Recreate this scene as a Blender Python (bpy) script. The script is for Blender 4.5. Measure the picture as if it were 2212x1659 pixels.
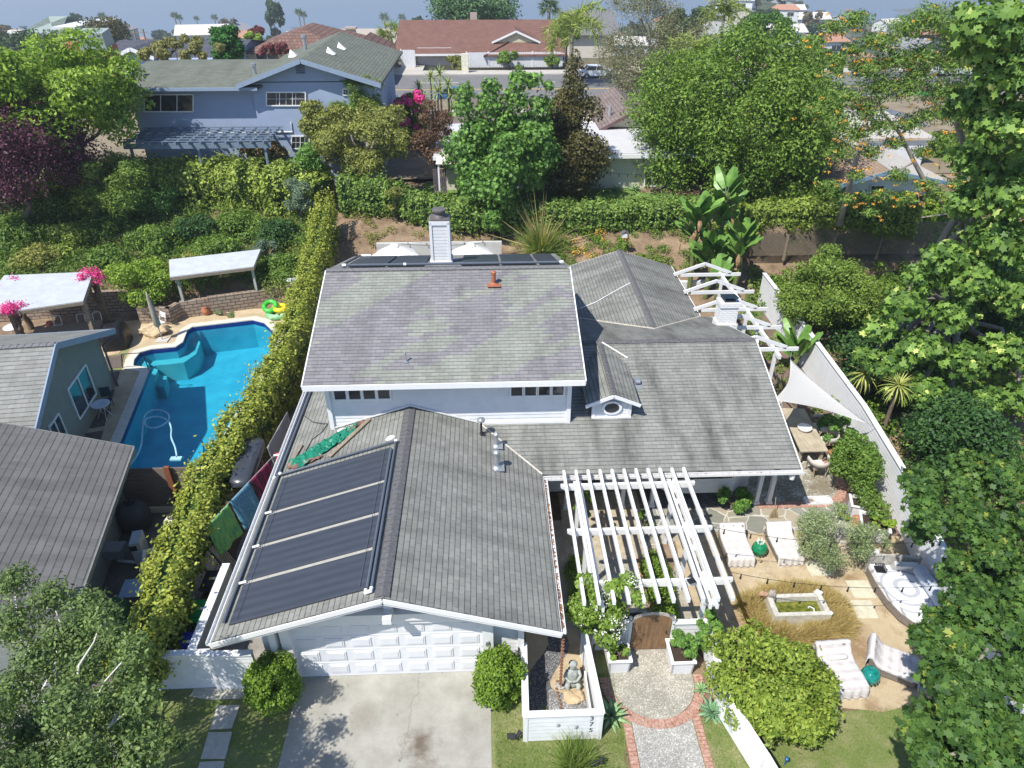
import bpy, bmesh, math, random
import numpy as np
from mathutils import Vector, Matrix
R = math.radians
for o in list(bpy.data.objects): bpy.data.objects.remove(o)
SC = bpy.context.scene
COL = SC.collection
# ---------------- camera ----------------
CF, CPITCH, CYAW, CH = 1534.0, R(32.2), R(2.2), 16.9
cd = bpy.data.cameras.new('camera'); cd.sensor_width = 36; cd.lens = 36*CF/2212; cd.clip_end = 30000; cd.clip_start = .2
cam = bpy.data.objects.new('camera', cd); COL.objects.link(cam)
cam.location = (0, 0, CH); cam.rotation_euler = (math.pi/2-CPITCH, 0, -CYAW)
SC.camera = cam
# ---------------- sky, sun, exposure ----------------
SUN = Vector((-.50, -.48, 1.0)).normalized()          # direction towards the sun
wd = bpy.data.worlds.new("World"); SC.world = wd; wd.use_nodes = True
wn = wd.node_tree; wb = wn.nodes['Background']
sky = wn.nodes.new('ShaderNodeTexSky'); sky.sky_type = 'NISHITA'; sky.sun_disc = False
sky.sun_elevation = math.asin(SUN.z); sky.sun_rotation = math.atan2(SUN.x, SUN.y)
sky.air_density = 1.0; sky.dust_density = .6; sky.ozone_density = 1.5
tint = wn.nodes.new('ShaderNodeMix'); tint.data_type = 'RGBA'; tint.blend_type = 'MULTIPLY'; tint.inputs[0].default_value = 1; tint.inputs[7].default_value = (.88, .98, 1.16, 1); wn.links.new(sky.outputs[0], tint.inputs[6]); wn.links.new(tint.outputs[2], wb.inputs[0]); wb.inputs[1].default_value = .115
sl = bpy.data.lights.new('sun', 'SUN'); sl.energy = 5.0; sl.angle = R(.55); sl.color = (1, .955, .88)
so = bpy.data.objects.new('sun', sl); COL.objects.link(so); so.rotation_euler = SUN.to_track_quat('Z', 'Y').to_euler()
SC.view_settings.view_transform = 'Standard'; SC.view_settings.look = 'None'
SC.view_settings.exposure = 0.32; SC.view_settings.gamma = 1
SC.render.engine = 'CYCLES'
SC.cycles.max_bounces = 6; SC.cycles.transparent_max_bounces = 12; SC.cycles.diffuse_bounces = 3
SC.cycles.volume_bounces = 0; SC.cycles.volume_step_rate = 4

# ---------------- image-to-place helpers ----------------
def ray(u, v):
    x = (u-1106)/CF; y = -(v-829.5)/CF
    cp, sp = math.cos(CPITCH), math.sin(CPITCH)
    fy = cp+y*sp; fz = -sp+y*cp; c, s = math.cos(CYAW), math.sin(CYAW)
    return (x*c+fy*s, -x*s+fy*c, fz)
def P(u, v, z=0.):
    d = ray(u, v); t = (z-CH)/d[2]; return Vector((d[0]*t, d[1]*t, z))
def PY(u, v, Y):
    d = ray(u, v); t = Y/d[1]; return Vector((d[0]*t, Y, CH+d[2]*t))
# ---------------- object helpers ----------------
def tag(o, label=None, cat=None, group=None, kind=None):
    if label: o['label'] = label
    if cat: o['category'] = cat
    if group: o['group'] = group
    if kind: o['kind'] = kind
    return o
def thing(name, label, cat, loc=(0, 0, 0), group=None):
    o = bpy.data.objects.new(name, None); COL.objects.link(o); o.location = loc; o.empty_display_size = .2
    return tag(o, label, cat, group)
def wloc(o):
    v = Vector((0, 0, 0))
    while o is not None: v = v+o.location; o = o.parent
    return v
class MB:
    def __init__(s): s.v = []; s.f = []; s.uv = {}; s.sm = False
    def add(s, vs, fs, uvs=None):
        n = len(s.v); s.v += [tuple(p) for p in vs]
        for k, f in enumerate(fs):
            if uvs: s.uv[len(s.f)] = uvs[k]
            s.f.append(tuple(i+n for i in f))
        return s
    def box(s, c, d, rz=0, rx=0, ry=0):
        m = Matrix.Rotation(rz, 3, 'Z') @ Matrix.Rotation(ry, 3, 'Y') @ Matrix.Rotation(rx, 3, 'X'); c = Vector(c)
        vs = [c+m@Vector((x*d[0]/2, y*d[1]/2, z*d[2]/2)) for z in (-1, 1) for x, y in ((-1, -1), (1, -1), (1, 1), (-1, 1))]
        return s.add(vs, [(3, 2, 1, 0), (4, 5, 6, 7), (0, 1, 5, 4), (1, 2, 6, 5), (2, 3, 7, 6), (3, 0, 4, 7)])
    def bb(s, x0, x1, y0, y1, z0, z1): return s.box(((x0+x1)/2, (y0+y1)/2, (z0+z1)/2), (abs(x1-x0), abs(y1-y0), abs(z1-z0)))
    def bar(s, a, b, w, h, up=(0, 0, 1)):
        a, b = Vector(a), Vector(b); d = (b-a).normalized(); up = Vector(up)
        if abs(d.dot(up)) > .99: up = Vector((0, 1, 0))
        sd = d.cross(up).normalized(); u = sd.cross(d)
        q = [sd*(x*w/2)+u*(z*h/2) for x, z in ((-1, -1), (1, -1), (1, 1), (-1, 1))]
        return s.add([a+k for k in q]+[b+k for k in q], [(3, 2, 1, 0), (4, 5, 6, 7), (0, 1, 5, 4), (1, 2, 6, 5), (2, 3, 7, 6), (3, 0, 4, 7)])
    def tube(s, pts, r, n=8, cap=True):
        pts = [Vector(p) for p in pts]; rs = r if hasattr(r, '__len__') else [r]*len(pts)
        base = len(s.v); ref = None
        for i, p in enumerate(pts):
            d = (pts[min(i+1, len(pts)-1)]-pts[max(i-1, 0)])
            d = d.normalized() if d.length > 1e-9 else Vector((0, 0, 1))
            if ref is None: ref = Vector((1, 0, 0)) if abs(d.x) < .9 else Vector((0, 1, 0))
            a = (ref-d*ref.dot(d)).normalized(); ref = a; b = d.cross(a)
            for k in range(n):
                t = 2*math.pi*k/n; s.v.append(tuple(p+(a*math.cos(t)+b*math.sin(t))*rs[i]))
        for i in range(len(pts)-1):
            for k in range(n):
                s.f.append((base+i*n+k, base+i*n+(k+1) % n, base+(i+1)*n+(k+1) % n, base+(i+1)*n+k))
        if cap: s.f.append(tuple(base+k for k in range(n))[::-1]); s.f.append(tuple(base+(len(pts)-1)*n+k for k in range(n)))
        return s
    def lathe(s, c, prof, n=20, sx=1, sy=1, rz=0):
        c = Vector(c); base = len(s.v)
        for r, z in prof:
            for k in range(n):
                t = 2*math.pi*k/n; x, y = math.cos(t)*r*sx, math.sin(t)*r*sy
                s.v.append((c.x+x*math.cos(rz)-y*math.sin(rz), c.y+x*math.sin(rz)+y*math.cos(rz), c.z+z))
        m = len(prof)
        for i in range(m-1):
            for k in range(n): s.f.append((base+i*n+k, base+i*n+(k+1) % n, base+(i+1)*n+(k+1) % n, base+(i+1)*n+k))
        s.f.append(tuple(base+k for k in range(n))[::-1]); s.f.append(tuple(base+(m-1)*n+k for k in range(n)))
        return s
    def ball(s, c, r, n=12, m=8):
        r = r if hasattr(r, '__len__') else (r, r, r)
        prof = [(max(math.sin(math.pi*i/m), .02), -math.cos(math.pi*i/m)*r[2]) for i in range(m+1)]
        return s.lathe(c, prof, n, r[0], r[1])
    def prism(s, poly, z0, z1):
        n = len(poly); a = sum(poly[i][0]*poly[(i+1) % n][1]-poly[(i+1) % n][0]*poly[i][1] for i in range(n))
        if a < 0: poly = poly[::-1]
        vs = [(p[0], p[1], z0) for p in poly]+[(p[0], p[1], z1) for p in poly]
        return s.add(vs, [tuple(range(n))[::-1], tuple(range(n, 2*n))]+[(i, (i+1) % n, n+(i+1) % n, n+i) for i in range(n)])
    def slab(s, pts, th):          # planar polygon given by its top, thickened downwards along -z
        pts = [Vector(p) for p in pts]; n = len(pts)
        nr = (pts[1]-pts[0]).cross(pts[2]-pts[1])
        if nr.z < 0: pts = pts[::-1]
        vs = pts+[p-Vector((0, 0, th)) for p in pts]
        return s.add(vs, [tuple(range(n)), tuple(range(n, 2*n))[::-1]]+[(i, n+i, n+(i+1) % n, (i+1) % n) for i in range(n)])
    def extrude(s, pts, d):        # polygon of 3D points pushed along d
        pts = [Vector(p) for p in pts]; n = len(pts); d = Vector(d)
        nr = (pts[1]-pts[0]).cross(pts[2]-pts[1])
        if nr.dot(d) > 0: pts = pts[::-1]
        vs = pts+[p+d for p in pts]
        return s.add(vs, [tuple(range(n)), tuple(range(n, 2*n))[::-1]]+[(i, n+i, n+(i+1) % n, (i+1) % n) for i in range(n)])
def obj(name, mb, mat, parent=None, smooth=None):
    me = bpy.data.meshes.new(name); off = wloc(parent) if parent else Vector((0, 0, 0))
    me.from_pydata([(x-off.x, y-off.y, z-off.z) for x, y, z in mb.v], [], mb.f)
    if mb.uv:
        ul = me.uv_layers.new(name='UVMap')
        for pi, p in enumerate(me.polygons):
            q = mb.uv.get(pi)
            if q:
                for k, li in enumerate(p.loop_indices): ul.data[li].uv = q[k]
    if mat: me.materials.append(mat)
    if smooth or (smooth is None and mb.sm): me.polygons.foreach_set('use_smooth', [True]*len(me.polygons))
    me.update()
    o = bpy.data.objects.new(name, me); COL.objects.link(o)
    if parent: o.parent = parent
    return o
def struct(name, mb, mat): return tag(obj(name, mb, mat), kind='structure')
def kids(o): return [c for c in bpy.data.objects if c.parent == o]
def dup(root, loc, rz=0, label=None, sc=1.0):
    r = root.copy(); COL.objects.link(r); r.location = loc; r.rotation_euler = (0, 0, rz); r.scale = (sc,)*3
    if label: r['label'] = label
    for ch in kids(root):
        c = ch.copy(); COL.objects.link(c); c.parent = r
        for g in kids(ch):
            d = g.copy(); COL.objects.link(d); d.parent = c
    return r
# ---------------- materials ----------------
def newmat(name):
    m = bpy.data.materials.new(name); m.use_nodes = True; nt = m.node_tree
    return m, nt, nt.nodes['Principled BSDF']
def nd(nt, t, **kw):
    n = nt.nodes.new(t)
    for k, v in kw.items():
        if k[0] == 'i' and k[1:].isdigit(): n.inputs[int(k[1:])].default_value = v
        elif k in n.inputs.keys() if False else False: pass
        else: setattr(n, k, v)
    return n
def sin_(n, **kw):
    for k, v in kw.items(): n.inputs[k.replace('_', ' ')].default_value = v
    return n
def rgba(c): return (c[0], c[1], c[2], 1)
def mixc(nt, fac, a, b, mode='MIX'):
    n = nt.nodes.new('ShaderNodeMix'); n.data_type = 'RGBA'; n.blend_type = mode
    for i, v in ((0, fac), (6, a), (7, b)):
        if hasattr(v, 'links'): nt.links.new(v, n.inputs[i])
        else: n.inputs[i].default_value = rgba(v) if i else v
    return n.outputs[2]
def mth(nt, op, a, b=0.):
    n = nt.nodes.new('ShaderNodeMath'); n.operation = op
    for i, v in ((0, a), (1, b)):
        if hasattr(v, 'links'): nt.links.new(v, n.inputs[i])
        else: n.inputs[i].default_value = v
    return n.outputs[0]
def noise(nt, vec, scale, detail=4, rough=.6):
    n = nt.nodes.new('ShaderNodeTexNoise'); n.inputs['Scale'].default_value = scale; n.inputs['Detail'].default_value = detail; n.inputs['Roughness'].default_value = rough
    if vec is not None: nt.links.new(vec, n.inputs['Vector'])
    return n.outputs['Fac']
def ramp(nt, fac, *st):
    n = nt.nodes.new('ShaderNodeValToRGB'); e = n.color_ramp.elements
    while len(e) < len(st): e.new(.5)
    for k, (p, c) in enumerate(st): e[k].position = p; e[k].color = rgba(c) if hasattr(c, '__len__') else (c, c, c, 1)
    nt.links.new(fac, n.inputs[0]); return n.outputs[0]
def vscale(nt, vec, s):
    n = nt.nodes.new('ShaderNodeMapping'); n.inputs['Scale'].default_value = s; nt.links.new(vec, n.inputs[0]); return n.outputs[0]
def bump(nt, b, h, st=.3, dist=.02):
    n = nt.nodes.new('ShaderNodeBump'); n.inputs['Strength'].default_value = st; n.inputs['Distance'].default_value = dist
    nt.links.new(h, n.inputs['Height']); nt.links.new(n.outputs[0], b.inputs['Normal'])
def coord(nt, k='Object'): return nt.nodes.new('ShaderNodeTexCoord').outputs[k]
def wpos(nt): return nt.nodes.new('ShaderNodeNewGeometry').outputs['Position']
_mc = {}
def M(name, col, rough=.7, var=.18, scale=3, bmp=0., bs=60, metal=0., spec=.35, c2=None):
    if name in _mc: return _mc[name]
    m, nt, b = newmat(name); p = wpos(nt)
    f = noise(nt, p, scale, 5, .65)
    lo = [c*(1-var) for c in col]; hi = list(c2) if c2 else [min(c*(1+var), .95) for c in col]
    c = ramp(nt, f, (.3, lo), (.7, hi)); nt.links.new(c, b.inputs['Base Color'])
    b.inputs['Roughness'].default_value = rough; b.inputs['Metallic'].default_value = metal; b.inputs['Specular IOR Level'].default_value = spec
    if bmp: bump(nt, b, noise(nt, p, bs, 3), bmp, .02)
    _mc[name] = m; return m
def leafmat(name, dark, light, tip=None, tr=.28, rough=.55, patch=.8, tipf=.88):
    m, nt, b = newmat(name); g = nt.nodes.new('ShaderNodeNewGeometry')
    r = g.outputs['Random Per Island']; n = noise(nt, g.outputs['Position'], patch, 2)
    f = mth(nt, 'ADD', mth(nt, 'MULTIPLY', r, .62), mth(nt, 'MULTIPLY', n, .42))
    up_ = lambda c_: tuple(min(v_*k_, .92) for v_, k_ in zip(c_, (1.18, 1.17, 1.2))); dark, light, tip = up_(dark), up_(light), (up_(tip) if tip else None)
    st = [(.15, dark), (.8, light)]
    if tip: st.append((tipf, light)); st.append((min(tipf+.04, 1), tip))
    c = ramp(nt, f, *st); nt.links.new(c, b.inputs['Base Color'])
    b.inputs['Roughness'].default_value = rough; b.inputs['Specular IOR Level'].default_value = .3
    t = nt.nodes.new('ShaderNodeBsdfTranslucent'); nt.links.new(mixc(nt, 1., c, (1.25, 1.3, .5), 'MULTIPLY'), t.inputs[0])
    mx = nt.nodes.new('ShaderNodeMixShader'); mx.inputs[0].default_value = tr
    nt.links.new(b.outputs[0], mx.inputs[1]); nt.links.new(t.outputs[0], mx.inputs[2])
    nt.links.new(mx.outputs[0], nt.nodes['Material Output'].inputs[0]); return m
def shingle(name, ca, cb, cc=None, bw=.28, rh=.15, patch=None, streak=.35, mort=.005):
    """asphalt shingles laid in UV metres; cc = colour of the re-laid patches"""
    m, nt, b = newmat(name); uv = coord(nt, 'UV')
    br = nt.nodes.new('ShaderNodeTexBrick'); nt.links.new(uv, br.inputs['Vector'])
    br.inputs['Color1'].default_value = (0, 0, 0, 1); br.inputs['Color2'].default_value = (1, 1, 1, 1); br.inputs['Mortar'].default_value = (.5, .5, .5, 1)
    br.inputs['Scale'].default_value = 1; br.inputs['Brick Width'].default_value = bw; br.inputs['Row Height'].default_value = rh
    br.inputs['Mortar Size'].default_value = mort; br.inputs['Mortar Smooth'].default_value = .2
    base = ramp(nt, br.outputs['Color'], (0, [a*.75+b_*.25 for a, b_ in zip(ca, cb)]), (1, cb))
    if cc:
        sx = nt.nodes.new('ShaderNodeSeparateXYZ'); nt.links.new(uv, sx.inputs[0])
        vy = mth(nt, 'MULTIPLY', mth(nt, 'FLOOR', mth(nt, 'DIVIDE', sx.outputs[1], rh)), rh)
        ux = mth(nt, 'MULTIPLY', mth(nt, 'FLOOR', mth(nt, 'DIVIDE', mth(nt, 'ADD', sx.outputs[0], mth(nt, 'MULTIPLY', vy, patch[0])), .5)), .5)
        cx = nt.nodes.new('ShaderNodeCombineXYZ'); nt.links.new(ux, cx.inputs[0]); nt.links.new(mth(nt, 'MULTIPLY', vy, .9), cx.inputs[1])
        nn = noise(nt, cx.outputs[0], patch[1], 2)
        gt = mth(nt, 'GREATER_THAN', nn, patch[2])
        base = mixc(nt, gt, base, mixc(nt, br.outputs['Color'], [c*.9 for c in cc], [min(c*1.1, 1) for c in cc]))
    g = noise(nt, vscale(nt, uv, (1.6, .35, 1)), 1.0, 4, .6)
    st = ramp(nt, g, (.45, 1.), (.78, 1-streak)); base = mixc(nt, 1., base, st, 'MULTIPLY')
    fine = noise(nt, uv, 55, 3, .7); base = mixc(nt, .35, base, ramp(nt, fine, (.25, .45), (.75, 1.)), 'MULTIPLY')
    bl = noise(nt, uv, .8, 3); base = mixc(nt, .5, base, ramp(nt, bl, (.3, .72), (.7, 1.)), 'MULTIPLY')
    sy_ = nt.nodes.new('ShaderNodeSeparateXYZ'); nt.links.new(uv, sy_.inputs[0]); fr_ = mth(nt, 'FRACT', mth(nt, 'DIVIDE', sy_.outputs[1], rh)); row = mth(nt, 'LESS_THAN', fr_, .13)
    wear = ramp(nt, noise(nt, uv, 6, 3), (.3, .45), (.7, 1.)); base = mixc(nt, mth(nt, 'MULTIPLY', mth(nt, 'MULTIPLY', br.outputs['Fac'], .6), wear), base, (.03, .03, .032)); base = mixc(nt, mth(nt, 'MULTIPLY', mth(nt, 'MULTIPLY', row, .85), wear), base, (.03, .03, .03))
    nt.links.new(base, b.inputs['Base Color']); b.inputs['Roughness'].default_value = .9; b.inputs['Specular IOR Level'].default_value = .15
    hh = mth(nt, 'SUBTRACT', mth(nt, 'MULTIPLY', fine, .25), mth(nt, 'MAXIMUM', br.outputs['Fac'], row)); bump(nt, b, hh, .5, .014)
    return m
def brickmat(name, c1, c2, mortar, bw, rh, ms=.012, k='UV', bmp=.5, stain=None):
    m, nt, b = newmat(name); uv = coord(nt, k)
    br = nt.nodes.new('ShaderNodeTexBrick'); nt.links.new(uv, br.inputs['Vector'])
    for a, c in (('Color1', c1), ('Color2', c2), ('Mortar', mortar)): br.inputs[a].default_value = rgba(c)
    br.inputs['Scale'].default_value = 1; br.inputs['Brick Width'].default_value = bw; br.inputs['Row Height'].default_value = rh; br.inputs['Mortar Size'].default_value = ms
    n = noise(nt, uv, 9, 4); c = mixc(nt, .6, br.outputs['Color'], ramp(nt, n, (.3, .55), (.7, 1.)), 'MULTIPLY')
    if stain: c = mixc(nt, ramp(nt, noise(nt, uv, 3, 4), (.55, 0.), (.7, .8)), c, stain)
    nt.links.new(c, b.inputs['Base Color']); b.inputs['Roughness'].default_value = .85
    bump(nt, b, mth(nt, 'SUBTRACT', 1., br.outputs['Fac']), bmp, .02); return m
def uvquad(s, pts, u, sc=1.):
    """UVs in metres for a planar polygon; u = unit direction of the courses"""
    pts = [Vector(p) for p in pts]; nr = (pts[1]-pts[0]).cross(pts[2]-pts[1]).normalized(); u = Vector(u).normalized()
    w = nr.cross(u); w = w if w.z >= 0 else -w
    return [((p.dot(u))*sc, (p.dot(w))*sc) for p in pts]
def roof(name, polys, th, mat, parent, under=None, label=None):
    """polys: list of (points, course direction); each a slab with metre UVs on top"""
    mb = MB()
    for pts, u in polys:
        pts = [Vector(p) for p in pts]
        if (pts[1]-pts[0]).cross(pts[2]-pts[1]).z < 0: pts = pts[::-1]
        n = len(pts); k0 = len(mb.f); mb.slab(pts, th); mb.uv[k0] = uvquad(mb, pts, u)
    o = obj(name, mb, mat, parent)
    if label: o['label'] = label
    return o
def quadface(mb, pts, u): mb.add(pts, [tuple(range(len(pts)))], [uvquad(mb, pts, u)])
def siding(mb, a, b, z0, z1, n, rise=.15, ext=None, prd=.022):
    """lapped boards from a to b (2D), outward normal n (2D)"""
    a, b = Vector((a[0], a[1], 0)), Vector((b[0], b[1], 0)); n = Vector((n[0], n[1], 0)).normalized(); L = (b-a).length; d = (b-a)/L
    z = z0
    while z < z1-1e-3:
        zt = min(z+rise, z1)
        s0, s1 = (0, L) if not ext else ext(z); t0, t1 = (0, L) if not ext else ext(zt)
        if s1-s0 > .02:
            A = [a+d*s0, a+d*s1]; B = [a+d*t0, a+d*t1]
            vs = [A[0]+n*prd+Vector((0, 0, z)), A[1]+n*prd+Vector((0, 0, z)), B[1]+n*.004+Vector((0, 0, zt)), B[0]+n*.004+Vector((0, 0, zt)), A[0]+Vector((0, 0, z)), A[1]+Vector((0, 0, z))]
            mb.add(vs, [(0, 1, 2, 3), (4, 5, 1, 0)])
        z = zt
# ---------------- foliage ----------------
def rng(seed): return np.random.default_rng(seed)
MAPLE = [(0, -.5), (.22, -.22), (.5, -.28), (.36, .02), (.52, .22), (.2, .2), (0, .55), (-.2, .2), (-.52, .22), (-.36, .02), (-.5, -.28), (-.22, -.22)]
SHAPES = {'leaf': [(0, -.5), (.26, -.05), (0, .5), (-.26, -.05)], 'long': [(0, -.5), (.12, 0), (0, .5), (-.12, 0)], 'quad': [(-.38, -.38), (.4, -.3), (.36, .4), (-.42, .34)],
          'oval': [(0, -.5), (.27, -.15), (.2, .3), (0, .5), (-.2, .3), (-.27, -.15)], 'maple': MAPLE, 'blade': [(-.05, 0), (.05, 0), (.0, 1.)], 'grass': [(-.028, 0), (.028, 0), (.0, 1.)], 'fine': [(-.016, 0), (.016, 0), (.0, 1.)]}
def leafmesh(name, pts, size, mat, parent=None, nrm=None, bias=1.0, shape='leaf', seed=1, var=.35, fold=.12, up=None):
    g = rng(seed); pts = np.asarray(pts, float); N = len(pts)
    off = np.array(wloc(parent)) if parent else np.zeros(3)
    n = g.normal(size=(N, 3))
    if nrm is not None: n = n*.55+np.asarray(nrm)*bias
    n /= np.linalg.norm(n, axis=1)[:, None]+1e-9
    t = g.normal(size=(N, 3)) if up is None else np.asarray(up)+g.normal(size=(N, 3))*.35
    t -= n*(t*n).sum(1)[:, None]; t /= np.linalg.norm(t, axis=1)[:, None]+1e-9
    s = np.cross(n, t); S = np.asarray(SHAPES[shape]); k = len(S)
    sz = size*(1+var*(g.random(N)*2-1))
    V = pts[:, None, :]+sz[:, None, None]*(S[None, :, 0, None]*s[:, None, :]+S[None, :, 1, None]*t[:, None, :]-fold*np.abs(S[None, :, 0, None])*n[:, None, :]*2)
    V = (V-off).reshape(-1, 3).astype(np.float32)
    me = bpy.data.meshes.new(name); me.vertices.add(N*k); me.vertices.foreach_set('co', V.ravel())
    me.loops.add(N*k); me.loops.foreach_set('vertex_index', np.arange(N*k, dtype=np.int32))
    me.polygons.add(N); me.polygons.foreach_set('loop_start', np.arange(0, N*k, k, dtype=np.int32))
    me.materials.append(mat); me.update(calc_edges=True)
    o = bpy.data.objects.new(name, me); COL.objects.link(o)
    if parent: o.parent = parent
    return o
def lobes(c, r, n, lr, seed, top=.2, shell=.55):
    """lobe centres filling an ellipsoid c,r"""
    g = rng(seed); out = []
    for i in range(n*4):
        d = g.normal(size=3); d /= np.linalg.norm(d)
        if d[2] < -.75 and g.random() < .6: continue
        q = shell+(1-shell)*g.random(); p = np.array(c)+d*np.array(r)*q
        out.append((p, lr*(.7+.6*g.random())))
        if len(out) >= n: break
    return out
def lobepts(L, total, seed, flat=.85, thick=.22, upw=.35):
    g = rng(seed); w = np.array([r*r for _, r in L]); w = (w/w.sum()*total).astype(int)
    P_, N_ = [], []
    for (c, r), k in zip(L, w):
        d = g.normal(size=(k, 3)); d[:, 2] += upw; d /= np.linalg.norm(d, axis=1)[:, None]
        lump = 1+.18*np.sin(d[:, 0]*5+c[0]*3)*np.cos(d[:, 1]*4+c[1]*2)+.12*np.sin(d[:, 2]*9+c[0])
        q = (1-np.abs(g.normal(size=k))*thick)*lump
        q = q+(g.random(k) < .05)*g.random(k)*.45*min(1, .5/r+.25); P_.append(c+d*(q*r)[:, None]*np.array([1, 1, flat])); N_.append(d)
    nn = np.concatenate(N_)+np.array([0, 0, .35]); return np.concatenate(P_), nn
def limb(mb, a, b, r0, r1, seed, sag=.1, n=6, sides=6):
    g = rng(seed); a, b = np.array(a, float), np.array(b, float); L = np.linalg.norm(b-a); pts = []
    for i in range(n+1):
        t = i/n; p = a+(b-a)*t+g.normal(size=3)*L*.035*(0 < i < n)+np.array([0, 0, math.sin(t*math.pi)*L*sag]); pts.append(p)
    mb.tube(pts, [r0+(r1-r0)*i/n for i in range(n+1)], sides); return pts
BARK = M('bark', (.16, .12, .09), .9, .3, 8, .5, 30)
def tree(name, label, cat, base, c, r, mat, nl=24, lr=1.2, count=20000, leaf=.2, seed=1, shape='leaf', trunk_r=.16, bark=None, extra=None, limbs=8, flat=.85, top=None, group=None, shell=.55, thick=.22, paths=(), upw=.35):
    base = Vector(base); root = thing(name, label, cat, base, group)
    L = (lobes(c, r, nl, lr, seed, shell=shell) if nl else [])+(extra or []); mb = MB(); mb.sm = True
    c = np.array(c, float); b = np.array(base); fork = b+(c-b)*np.array([.55, .55, .5])
    limb(mb, b-np.array([0, 0, .3]), fork, trunk_r, trunk_r*.75, seed, .0, 6, 8)
    idx = sorted(range(len(L)), key=lambda i: (i*7919) % len(L))[:limbs]
    for i in idx: limb(mb, fork, L[i][0], trunk_r*.55, trunk_r*.12, seed+i, .04, 5, 5)
    for pt_ in paths: mb.tube([PY(q[0], q[1], q[2]) for q in pt_], [q[3] for q in pt_], 6)
    obj('trunk', mb, bark or BARK, root, True)
    pts, nn = lobepts(L, count, seed+5, flat, thick, upw)
    leafmesh('crown', pts, leaf, mat, root, nn, .8, shape, seed+9)
    return root
def shrub(name, label, cat, base, c, r, mat, count=5000, leaf=.12, seed=1, shape='leaf', nl=14, lr=None, stem=.04, group=None, bark=None, **k):
    lr = lr or min(r)*.5
    return tree(name, label, cat, base, c, r, mat, nl, lr, count, leaf, seed, shape, stem, bark, limbs=k.pop('limbs', 5), group=group, **k)
def strap(mb, a, az, el, L, w, droop=.5, seg=4, fold=.25, tipw=.15, widest=.45):
    """one strap leaf from a, heading az, elevation el, drooping; with a fold"""
    a = Vector(a); p = a.copy(); e = el; rows = []; side = Vector((-math.sin(az), math.cos(az), 0))
    for i in range(seg+1):
        t = i/seg; ww = w*(1-abs(t-widest)/(1-widest)*(1-tipw)) if t > widest else w*(.45+.55*t/widest)
        d = Vector((math.cos(az)*math.cos(e), math.sin(az)*math.cos(e), math.sin(e))); nn = side.cross(d)*-1
        rows += [p-side*ww/2+nn*fold*ww*-1, p.copy(), p+side*ww/2+nn*fold*ww*-1]
        p = p+d*L/seg; e -= droop/seg*2
    n0 = len(mb.v); mb.v += [tuple(q) for q in rows]
    for i in range(seg):
        k = n0+i*3; mb.f += [(k, k+1, k+4, k+3), (k+1, k+2, k+5, k+4)]
# ---------------- terrain, sea, haze ----------------
_ys = [-50, 34.8, 35.5, 38, 42, 46, 50, 60, 78, 106, 125, 160, 250, 400, 700, 1000, 1300, 1600, 2200, 9000]
_far = [3.0, 1.5, 1.3, 1.0, -4, -15, -33, -70, -107, -143, -156, -162, -165]
_zl = [0, 0, .9, 1.3, 2.0, 2.9, 3.0]+_far
_ym = [-50, 39, 39.5, 41, 43, 45, 50]+_ys[7:]; _zm = [0, 0, 1.7, 2.1, 2.7, 3.0, 3.0]+_far
_yr = [-50, 36.2, 37.5, 40.5, 43, 45, 50]+_ys[7:]; _zr = [0, 0, .8, 2.0, 2.7, 3.0, 3.0]+_far
def TH(x, y):
    x = np.asarray(x, float); y = np.asarray(y, float)
    a = np.interp(y, _ys, _zl); b = np.interp(y, _ym, _zm); c = np.interp(y, _yr, _zr)
    w1 = np.clip((x+9.2)/1.0, 0, 1); w2 = np.clip((x-2.5)/1.5, 0, 1); z = (a*(1-w1)+b*w1)*(1-w2)+c*w2
    an = x/np.maximum(y, 1)
    # ridge with houses right of centre, canyon and far plain on the right
    z = z+38*np.exp(-((an-.34)/.085)**2-((y-620)/230)**2)+30*np.exp(-((an-.62)/.16)**2-((y-900)/330)**2)
    z = z-16*np.exp(-((an-.52)/.07)**2-((y-330)/120)**2)
    z = z+np.where(y > 160, np.clip((y-160)/300, 0, 1)*(5*np.sin(x*.021+y*.013)+3*np.sin(x*.05-y*.031)+2*np.sin(x*.11+y*.07)), 0)
    pl = -158+34*np.clip((an-.50-.05*np.sin(y/170)-.03*np.sin(y/61+1))/.3, 0, 1)+2*np.sin(x*.01)*np.sin(y*.008); z = np.where(y > 1150, np.maximum(z, pl), z)
    z = z-22*np.exp(-((an-.02)/.12)**2-((y-300)/150)**2)*.4
    return z
def th(x, y): return float(TH(x, y))
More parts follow.
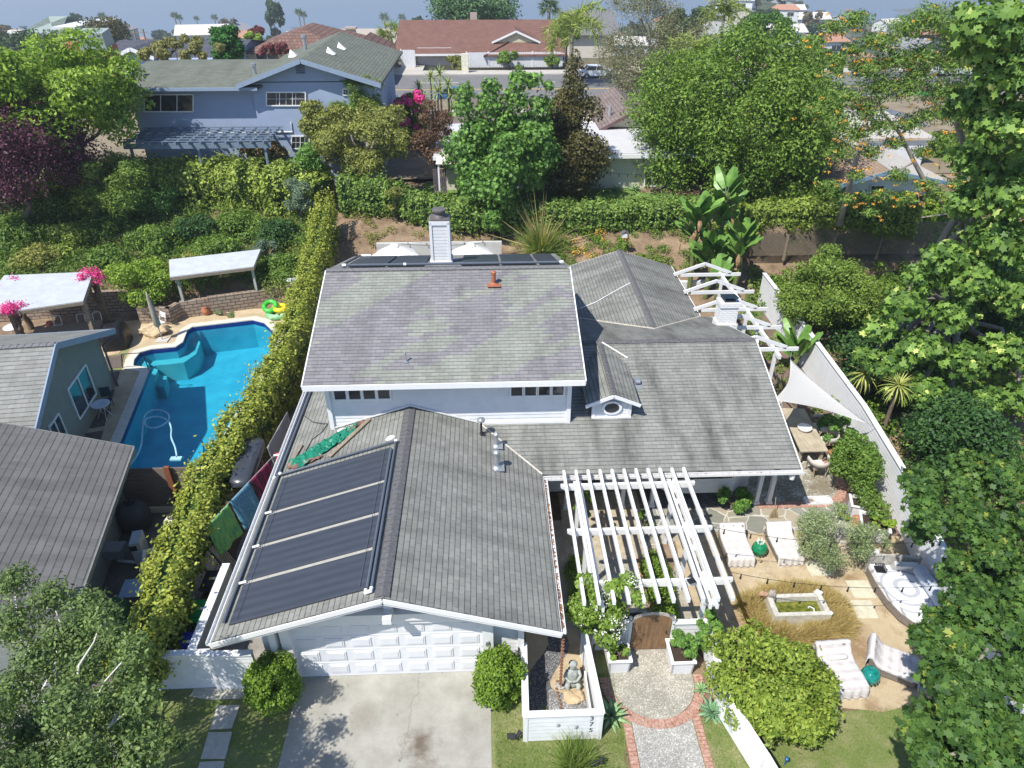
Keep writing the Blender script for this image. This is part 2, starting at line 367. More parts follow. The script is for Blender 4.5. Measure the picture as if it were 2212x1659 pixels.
def ter():
    ys = list(np.arange(-30, 132, 1.0)); y = 132.
    while y < 6500: y *= 1.03; ys.append(y)
    ys = np.array(ys); s = np.linspace(-1, 1, 241)
    X = s[None, :]*(70+1.0*np.maximum(ys, 0))[:, None]; Y = np.repeat(ys[:, None], 241, 1)
    Z = TH(X, Y)-.03
    pool = (X > -18) & (X < -9.8) & (Y > 20.5) & (Y < 34.4); Z = np.where(pool, -2.2, Z)
    n = len(ys); v = np.stack([X, Y, Z], -1).reshape(-1, 3)
    i, j = np.meshgrid(np.arange(n-1), np.arange(240), indexing='ij'); k = (i*241+j).ravel()
    F = np.stack([k, k+1, k+242, k+241], 1)
    me = bpy.data.meshes.new('ground'); me.vertices.add(len(v)); me.vertices.foreach_set('co', v.astype(np.float32).ravel())
    me.loops.add(F.size); me.loops.foreach_set('vertex_index', F.astype(np.int32).ravel()); me.polygons.add(len(F)); me.polygons.foreach_set('loop_start', np.arange(0, F.size, 4, dtype=np.int32))
    me.update(calc_edges=True); me.polygons.foreach_set('use_smooth', [True]*len(F))
    m, nt, b = newmat('soil and scrub'); p = wpos(nt)
    n1 = noise(nt, p, .9, 6, .7); near = ramp(nt, n1, (.3, (.13, .085, .05)), (.55, (.27, .19, .12)), (.75, (.36, .28, .18)))
    n2 = noise(nt, p, .035, 6, .7); far = ramp(nt, n2, (.38, (.03, .05, .025)), (.52, (.07, .085, .035)), (.62, (.2, .16, .09)), (.7, (.26, .2, .13)))
    sx = nt.nodes.new('ShaderNodeSeparateXYZ'); nt.links.new(p, sx.inputs[0])
    f = nt.nodes.new('ShaderNodeMapRange'); f.inputs[1].default_value = 60; f.inputs[2].default_value = 170; nt.links.new(sx.outputs[1], f.inputs[0])
    nt.links.new(mixc(nt, f.outputs[0], near, far), b.inputs['Base Color']); b.inputs['Roughness'].default_value = .95
    bump(nt, b, noise(nt, p, 7, 6, .7), .8, .08); me.materials.append(m)
    o = bpy.data.objects.new('ground', me); COL.objects.link(o); tag(o, kind='structure')
ter()
mb = MB(); mb.add([(-9000, 900, -150), (9000, 900, -150), (9000, 9300, -150), (-9000, 9300, -150)], [(0, 1, 2, 3)])
m, nt, b = newmat('sea water'); b.inputs['Base Color'].default_value = (.10, .19, .29, 1); b.inputs['Roughness'].default_value = .28; b.inputs['Specular IOR Level'].default_value = .5
bump(nt, b, noise(nt, vscale(nt, wpos(nt), (.02, .05, .02)), 1, 5, .7), .35, 2.); struct('sea', mb, m)
mb = MB(); mb.bb(-9400, 9400, -70, 9400, -168, 22)
m, nt, b = newmat('haze'); nt.nodes.remove(b); vp = nt.nodes.new('ShaderNodeVolumePrincipled'); vp.inputs['Density'].default_value = 5e-4; vp.inputs['Color'].default_value = (.86, .93, 1, 1); vp.inputs['Anisotropy'].default_value = .25
nt.links.new(vp.outputs[0], nt.nodes['Material Output'].inputs['Volume'])
tag(obj('haze', mb, m), kind='stuff', label='pale blue coastal haze over the hills and sea', cat='haze')

# ---------------- ground sheets ----------------
SH = [0]
def sheet(name, poly, z, mat, u=(1, 0, 0)):
    mb = MB(); pts = [Vector((p[0], p[1], z)) for p in poly]
    if sum(pts[i].x*pts[(i+1) % len(pts)].y-pts[(i+1) % len(pts)].x*pts[i].y for i in range(len(pts))) < 0: pts = pts[::-1]
    mb.add(pts, [tuple(range(len(pts)))], [[(p.x, p.y) for p in pts]]); return struct(name, mb, mat)
def grassmat(name, a, b_, dry):
    m, nt, b = newmat(name); p = wpos(nt); f = noise(nt, p, 26, 6, .8)
    c = ramp(nt, f, (.3, a), (.62, b_)); c = mixc(nt, ramp(nt, noise(nt, p, 1.3, 4, .7), (.42, 0.), (.68, .85)), c, dry)
    nt.links.new(c, b.inputs['Base Color']); b.inputs['Roughness'].default_value = .9; bump(nt, b, noise(nt, p, 70, 4, .8), .9, .04); return m
GRASS = grassmat('lawn grass', (.11, .16, .035), (.25, .31, .09), (.38, .35, .18))
def concrete():
    m, nt, b = newmat('driveway concrete'); p = wpos(nt)
    c = ramp(nt, noise(nt, p, 1.1, 8, .7), (.3, (.27, .258, .22)), (.7, (.43, .42, .37)))
    for ctr, rad, amt, col in (((-1.9, 10.2), .55, .95, (.13, .10, .07)), ((-1.75, 9.3), .6, .9, (.16, .12, .08)), ((-3.4, 10.95), .55, .65, (.25, .22, .18)), ((-4.6, 9.2), .7, .7, (.22, .18, .13)), ((-3.0, 9.0), .5, .3, (.24, .2, .15))):
        v = nt.nodes.new('ShaderNodeVectorMath'); v.operation = 'DISTANCE'; nt.links.new(p, v.inputs[0]); v.inputs[1].default_value = (ctr[0], ctr[1], 0)
        d = mth(nt, 'ADD', v.outputs['Value'], mth(nt, 'MULTIPLY', mth(nt, 'SUBTRACT', noise(nt, p, 3.5, 5, .7), .5), 1.1))
        c = mixc(nt, mth(nt, 'MULTIPLY', ramp(nt, mth(nt, 'DIVIDE', d, rad), (.0, 1.), (1., 0.)), amt), c, col)
    vo = nt.nodes.new('ShaderNodeTexVoronoi'); vo.inputs['Scale'].default_value = 2.3; nt.links.new(p, vo.inputs['Vector'])
    c = mixc(nt, mth(nt, 'MULTIPLY', mth(nt, 'LESS_THAN', vo.outputs['Distance'], .07), .7), c, (.12, .1, .08))
    sx = nt.nodes.new('ShaderNodeSeparateXYZ'); nt.links.new(p, sx.inputs[0])
    wob = mth(nt, 'MULTIPLY', mth(nt, 'SUBTRACT', noise(nt, p, 2.0, 6, .6), .5), .5)
    line = mth(nt, 'ADD', mth(nt, 'ADD', sx.outputs[0], mth(nt, 'MULTIPLY', mth(nt, 'SUBTRACT', 12.2, sx.outputs[1]), .13)), wob)
    ck = mth(nt, 'LESS_THAN', mth(nt, 'ABSOLUTE', mth(nt, 'ADD', line, 2.02)), .007); c = mixc(nt, mth(nt, 'MULTIPLY', ck, .5), c, (.08, .07, .06))
    c = mixc(nt, .5, c, ramp(nt, noise(nt, p, 60, 4, .8), (.3, .7), (.6, 1.)), 'MULTIPLY')
    nt.links.new(c, b.inputs['Base Color']); b.inputs['Roughness'].default_value = .85; bump(nt, b, noise(nt, p, 90, 4), .3, .01); return m
CONC = concrete()
def speckle(name, base, dot, dark, sc=26, wet=None):
    m, nt, b = newmat(name); p = wpos(nt); vo = nt.nodes.new('ShaderNodeTexVoronoi'); vo.inputs['Scale'].default_value = sc; nt.links.new(p, vo.inputs['Vector'])
    sx = nt.nodes.new('ShaderNodeSeparateColor'); nt.links.new(vo.outputs['Color'], sx.inputs[0])
    c = ramp(nt, sx.outputs[0], (0, dark), (.45, base), (.8, base), (.86, dot))
    c = mixc(nt, .7, c, ramp(nt, noise(nt, p, 1.2, 5, .7), (.35, .55), (.65, 1.)), 'MULTIPLY')
    if wet: c = mixc(nt, ramp(nt, noise(nt, p, .9, 4, .6), (.45, 0.), (.6, .8)), c, wet)
    nt.links.new(c, b.inputs['Base Color']); b.inputs['Roughness'].default_value = .9; bump(nt, b, vo.outputs['Distance'], .5, .01); return m
AGG = speckle('exposed aggregate', (.40, .38, .31), (.62, .59, .52), (.28, .26, .21), 42)
AGG2 = speckle('walk aggregate', (.42, .41, .37), (.66, .65, .61), (.26, .25, .22), 48)
GRAV = speckle('grey gravel', (.14, .14, .145), (.34, .34, .34), (.05, .05, .055), 38)
GRAVL = speckle('light gravel', (.26, .255, .25), (.5, .49, .47), (.12, .12, .12), 38)
def sandmat(name, a, b_, c_, d_):
    m, nt, b = newmat(name); p = wpos(nt)
    c = ramp(nt, noise(nt, p, .55, 5, .65), (.32, a), (.5, b_), (.64, c_))
    n2 = ramp(nt, noise(nt, p, 5, 6, .8), (.52, 0.), (.62, .8)); msk = ramp(nt, noise(nt, p, .8, 2), (.45, 0.), (.6, 1.))
    c = mixc(nt, mth(nt, 'MULTIPLY', n2, msk), c, d_)
    vo = nt.nodes.new('ShaderNodeTexVoronoi'); vo.inputs['Scale'].default_value = 9; nt.links.new(p, vo.inputs['Vector'])
    c = mixc(nt, mth(nt, 'MULTIPLY', mth(nt, 'LESS_THAN', vo.outputs['Distance'], .06), .6), c, (.16, .1, .06))
    c = mixc(nt, .5, c, ramp(nt, noise(nt, p, 40, 5, .8), (.3, .65), (.6, 1.)), 'MULTIPLY')
    nt.links.new(c, b.inputs['Base Color']); b.inputs['Roughness'].default_value = .95; bump(nt, b, noise(nt, p, 30, 5, .8), .5, .03); return m
SAND = sandmat('decomposed granite', (.42, .32, .19), (.50, .405, .26), (.29, .195, .105), (.60, .53, .40))
MULCH = sandmat('bark mulch', (.10, .06, .045), (.2, .14, .11), (.14, .1, .07), (.3, .24, .2))
def flag():
    m, nt, b = newmat('flagstone'); p = wpos(nt); vo = nt.nodes.new('ShaderNodeTexVoronoi'); vo.inputs['Scale'].default_value = 1.55; vo.inputs['Randomness'].default_value = .9
    pw = nt.nodes.new('ShaderNodeVectorMath'); pw.operation = 'ADD'; nn = nt.nodes.new('ShaderNodeTexNoise'); nn.inputs['Scale'].default_value = 2; nt.links.new(p, nn.inputs['Vector'])
    sc_ = nt.nodes.new('ShaderNodeVectorMath'); sc_.operation = 'SCALE'; sc_.inputs['Scale'].default_value = .25; nt.links.new(nn.outputs['Color'], sc_.inputs[0])
    nt.links.new(p, pw.inputs[0]); nt.links.new(sc_.outputs[0], pw.inputs[1]); nt.links.new(pw.outputs[0], vo.inputs['Vector'])
    v2 = nt.nodes.new('ShaderNodeTexVoronoi'); v2.feature = 'DISTANCE_TO_EDGE'; v2.inputs['Scale'].default_value = 1.55; v2.inputs['Randomness'].default_value = .9; nt.links.new(pw.outputs[0], v2.inputs['Vector'])
    sx = nt.nodes.new('ShaderNodeSeparateColor'); nt.links.new(vo.outputs['Color'], sx.inputs[0])
    c = ramp(nt, sx.outputs[0], (0, (.2, .21, .18)), (.3, (.36, .33, .25)), (.6, (.42, .36, .26)), (.9, (.24, .27, .25)))
    c = mixc(nt, .6, c, ramp(nt, noise(nt, vscale(nt, p, (3, 9, 3)), 1, 5, .7), (.3, .6), (.7, 1.)), 'MULTIPLY')
    ed = mth(nt, 'LESS_THAN', v2.outputs['Distance'], .028); c = mixc(nt, ed, c, (.52, .5, .44))
    nt.links.new(c, b.inputs['Base Color']); b.inputs['Roughness'].default_value = .8; bump(nt, b, mth(nt, 'SUBTRACT', 1., ed), .3, .01); return m
FLAG = flag()
BRICK = brickmat('red brick', (.42, .16, .10), (.52, .24, .16), (.45, .38, .32), .22, .11, .014)
def Pv(l, z=0.): return [P(u, v, z) for u, v in l]
sheet('lawn', [(-30, -4), (-30, 14.5), (-9, 14.5), (3.4, 13), (3.4, 10.6), (12, 10.7), (30, 10), (30, -4)], 0.0, GRASS)
sheet('driveway', [(-5.25, -4), (-5.25, 12.3), (-.12, 12.3), (-.12, -4)], .008, CONC)
sheet('yard', [(5.75, 11.1), (6.05, 17), (15, 19), (15, 11), (12.6, 10.4), (11.2, 10.85), (10, 10.6), (9, 10.75), (7.8, 10.45), (6.5, 10.7)], .008, SAND)
sheet('terrace', [(1.9, 12.7), (6.1, 12.7), (6.05, 18), (1.9, 18)], .006, M('court floor', (.36, .32, .25), .9, .2, 3, .3, 30))
sheet('side_walk', [(.95, 12.2), (1.9, 12.2), (1.9, 22), (.95, 22)], .006, M('dark dirt', (.16, .115, .075), .9, .3, 4))
sheet('court_path', [(3.1, 12.75), (4.58, 12.75), (4.58, 16.2), (3.1, 16.2)], .012, AGG)
sheet('stone_path', [(5.0, 16.6), (6.2, 16.9), (7.3, 17.2), (8.7, 17.1), (10.1, 17.2), (11.2, 16.9), (11.5, 16.3), (12.2, 16.3), (12.3, 17.2), (12.0, 18.5), (5.0, 18.45)], .014, FLAG)
sheet('court_floor', [(2.4, 15.6), (5.2, 15.6), (5.2, 19.4), (2.4, 19.4)], .010, M('court pavers', (.42, .36, .26), .85, .25, 5, .3, 30))
sheet('gravel_bed', [(5.3, 18.4), (9.2, 18.4), (9.2, 19.6), (5.3, 19.6)], .018, GRAV)
sheet('patio', [(9.25, 18.55), (11.9, 18.55), (12.5, 19.0), (12.7, 19.9), (12.55, 21.0), (12.3, 22), (11.9, 24), (9.25, 24)], .016, speckle('patio aggregate', (.40, .38, .30), (.66, .64, .56), (.22, .2, .14), 22, (.17, .14, .09)))
sheet('planting_bed', [(11.2, 17.2), (14.6, 16.6), (14.8, 33), (9.6, 33), (9.9, 24), (11.3, 24)], .010, MULCH)
sheet('back_patio', [(-8.4, 29), (9, 29), (9, 39.2), (-8.4, 39.2)], .004, M('patio concrete', (.42, .39, .34), .85, .12, 2))
sheet('back_lawn', [(9, 27), (14.6, 27), (14.6, 36.5), (9, 36.5)], .006, grassmat('back lawn grass', (.05, .09, .02), (.12, .19, .05), (.16, .2, .06)))
sheet('side_yard', [(-8.3, 12.2), (-5.3, 12.2), (-5.3, 29), (-8.3, 29)], .012, M('side concrete', (.30, .28, .25), .85, .25, 2, .3, 30))
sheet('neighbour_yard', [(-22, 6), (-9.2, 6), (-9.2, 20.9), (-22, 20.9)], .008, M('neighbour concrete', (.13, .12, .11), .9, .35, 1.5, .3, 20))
# front walk, landing, brick edging
sheet('front_path', [(3.45, 4), (5.0, 4), (5.0, 10.75), (3.45, 10.75)], .012, AGG2)
cx, cy = 4.2, 11.75
arc = [(cx+1.13*math.cos(t), cy+1.13*math.sin(t)) for t in [math.pi+i*math.pi/20 for i in range(21)]]
sheet('landing', arc+[(cx+1.13, 12.95), (cx-1.13, 12.95)], .016, AGG)
def brickrow(name, pts, w, z=.024, label=None, side=None):
    """row of single bricks laid across a curve"""
    mb = MB(); g = random.Random(4); pts = [Vector((p[0], p[1], 0)) for p in pts]; acc = []
    for a, b in zip(pts, pts[1:]):
        L = (b-a).length; n = max(1, round(L/.105))
        for k in range(n): acc.append((a+(b-a)*((k+.5)/n), math.atan2((b-a).y, (b-a).x), L/n))
    for c, an, l in acc: mb.box((c.x, c.y, z/2+g.uniform(0, .004)), (l*.88, w, z+.01), an)
    o = obj(name, mb, M('edging brick', (.42, .17, .11), .85, .35, 14, .4, 60, c2=(.56, .38, .30))); tag(o, kind='structure'); return o
arc2 = [(cx+1.27*math.cos(t), cy+1.27*math.sin(t)) for t in [math.pi*.97+i*math.pi*1.06/24 for i in range(25)]]
brickrow('landing_edge', arc2, .25)
brickrow('path_edge', [(3.33, 4.5), (3.33, 10.85)], .2); brickrow('path_edge', [(5.12, 4.5), (5.12, 10.85)], .2)
brickrow('court_edge', [(4.68, 12.8), (4.68, 16.2)], .2)
brickrow('patio_edge', [(9.3, 18.45), (11.7, 18.45), (12.4, 18.75), (12.72, 19.3), (12.82, 20.0), (12.7, 21.0), (12.45, 22)], .3)
mb = MB()
for q in [[(1825, 1255), (1873, 1255), (1893, 1293), (1847, 1293)], [(1835, 1298), (1880, 1298), (1897, 1337), (1852, 1337)], [(1735, 1212), (1790, 1215), (1800, 1245), (1752, 1245)], [(1770, 1340), (1790, 1390), (1800, 1430), (1772, 1395)]]:
    p = Pv(q); mb.prism([(a.x, a.y) for a in p], 0, .03)
struct('stepping_stones', mb, M('pale paver', (.55, .52, .40), .85, .15, 6, .2, 30))
mb = MB()
for q in [[(470, 1525), (519, 1524), (501, 1574), (453, 1577)], [(451, 1583), (502, 1582), (487, 1640), (434, 1640)], [(432, 1647), (486, 1645), (474, 1700), (418, 1700)]]:
    p = Pv(q); mb.prism([(a.x, a.y) for a in p], 0, .03)
struct('lawn_pavers', mb, M('grey paver', (.5, .47, .42), .85, .12, 6, .2, 30))
p = Pv([(420, 1488), (565, 1480), (560, 1500), (515, 1510), (450, 1512), (410, 1505)]); mb = MB(); mb.prism([(a.x, a.y) for a in p], 0, .02); struct('side_step', mb, M('grey paver', (.5, .47, .42)))

# ---------------- shared materials ----------------
WHITE = M('white paint', (.70, .71, .72), .55, .07, 2.2, .06, 40)
WTRIM = M('white trim', (.77, .775, .77), .5, .04, 5)
SHG = shingle('weathered green-grey shingles', (.235, .24, .215), (.315, .32, .29), streak=.5)
SHP = shingle('patched shingles', (.215, .208, .216), (.30, .29, .298), (.305, .318, .277), patch=(-1.15, .36, .53), streak=.3)
SHM = shingle('grey-green shingles', (.23, .235, .212), (.31, .315, .288), streak=.62)
SHR = shingle('garage shingles', (.235, .24, .215), (.32, .325, .295), (.20, .185, .19), patch=(0., .5, .72), streak=.45)
CAP = M('ridge cap shingle', (.12, .12, .125), .9, .3, 12, .4, 60)
CAPL = M('pale ridge cap', (.165, .165, .168), .9, .3, 12, .4, 60)
GLASS = M('dark window glass', (.025, .03, .035), .08, .5, 1.5, spec=.8)
BLACK = M('black plastic', (.018, .018, .02), .5, .2, 8)
METAL = M('galvanised metal', (.42, .45, .48), .4, .2, 20, metal=.6)
GREYP = M('grey abs pipe', (.10, .12, .15), .45, .2, 20)
def capline(mb, a, b, w=.15, step=.15, hgt=.03, th_=.02):
    """overlapping bent ridge shingles from a to b"""
    a, b = Vector(a), Vector(b); L = (b-a).length; d = (b-a)/L; s = d.cross(Vector((0, 0, 1))).normalized(); n = int(L/step)
    for i in range(n):
        p = a+d*(i*step); q = a+d*(i*step+step*1.25); e = Vector((0, 0, .012)); l = Vector((0, 0, -w*.31))
        u0, u1 = p+Vector((0, 0, hgt))+e, q+Vector((0, 0, hgt))-e*.5
        vs = [u0, u0+s*w+l, u1+s*w+l, u1, u1-s*w+l, u0-s*w+l]; k = len(mb.v)
        vs += [v-Vector((0, 0, th_)) for v in (u0, u0+s*w+l, u0-s*w+l)]
        mb.add(vs, [(0, 1, 2, 3), (0, 3, 4, 5), (0, 6, 7, 1), (0, 5, 8, 6)])
# ---------------- main house ----------------
H = thing('house', 'white two-storey clapboard house with grey shingle roofs in the centre, its garage in front', 'house', (-2.6, 12.2, 0))
ze, zr = 2.45, 3.83
GA, GB, GC, GD = (-6.86, 11.5, ze), (-2.6, 11.5, zr), (-2.6, 19.5, zr), (-6.86, 19.5, ze)
Y_ = (0, 1, 0); X_ = (1, 0, 0)
roof('garage_roof', [([GA, GB, GC, GD], Y_), ([(-6.86, 19.5, ze), (-5.15, 19.5, 3.0), (-5.15, 29.2, 3.0), (-6.86, 29.2, ze)], Y_),
                     ([GB, (1.64, 11.5, ze), (1.64, 17.5, ze), (-.36, 19.5, 3.1), GC], Y_)], .1, SHR, H)
roof('main_roof', [([(1.64, 17.5, ze), (9.97, 17.5, ze), (9.97, 22.95, 4.2), (2.3, 22.95, 4.2), (2.3, 19.5, 3.092), (-.36, 19.5, 3.092)], X_),
                   ([(2, 22.95, 4.2), (6.75, 22.95, 4.2), (6.75, 25.35, 3.43), (4.0, 28.1, 2.55), (2, 28.1, 2.55)], X_),
                   ([(6.75, 22.95, 4.2), (9.97, 22.95, 4.2), (9.97, 28.1, 2.55), (9.5, 28.1, 2.55), (6.75, 25.35, 3.43)], X_),
                   ([(6.75, 25.35, 3.43), (9.5, 28.1, 2.55), (9.5, 33.9, 2.55), (6.75, 33.9, 3.43)], Y_),
                   ([(6.75, 25.35, 3.43), (6.75, 33.9, 3.43), (3.9, 33.9, 2.52), (3.9, 28.2, 2.52)], Y_)], .1, SHM, H)
roof('upper_roof', [([(-5.78, 18.86, 5.13), (3.02, 18.86, 5.13), (3.02, 24.15, 6.72), (-5.78, 24.15, 6.72)], X_),
                    ([(-5.78, 24.15, 6.72), (3.02, 24.15, 6.72), (3.02, 29.35, 5.13), (-5.78, 29.35, 5.13)], X_)], .1, SHP, H)
mb = MB(); capline(mb, (-2.6, 11.52, zr), (-2.6, 19.5, zr), .17, .2); obj('ridge_cap', mb, CAP, H)
mb = MB(); capline(mb, (2.5, 22.95, 4.2), (9.95, 22.95, 4.2), .13, .2); obj('ridge_cap', mb, CAP, H); mb = MB(); capline(mb, (6.75, 33.9, 3.43), (6.75, 25.4, 3.43), .15, .2); obj('ridge_cap', mb, CAP, H)
mb = MB(); capline(mb, (-5.78, 24.15, 6.72), (3.0, 24.15, 6.72), .14, .24); obj('ridge_cap', mb, CAPL, H)
# valley flashing
mb = MB(); mb.tube([(1.64, 17.5, ze+.01), (.6, 18.54, 2.79), (-.36, 19.5, 3.11)], .035, 5); obj('valley_flashing', mb, M('pale flashing', (.5, .46, .4), .8, .3, 12), H); mb = MB(); mb.tube([(6.75, 25.35, 3.44), (3.95, 28.15, 2.57)], .035, 5); mb.tube([(6.75, 25.35, 3.44), (9.5, 28.1, 2.56)], .04, 5)
obj('valley_flashing', mb, M('pale flashing', (.5, .46, .4), .8, .3, 12), H)
# walls
mb = MB(); mb.bb(-5.95, .7, 12.3, 19.6, 0, 2.5); mb.bb(-5.2, 9.3, 19.55, 25, 0, 2.6); mb.bb(-5.2, 9.0, 24, 33.3, 0, 2.45); mb.bb(-5.17, 2.6, 19.52, 28.7, 2.4, 5.05)
mb.add([(-5.95, 12.3, 2.5), (.75, 12.3, 2.5), (-2.6, 12.3, 3.7), (-5.95, 19, 2.5), (.75, 19, 2.5), (-2.6, 19, 3.7)], [(0, 1, 2), (3, 5, 4), (0, 2, 5, 3), (1, 4, 5, 2)])
mb.add([(9.3, 19.6, 2.5), (9.3, 26.6, 2.5), (9.3, 22.95, 4.08)], [(0, 1, 2)]); mb.add([(2.6, 19.7, 5.0), (2.6, 28.6, 5.0), (2.6, 24.15, 6.55)], [(0, 1, 2)]); mb.add([(-5.17, 19.7, 5.0), (-5.17, 28.6, 5.0), (-5.17, 24.15, 6.55)], [(0, 2, 1)])
obj('wall', mb, WHITE, H)
mb = MB()
siding(mb, (-5.18, 19.5), (2.62, 19.5), 3.0, 4.98, (0, -1), .14); siding(mb, (-5.2, 29), (-5.2, 19.5), 3.0, 4.98, (-1, 0), .14); siding(mb, (2.62, 19.5), (2.62, 24), 3.1, 4.98, (1, 0), .14)
siding(mb, (-6.0, 12.28), (-5.35, 12.28), 0, 2.4, (0, -1), .15); siding(mb, (-.1, 12.28), (.75, 12.28), 0, 2.4, (0, -1), .15)
siding(mb, (.76, 12.3), (.76, 19.4), 0, 2.45, (1, 0), .15)
siding(mb, (-6.2, 12.24), (1.0, 12.24), 2.62, 3.66, (0, -1), .14, ext=lambda z: (max(0, (z-2.58)/.325)+.05, 7.2-max(0, (z-2.58)/.325)-.05))
siding(mb, (2.0, 19.52), (9.3, 19.52), 0, 2.45, (0, -1), .15); siding(mb, (9.31, 19.6), (9.31, 26), 0, 2.5, (1, 0), .15)
obj('siding', mb, WHITE, H)
# fascias, rakes and gutters
mb = MB()
for z, pr in ((0, .0), (-.085, .03)):
    for a, b in (((-6.9, 2.44), (-2.6, 3.835)), ((1.68, 2.44), (-2.6, 3.835))):
        mb.bar((a[0], 11.46-pr*0+pr, a[1]-.09+z), (b[0], 11.46+pr, b[1]-.09+z), .035, .13)
obj('rake_board', mb, WTRIM, H)
mb = MB(); mb.bb(-5.8, 3.04, 18.8, 18.85, 4.93, 5.115); mb.bar((-5.81, 18.84, 5.03), (-5.81, 24.15, 6.62), .04, .18); mb.bar((3.05, 18.84, 5.03), (3.05, 24.15, 6.62), .04, .18)
mb.bar((10.0, 17.5, 2.36), (10.0, 22.95, 4.1), .04, .16); mb.bar((10.0, 22.95, 4.1), (10.0, 28.1, 2.46), .04, .16); mb.bar((9.53, 28.1, 2.46), (9.53, 33.9, 2.46), .04, .14)
mb.bar((6.75, 33.93, 3.34), (9.5, 33.93, 2.46), .04, .14); mb.bar((6.75, 33.93, 3.34), (3.9, 33.93, 2.43), .04, .14)
obj('fascia', mb, WTRIM, H)
def gutter(pts, mat, w=.11):
    mb = MB(); a, b = Vector(pts[0]), Vector(pts[1]); d = (b-a).normalized(); s = Vector((-d.y, d.x, 0))
    for k, zz, ww, hh in ((-.5, 0, .015, .1), (.5, 0, .015, .1), (0, -.05, w, .012)): mb.bar(a+s*w*k+Vector((0, 0, zz)), b+s*w*k+Vector((0, 0, zz)), ww, hh)
    return obj('gutter', mb, mat, H)
gutter([(1.72, 11.5, 2.36), (1.72, 17.45, 2.36)], WTRIM); gutter([(1.66, 17.41, 2.36), (10.05, 17.41, 2.36)], WTRIM); gutter([(-6.94, 11.5, 2.36), (-6.94, 29, 2.36)], WTRIM)
g = rng(3); k = 520; yy = g.random(k); xx = np.where(yy < .5, 1.72, g.random(k)*8+1.7)+g.normal(size=k)*.02
leafmesh('gutter_leaves', np.stack([xx, np.where(yy < .5, 11.6+g.random(k)*5.8, 17.41+g.normal(size=k)*.02), np.full(k, 2.35)], 1), .08, leafmat('dead leaves', (.14, .06, .03), (.3, .16, .08)), H, np.tile([0, 0, 1.], (k, 1)), 1.)
# garage front: beam, king post, door, trims
mb = MB(); mb.bb(-6.0, .8, 12.02, 12.24, 2.36, 2.60); mb.bb(-2.71, -2.49, 11.62, 12.2, 2.72, 2.9); mb.bb(-2.70, -2.50, 11.95, 12.2, 2.6, 3.6); obj('gable_beam', mb, WTRIM, H)
mb = MB(); mb.bb(-5.45, -5.2, 12.05, 12.25, 0, 2.36); mb.bb(-5.72, -5.55, 12.0, 12.2, 0, 2.36); mb.bb(-.3, -.02, 12.05, 12.25, 0, 2.36); mb.bb(.62, .78, 12.1, 12.3, 0, 2.4); mb.bb(-5.2, -.3, 12.1, 12.25, 2.15, 2.36); obj('door_frame', mb, WTRIM, H)
mb = MB(); mb.bb(-5.2, -.3, 12.2, 12.25, .02, 2.15)
for r_ in range(4):
    for c_ in range(7):
        x0 = -5.2+.7*c_+.1; z0 = .06+.53*r_+.11; mb.bb(x0, x0+.5, 12.178, 12.2, z0, z0+.33)
        mb.bb(x0+.045, x0+.455, 12.166, 12.18, z0+.045, z0+.285)
for r_ in range(1, 4): mb.bb(-5.2, -.3, 12.192, 12.2, .05+.53*r_, .062+.53*r_)
obj('garage_door', mb, M('door white', (.72, .73, .75), .4, .04, 3), H)
mb = MB(); mb.bb(-.22, -.14, 12.0, 12.05, 1.3, 1.45); obj('keypad', mb, METAL, H)
# windows
def window(x0, x1, z0, z1, y, parent, mull=0, nm='window', fr=.05, mat=None, dep=.05):
    mb = MB()
    for a, b, c, d in ((x0-fr, x0, z0-fr, z1+fr), (x1, x1+fr, z0-fr, z1+fr), (x0, x1, z0-fr, z0), (x0, x1, z1, z1+fr)): mb.bb(a, b, y-dep, y+.02, c, d)
    for k in range(mull): xm = x0+(x1-x0)*(k+1)/(mull+1); mb.bb(xm-.015, xm+.015, y-dep*.8, y+.01, z0, z1)
    w = obj(nm, mb, mat or WTRIM, parent); mb = MB(); mb.bb(x0, x1, y-.012, y+.01, z0, z1); obj('pane', mb, GLASS, w); return w
for x0 in (-5.0, -4.53, -4.06, -3.59): window(x0, x0+.37, 4.2, 4.72, 19.46, H)
for x0 in (.72, 1.17, 1.62, 2.07): window(x0, x0+.36, 4.2, 4.72, 19.46, H)
mb = MB(); mb.bb(-5.3, -5.16, 19.42, 19.5, 3.0, 4.95); mb.bb(2.56, 2.7, 19.42, 19.5, 3.05, 4.95); mb.bar((-5.2, 19.44, 3.06), (-2.6, 19.44, 3.9), .02, .05); mb.bar((-2.6, 19.44, 3.9), (-.36, 19.44, 3.16), .02, .05); mb.bb(-.36, 2.66, 19.43, 19.48, 3.07, 3.16)
obj('corner_trim', mb, WTRIM, H)
# dormer
mb = MB(); mb.bb(3.5, 4.72, 19.68, 22.3, 2.9, 3.72); mb.extrude([(3.5, 19.68, 3.72), (4.72, 19.68, 3.72), (4.11, 19.68, 4.0)], (0, 2.6, 0)); D = obj('dormer', mb, WHITE, H)
mb = MB(); siding(mb, (3.5, 19.66), (4.72, 19.66), 3.15, 3.72, (0, -1), .11); mb.bb(3.44, 3.56, 19.6, 19.68, 3.1, 3.7); mb.bb(4.66, 4.78, 19.6, 19.68, 3.1, 3.7); mb.bb(3.44, 4.78, 19.56, 19.68, 3.1, 3.16); obj('dormer_siding', mb, WHITE, D)
roof('dormer_roof', [([(3.22, 19.45, 3.75), (4.11, 19.45, 4.12), (4.11, 22.9, 4.235), (3.22, 21.4, 3.75)], Y_), ([(5.0, 19.45, 3.75), (4.11, 19.45, 4.12), (4.11, 22.9, 4.235), (5.02, 21.9, 3.84)], Y_)], .06, SHG, D)
mb = MB(); capline(mb, (4.11, 19.45, 4.12), (4.11, 22.8, 4.235), .1, .18); obj('ridge_cap', mb, CAP, D)
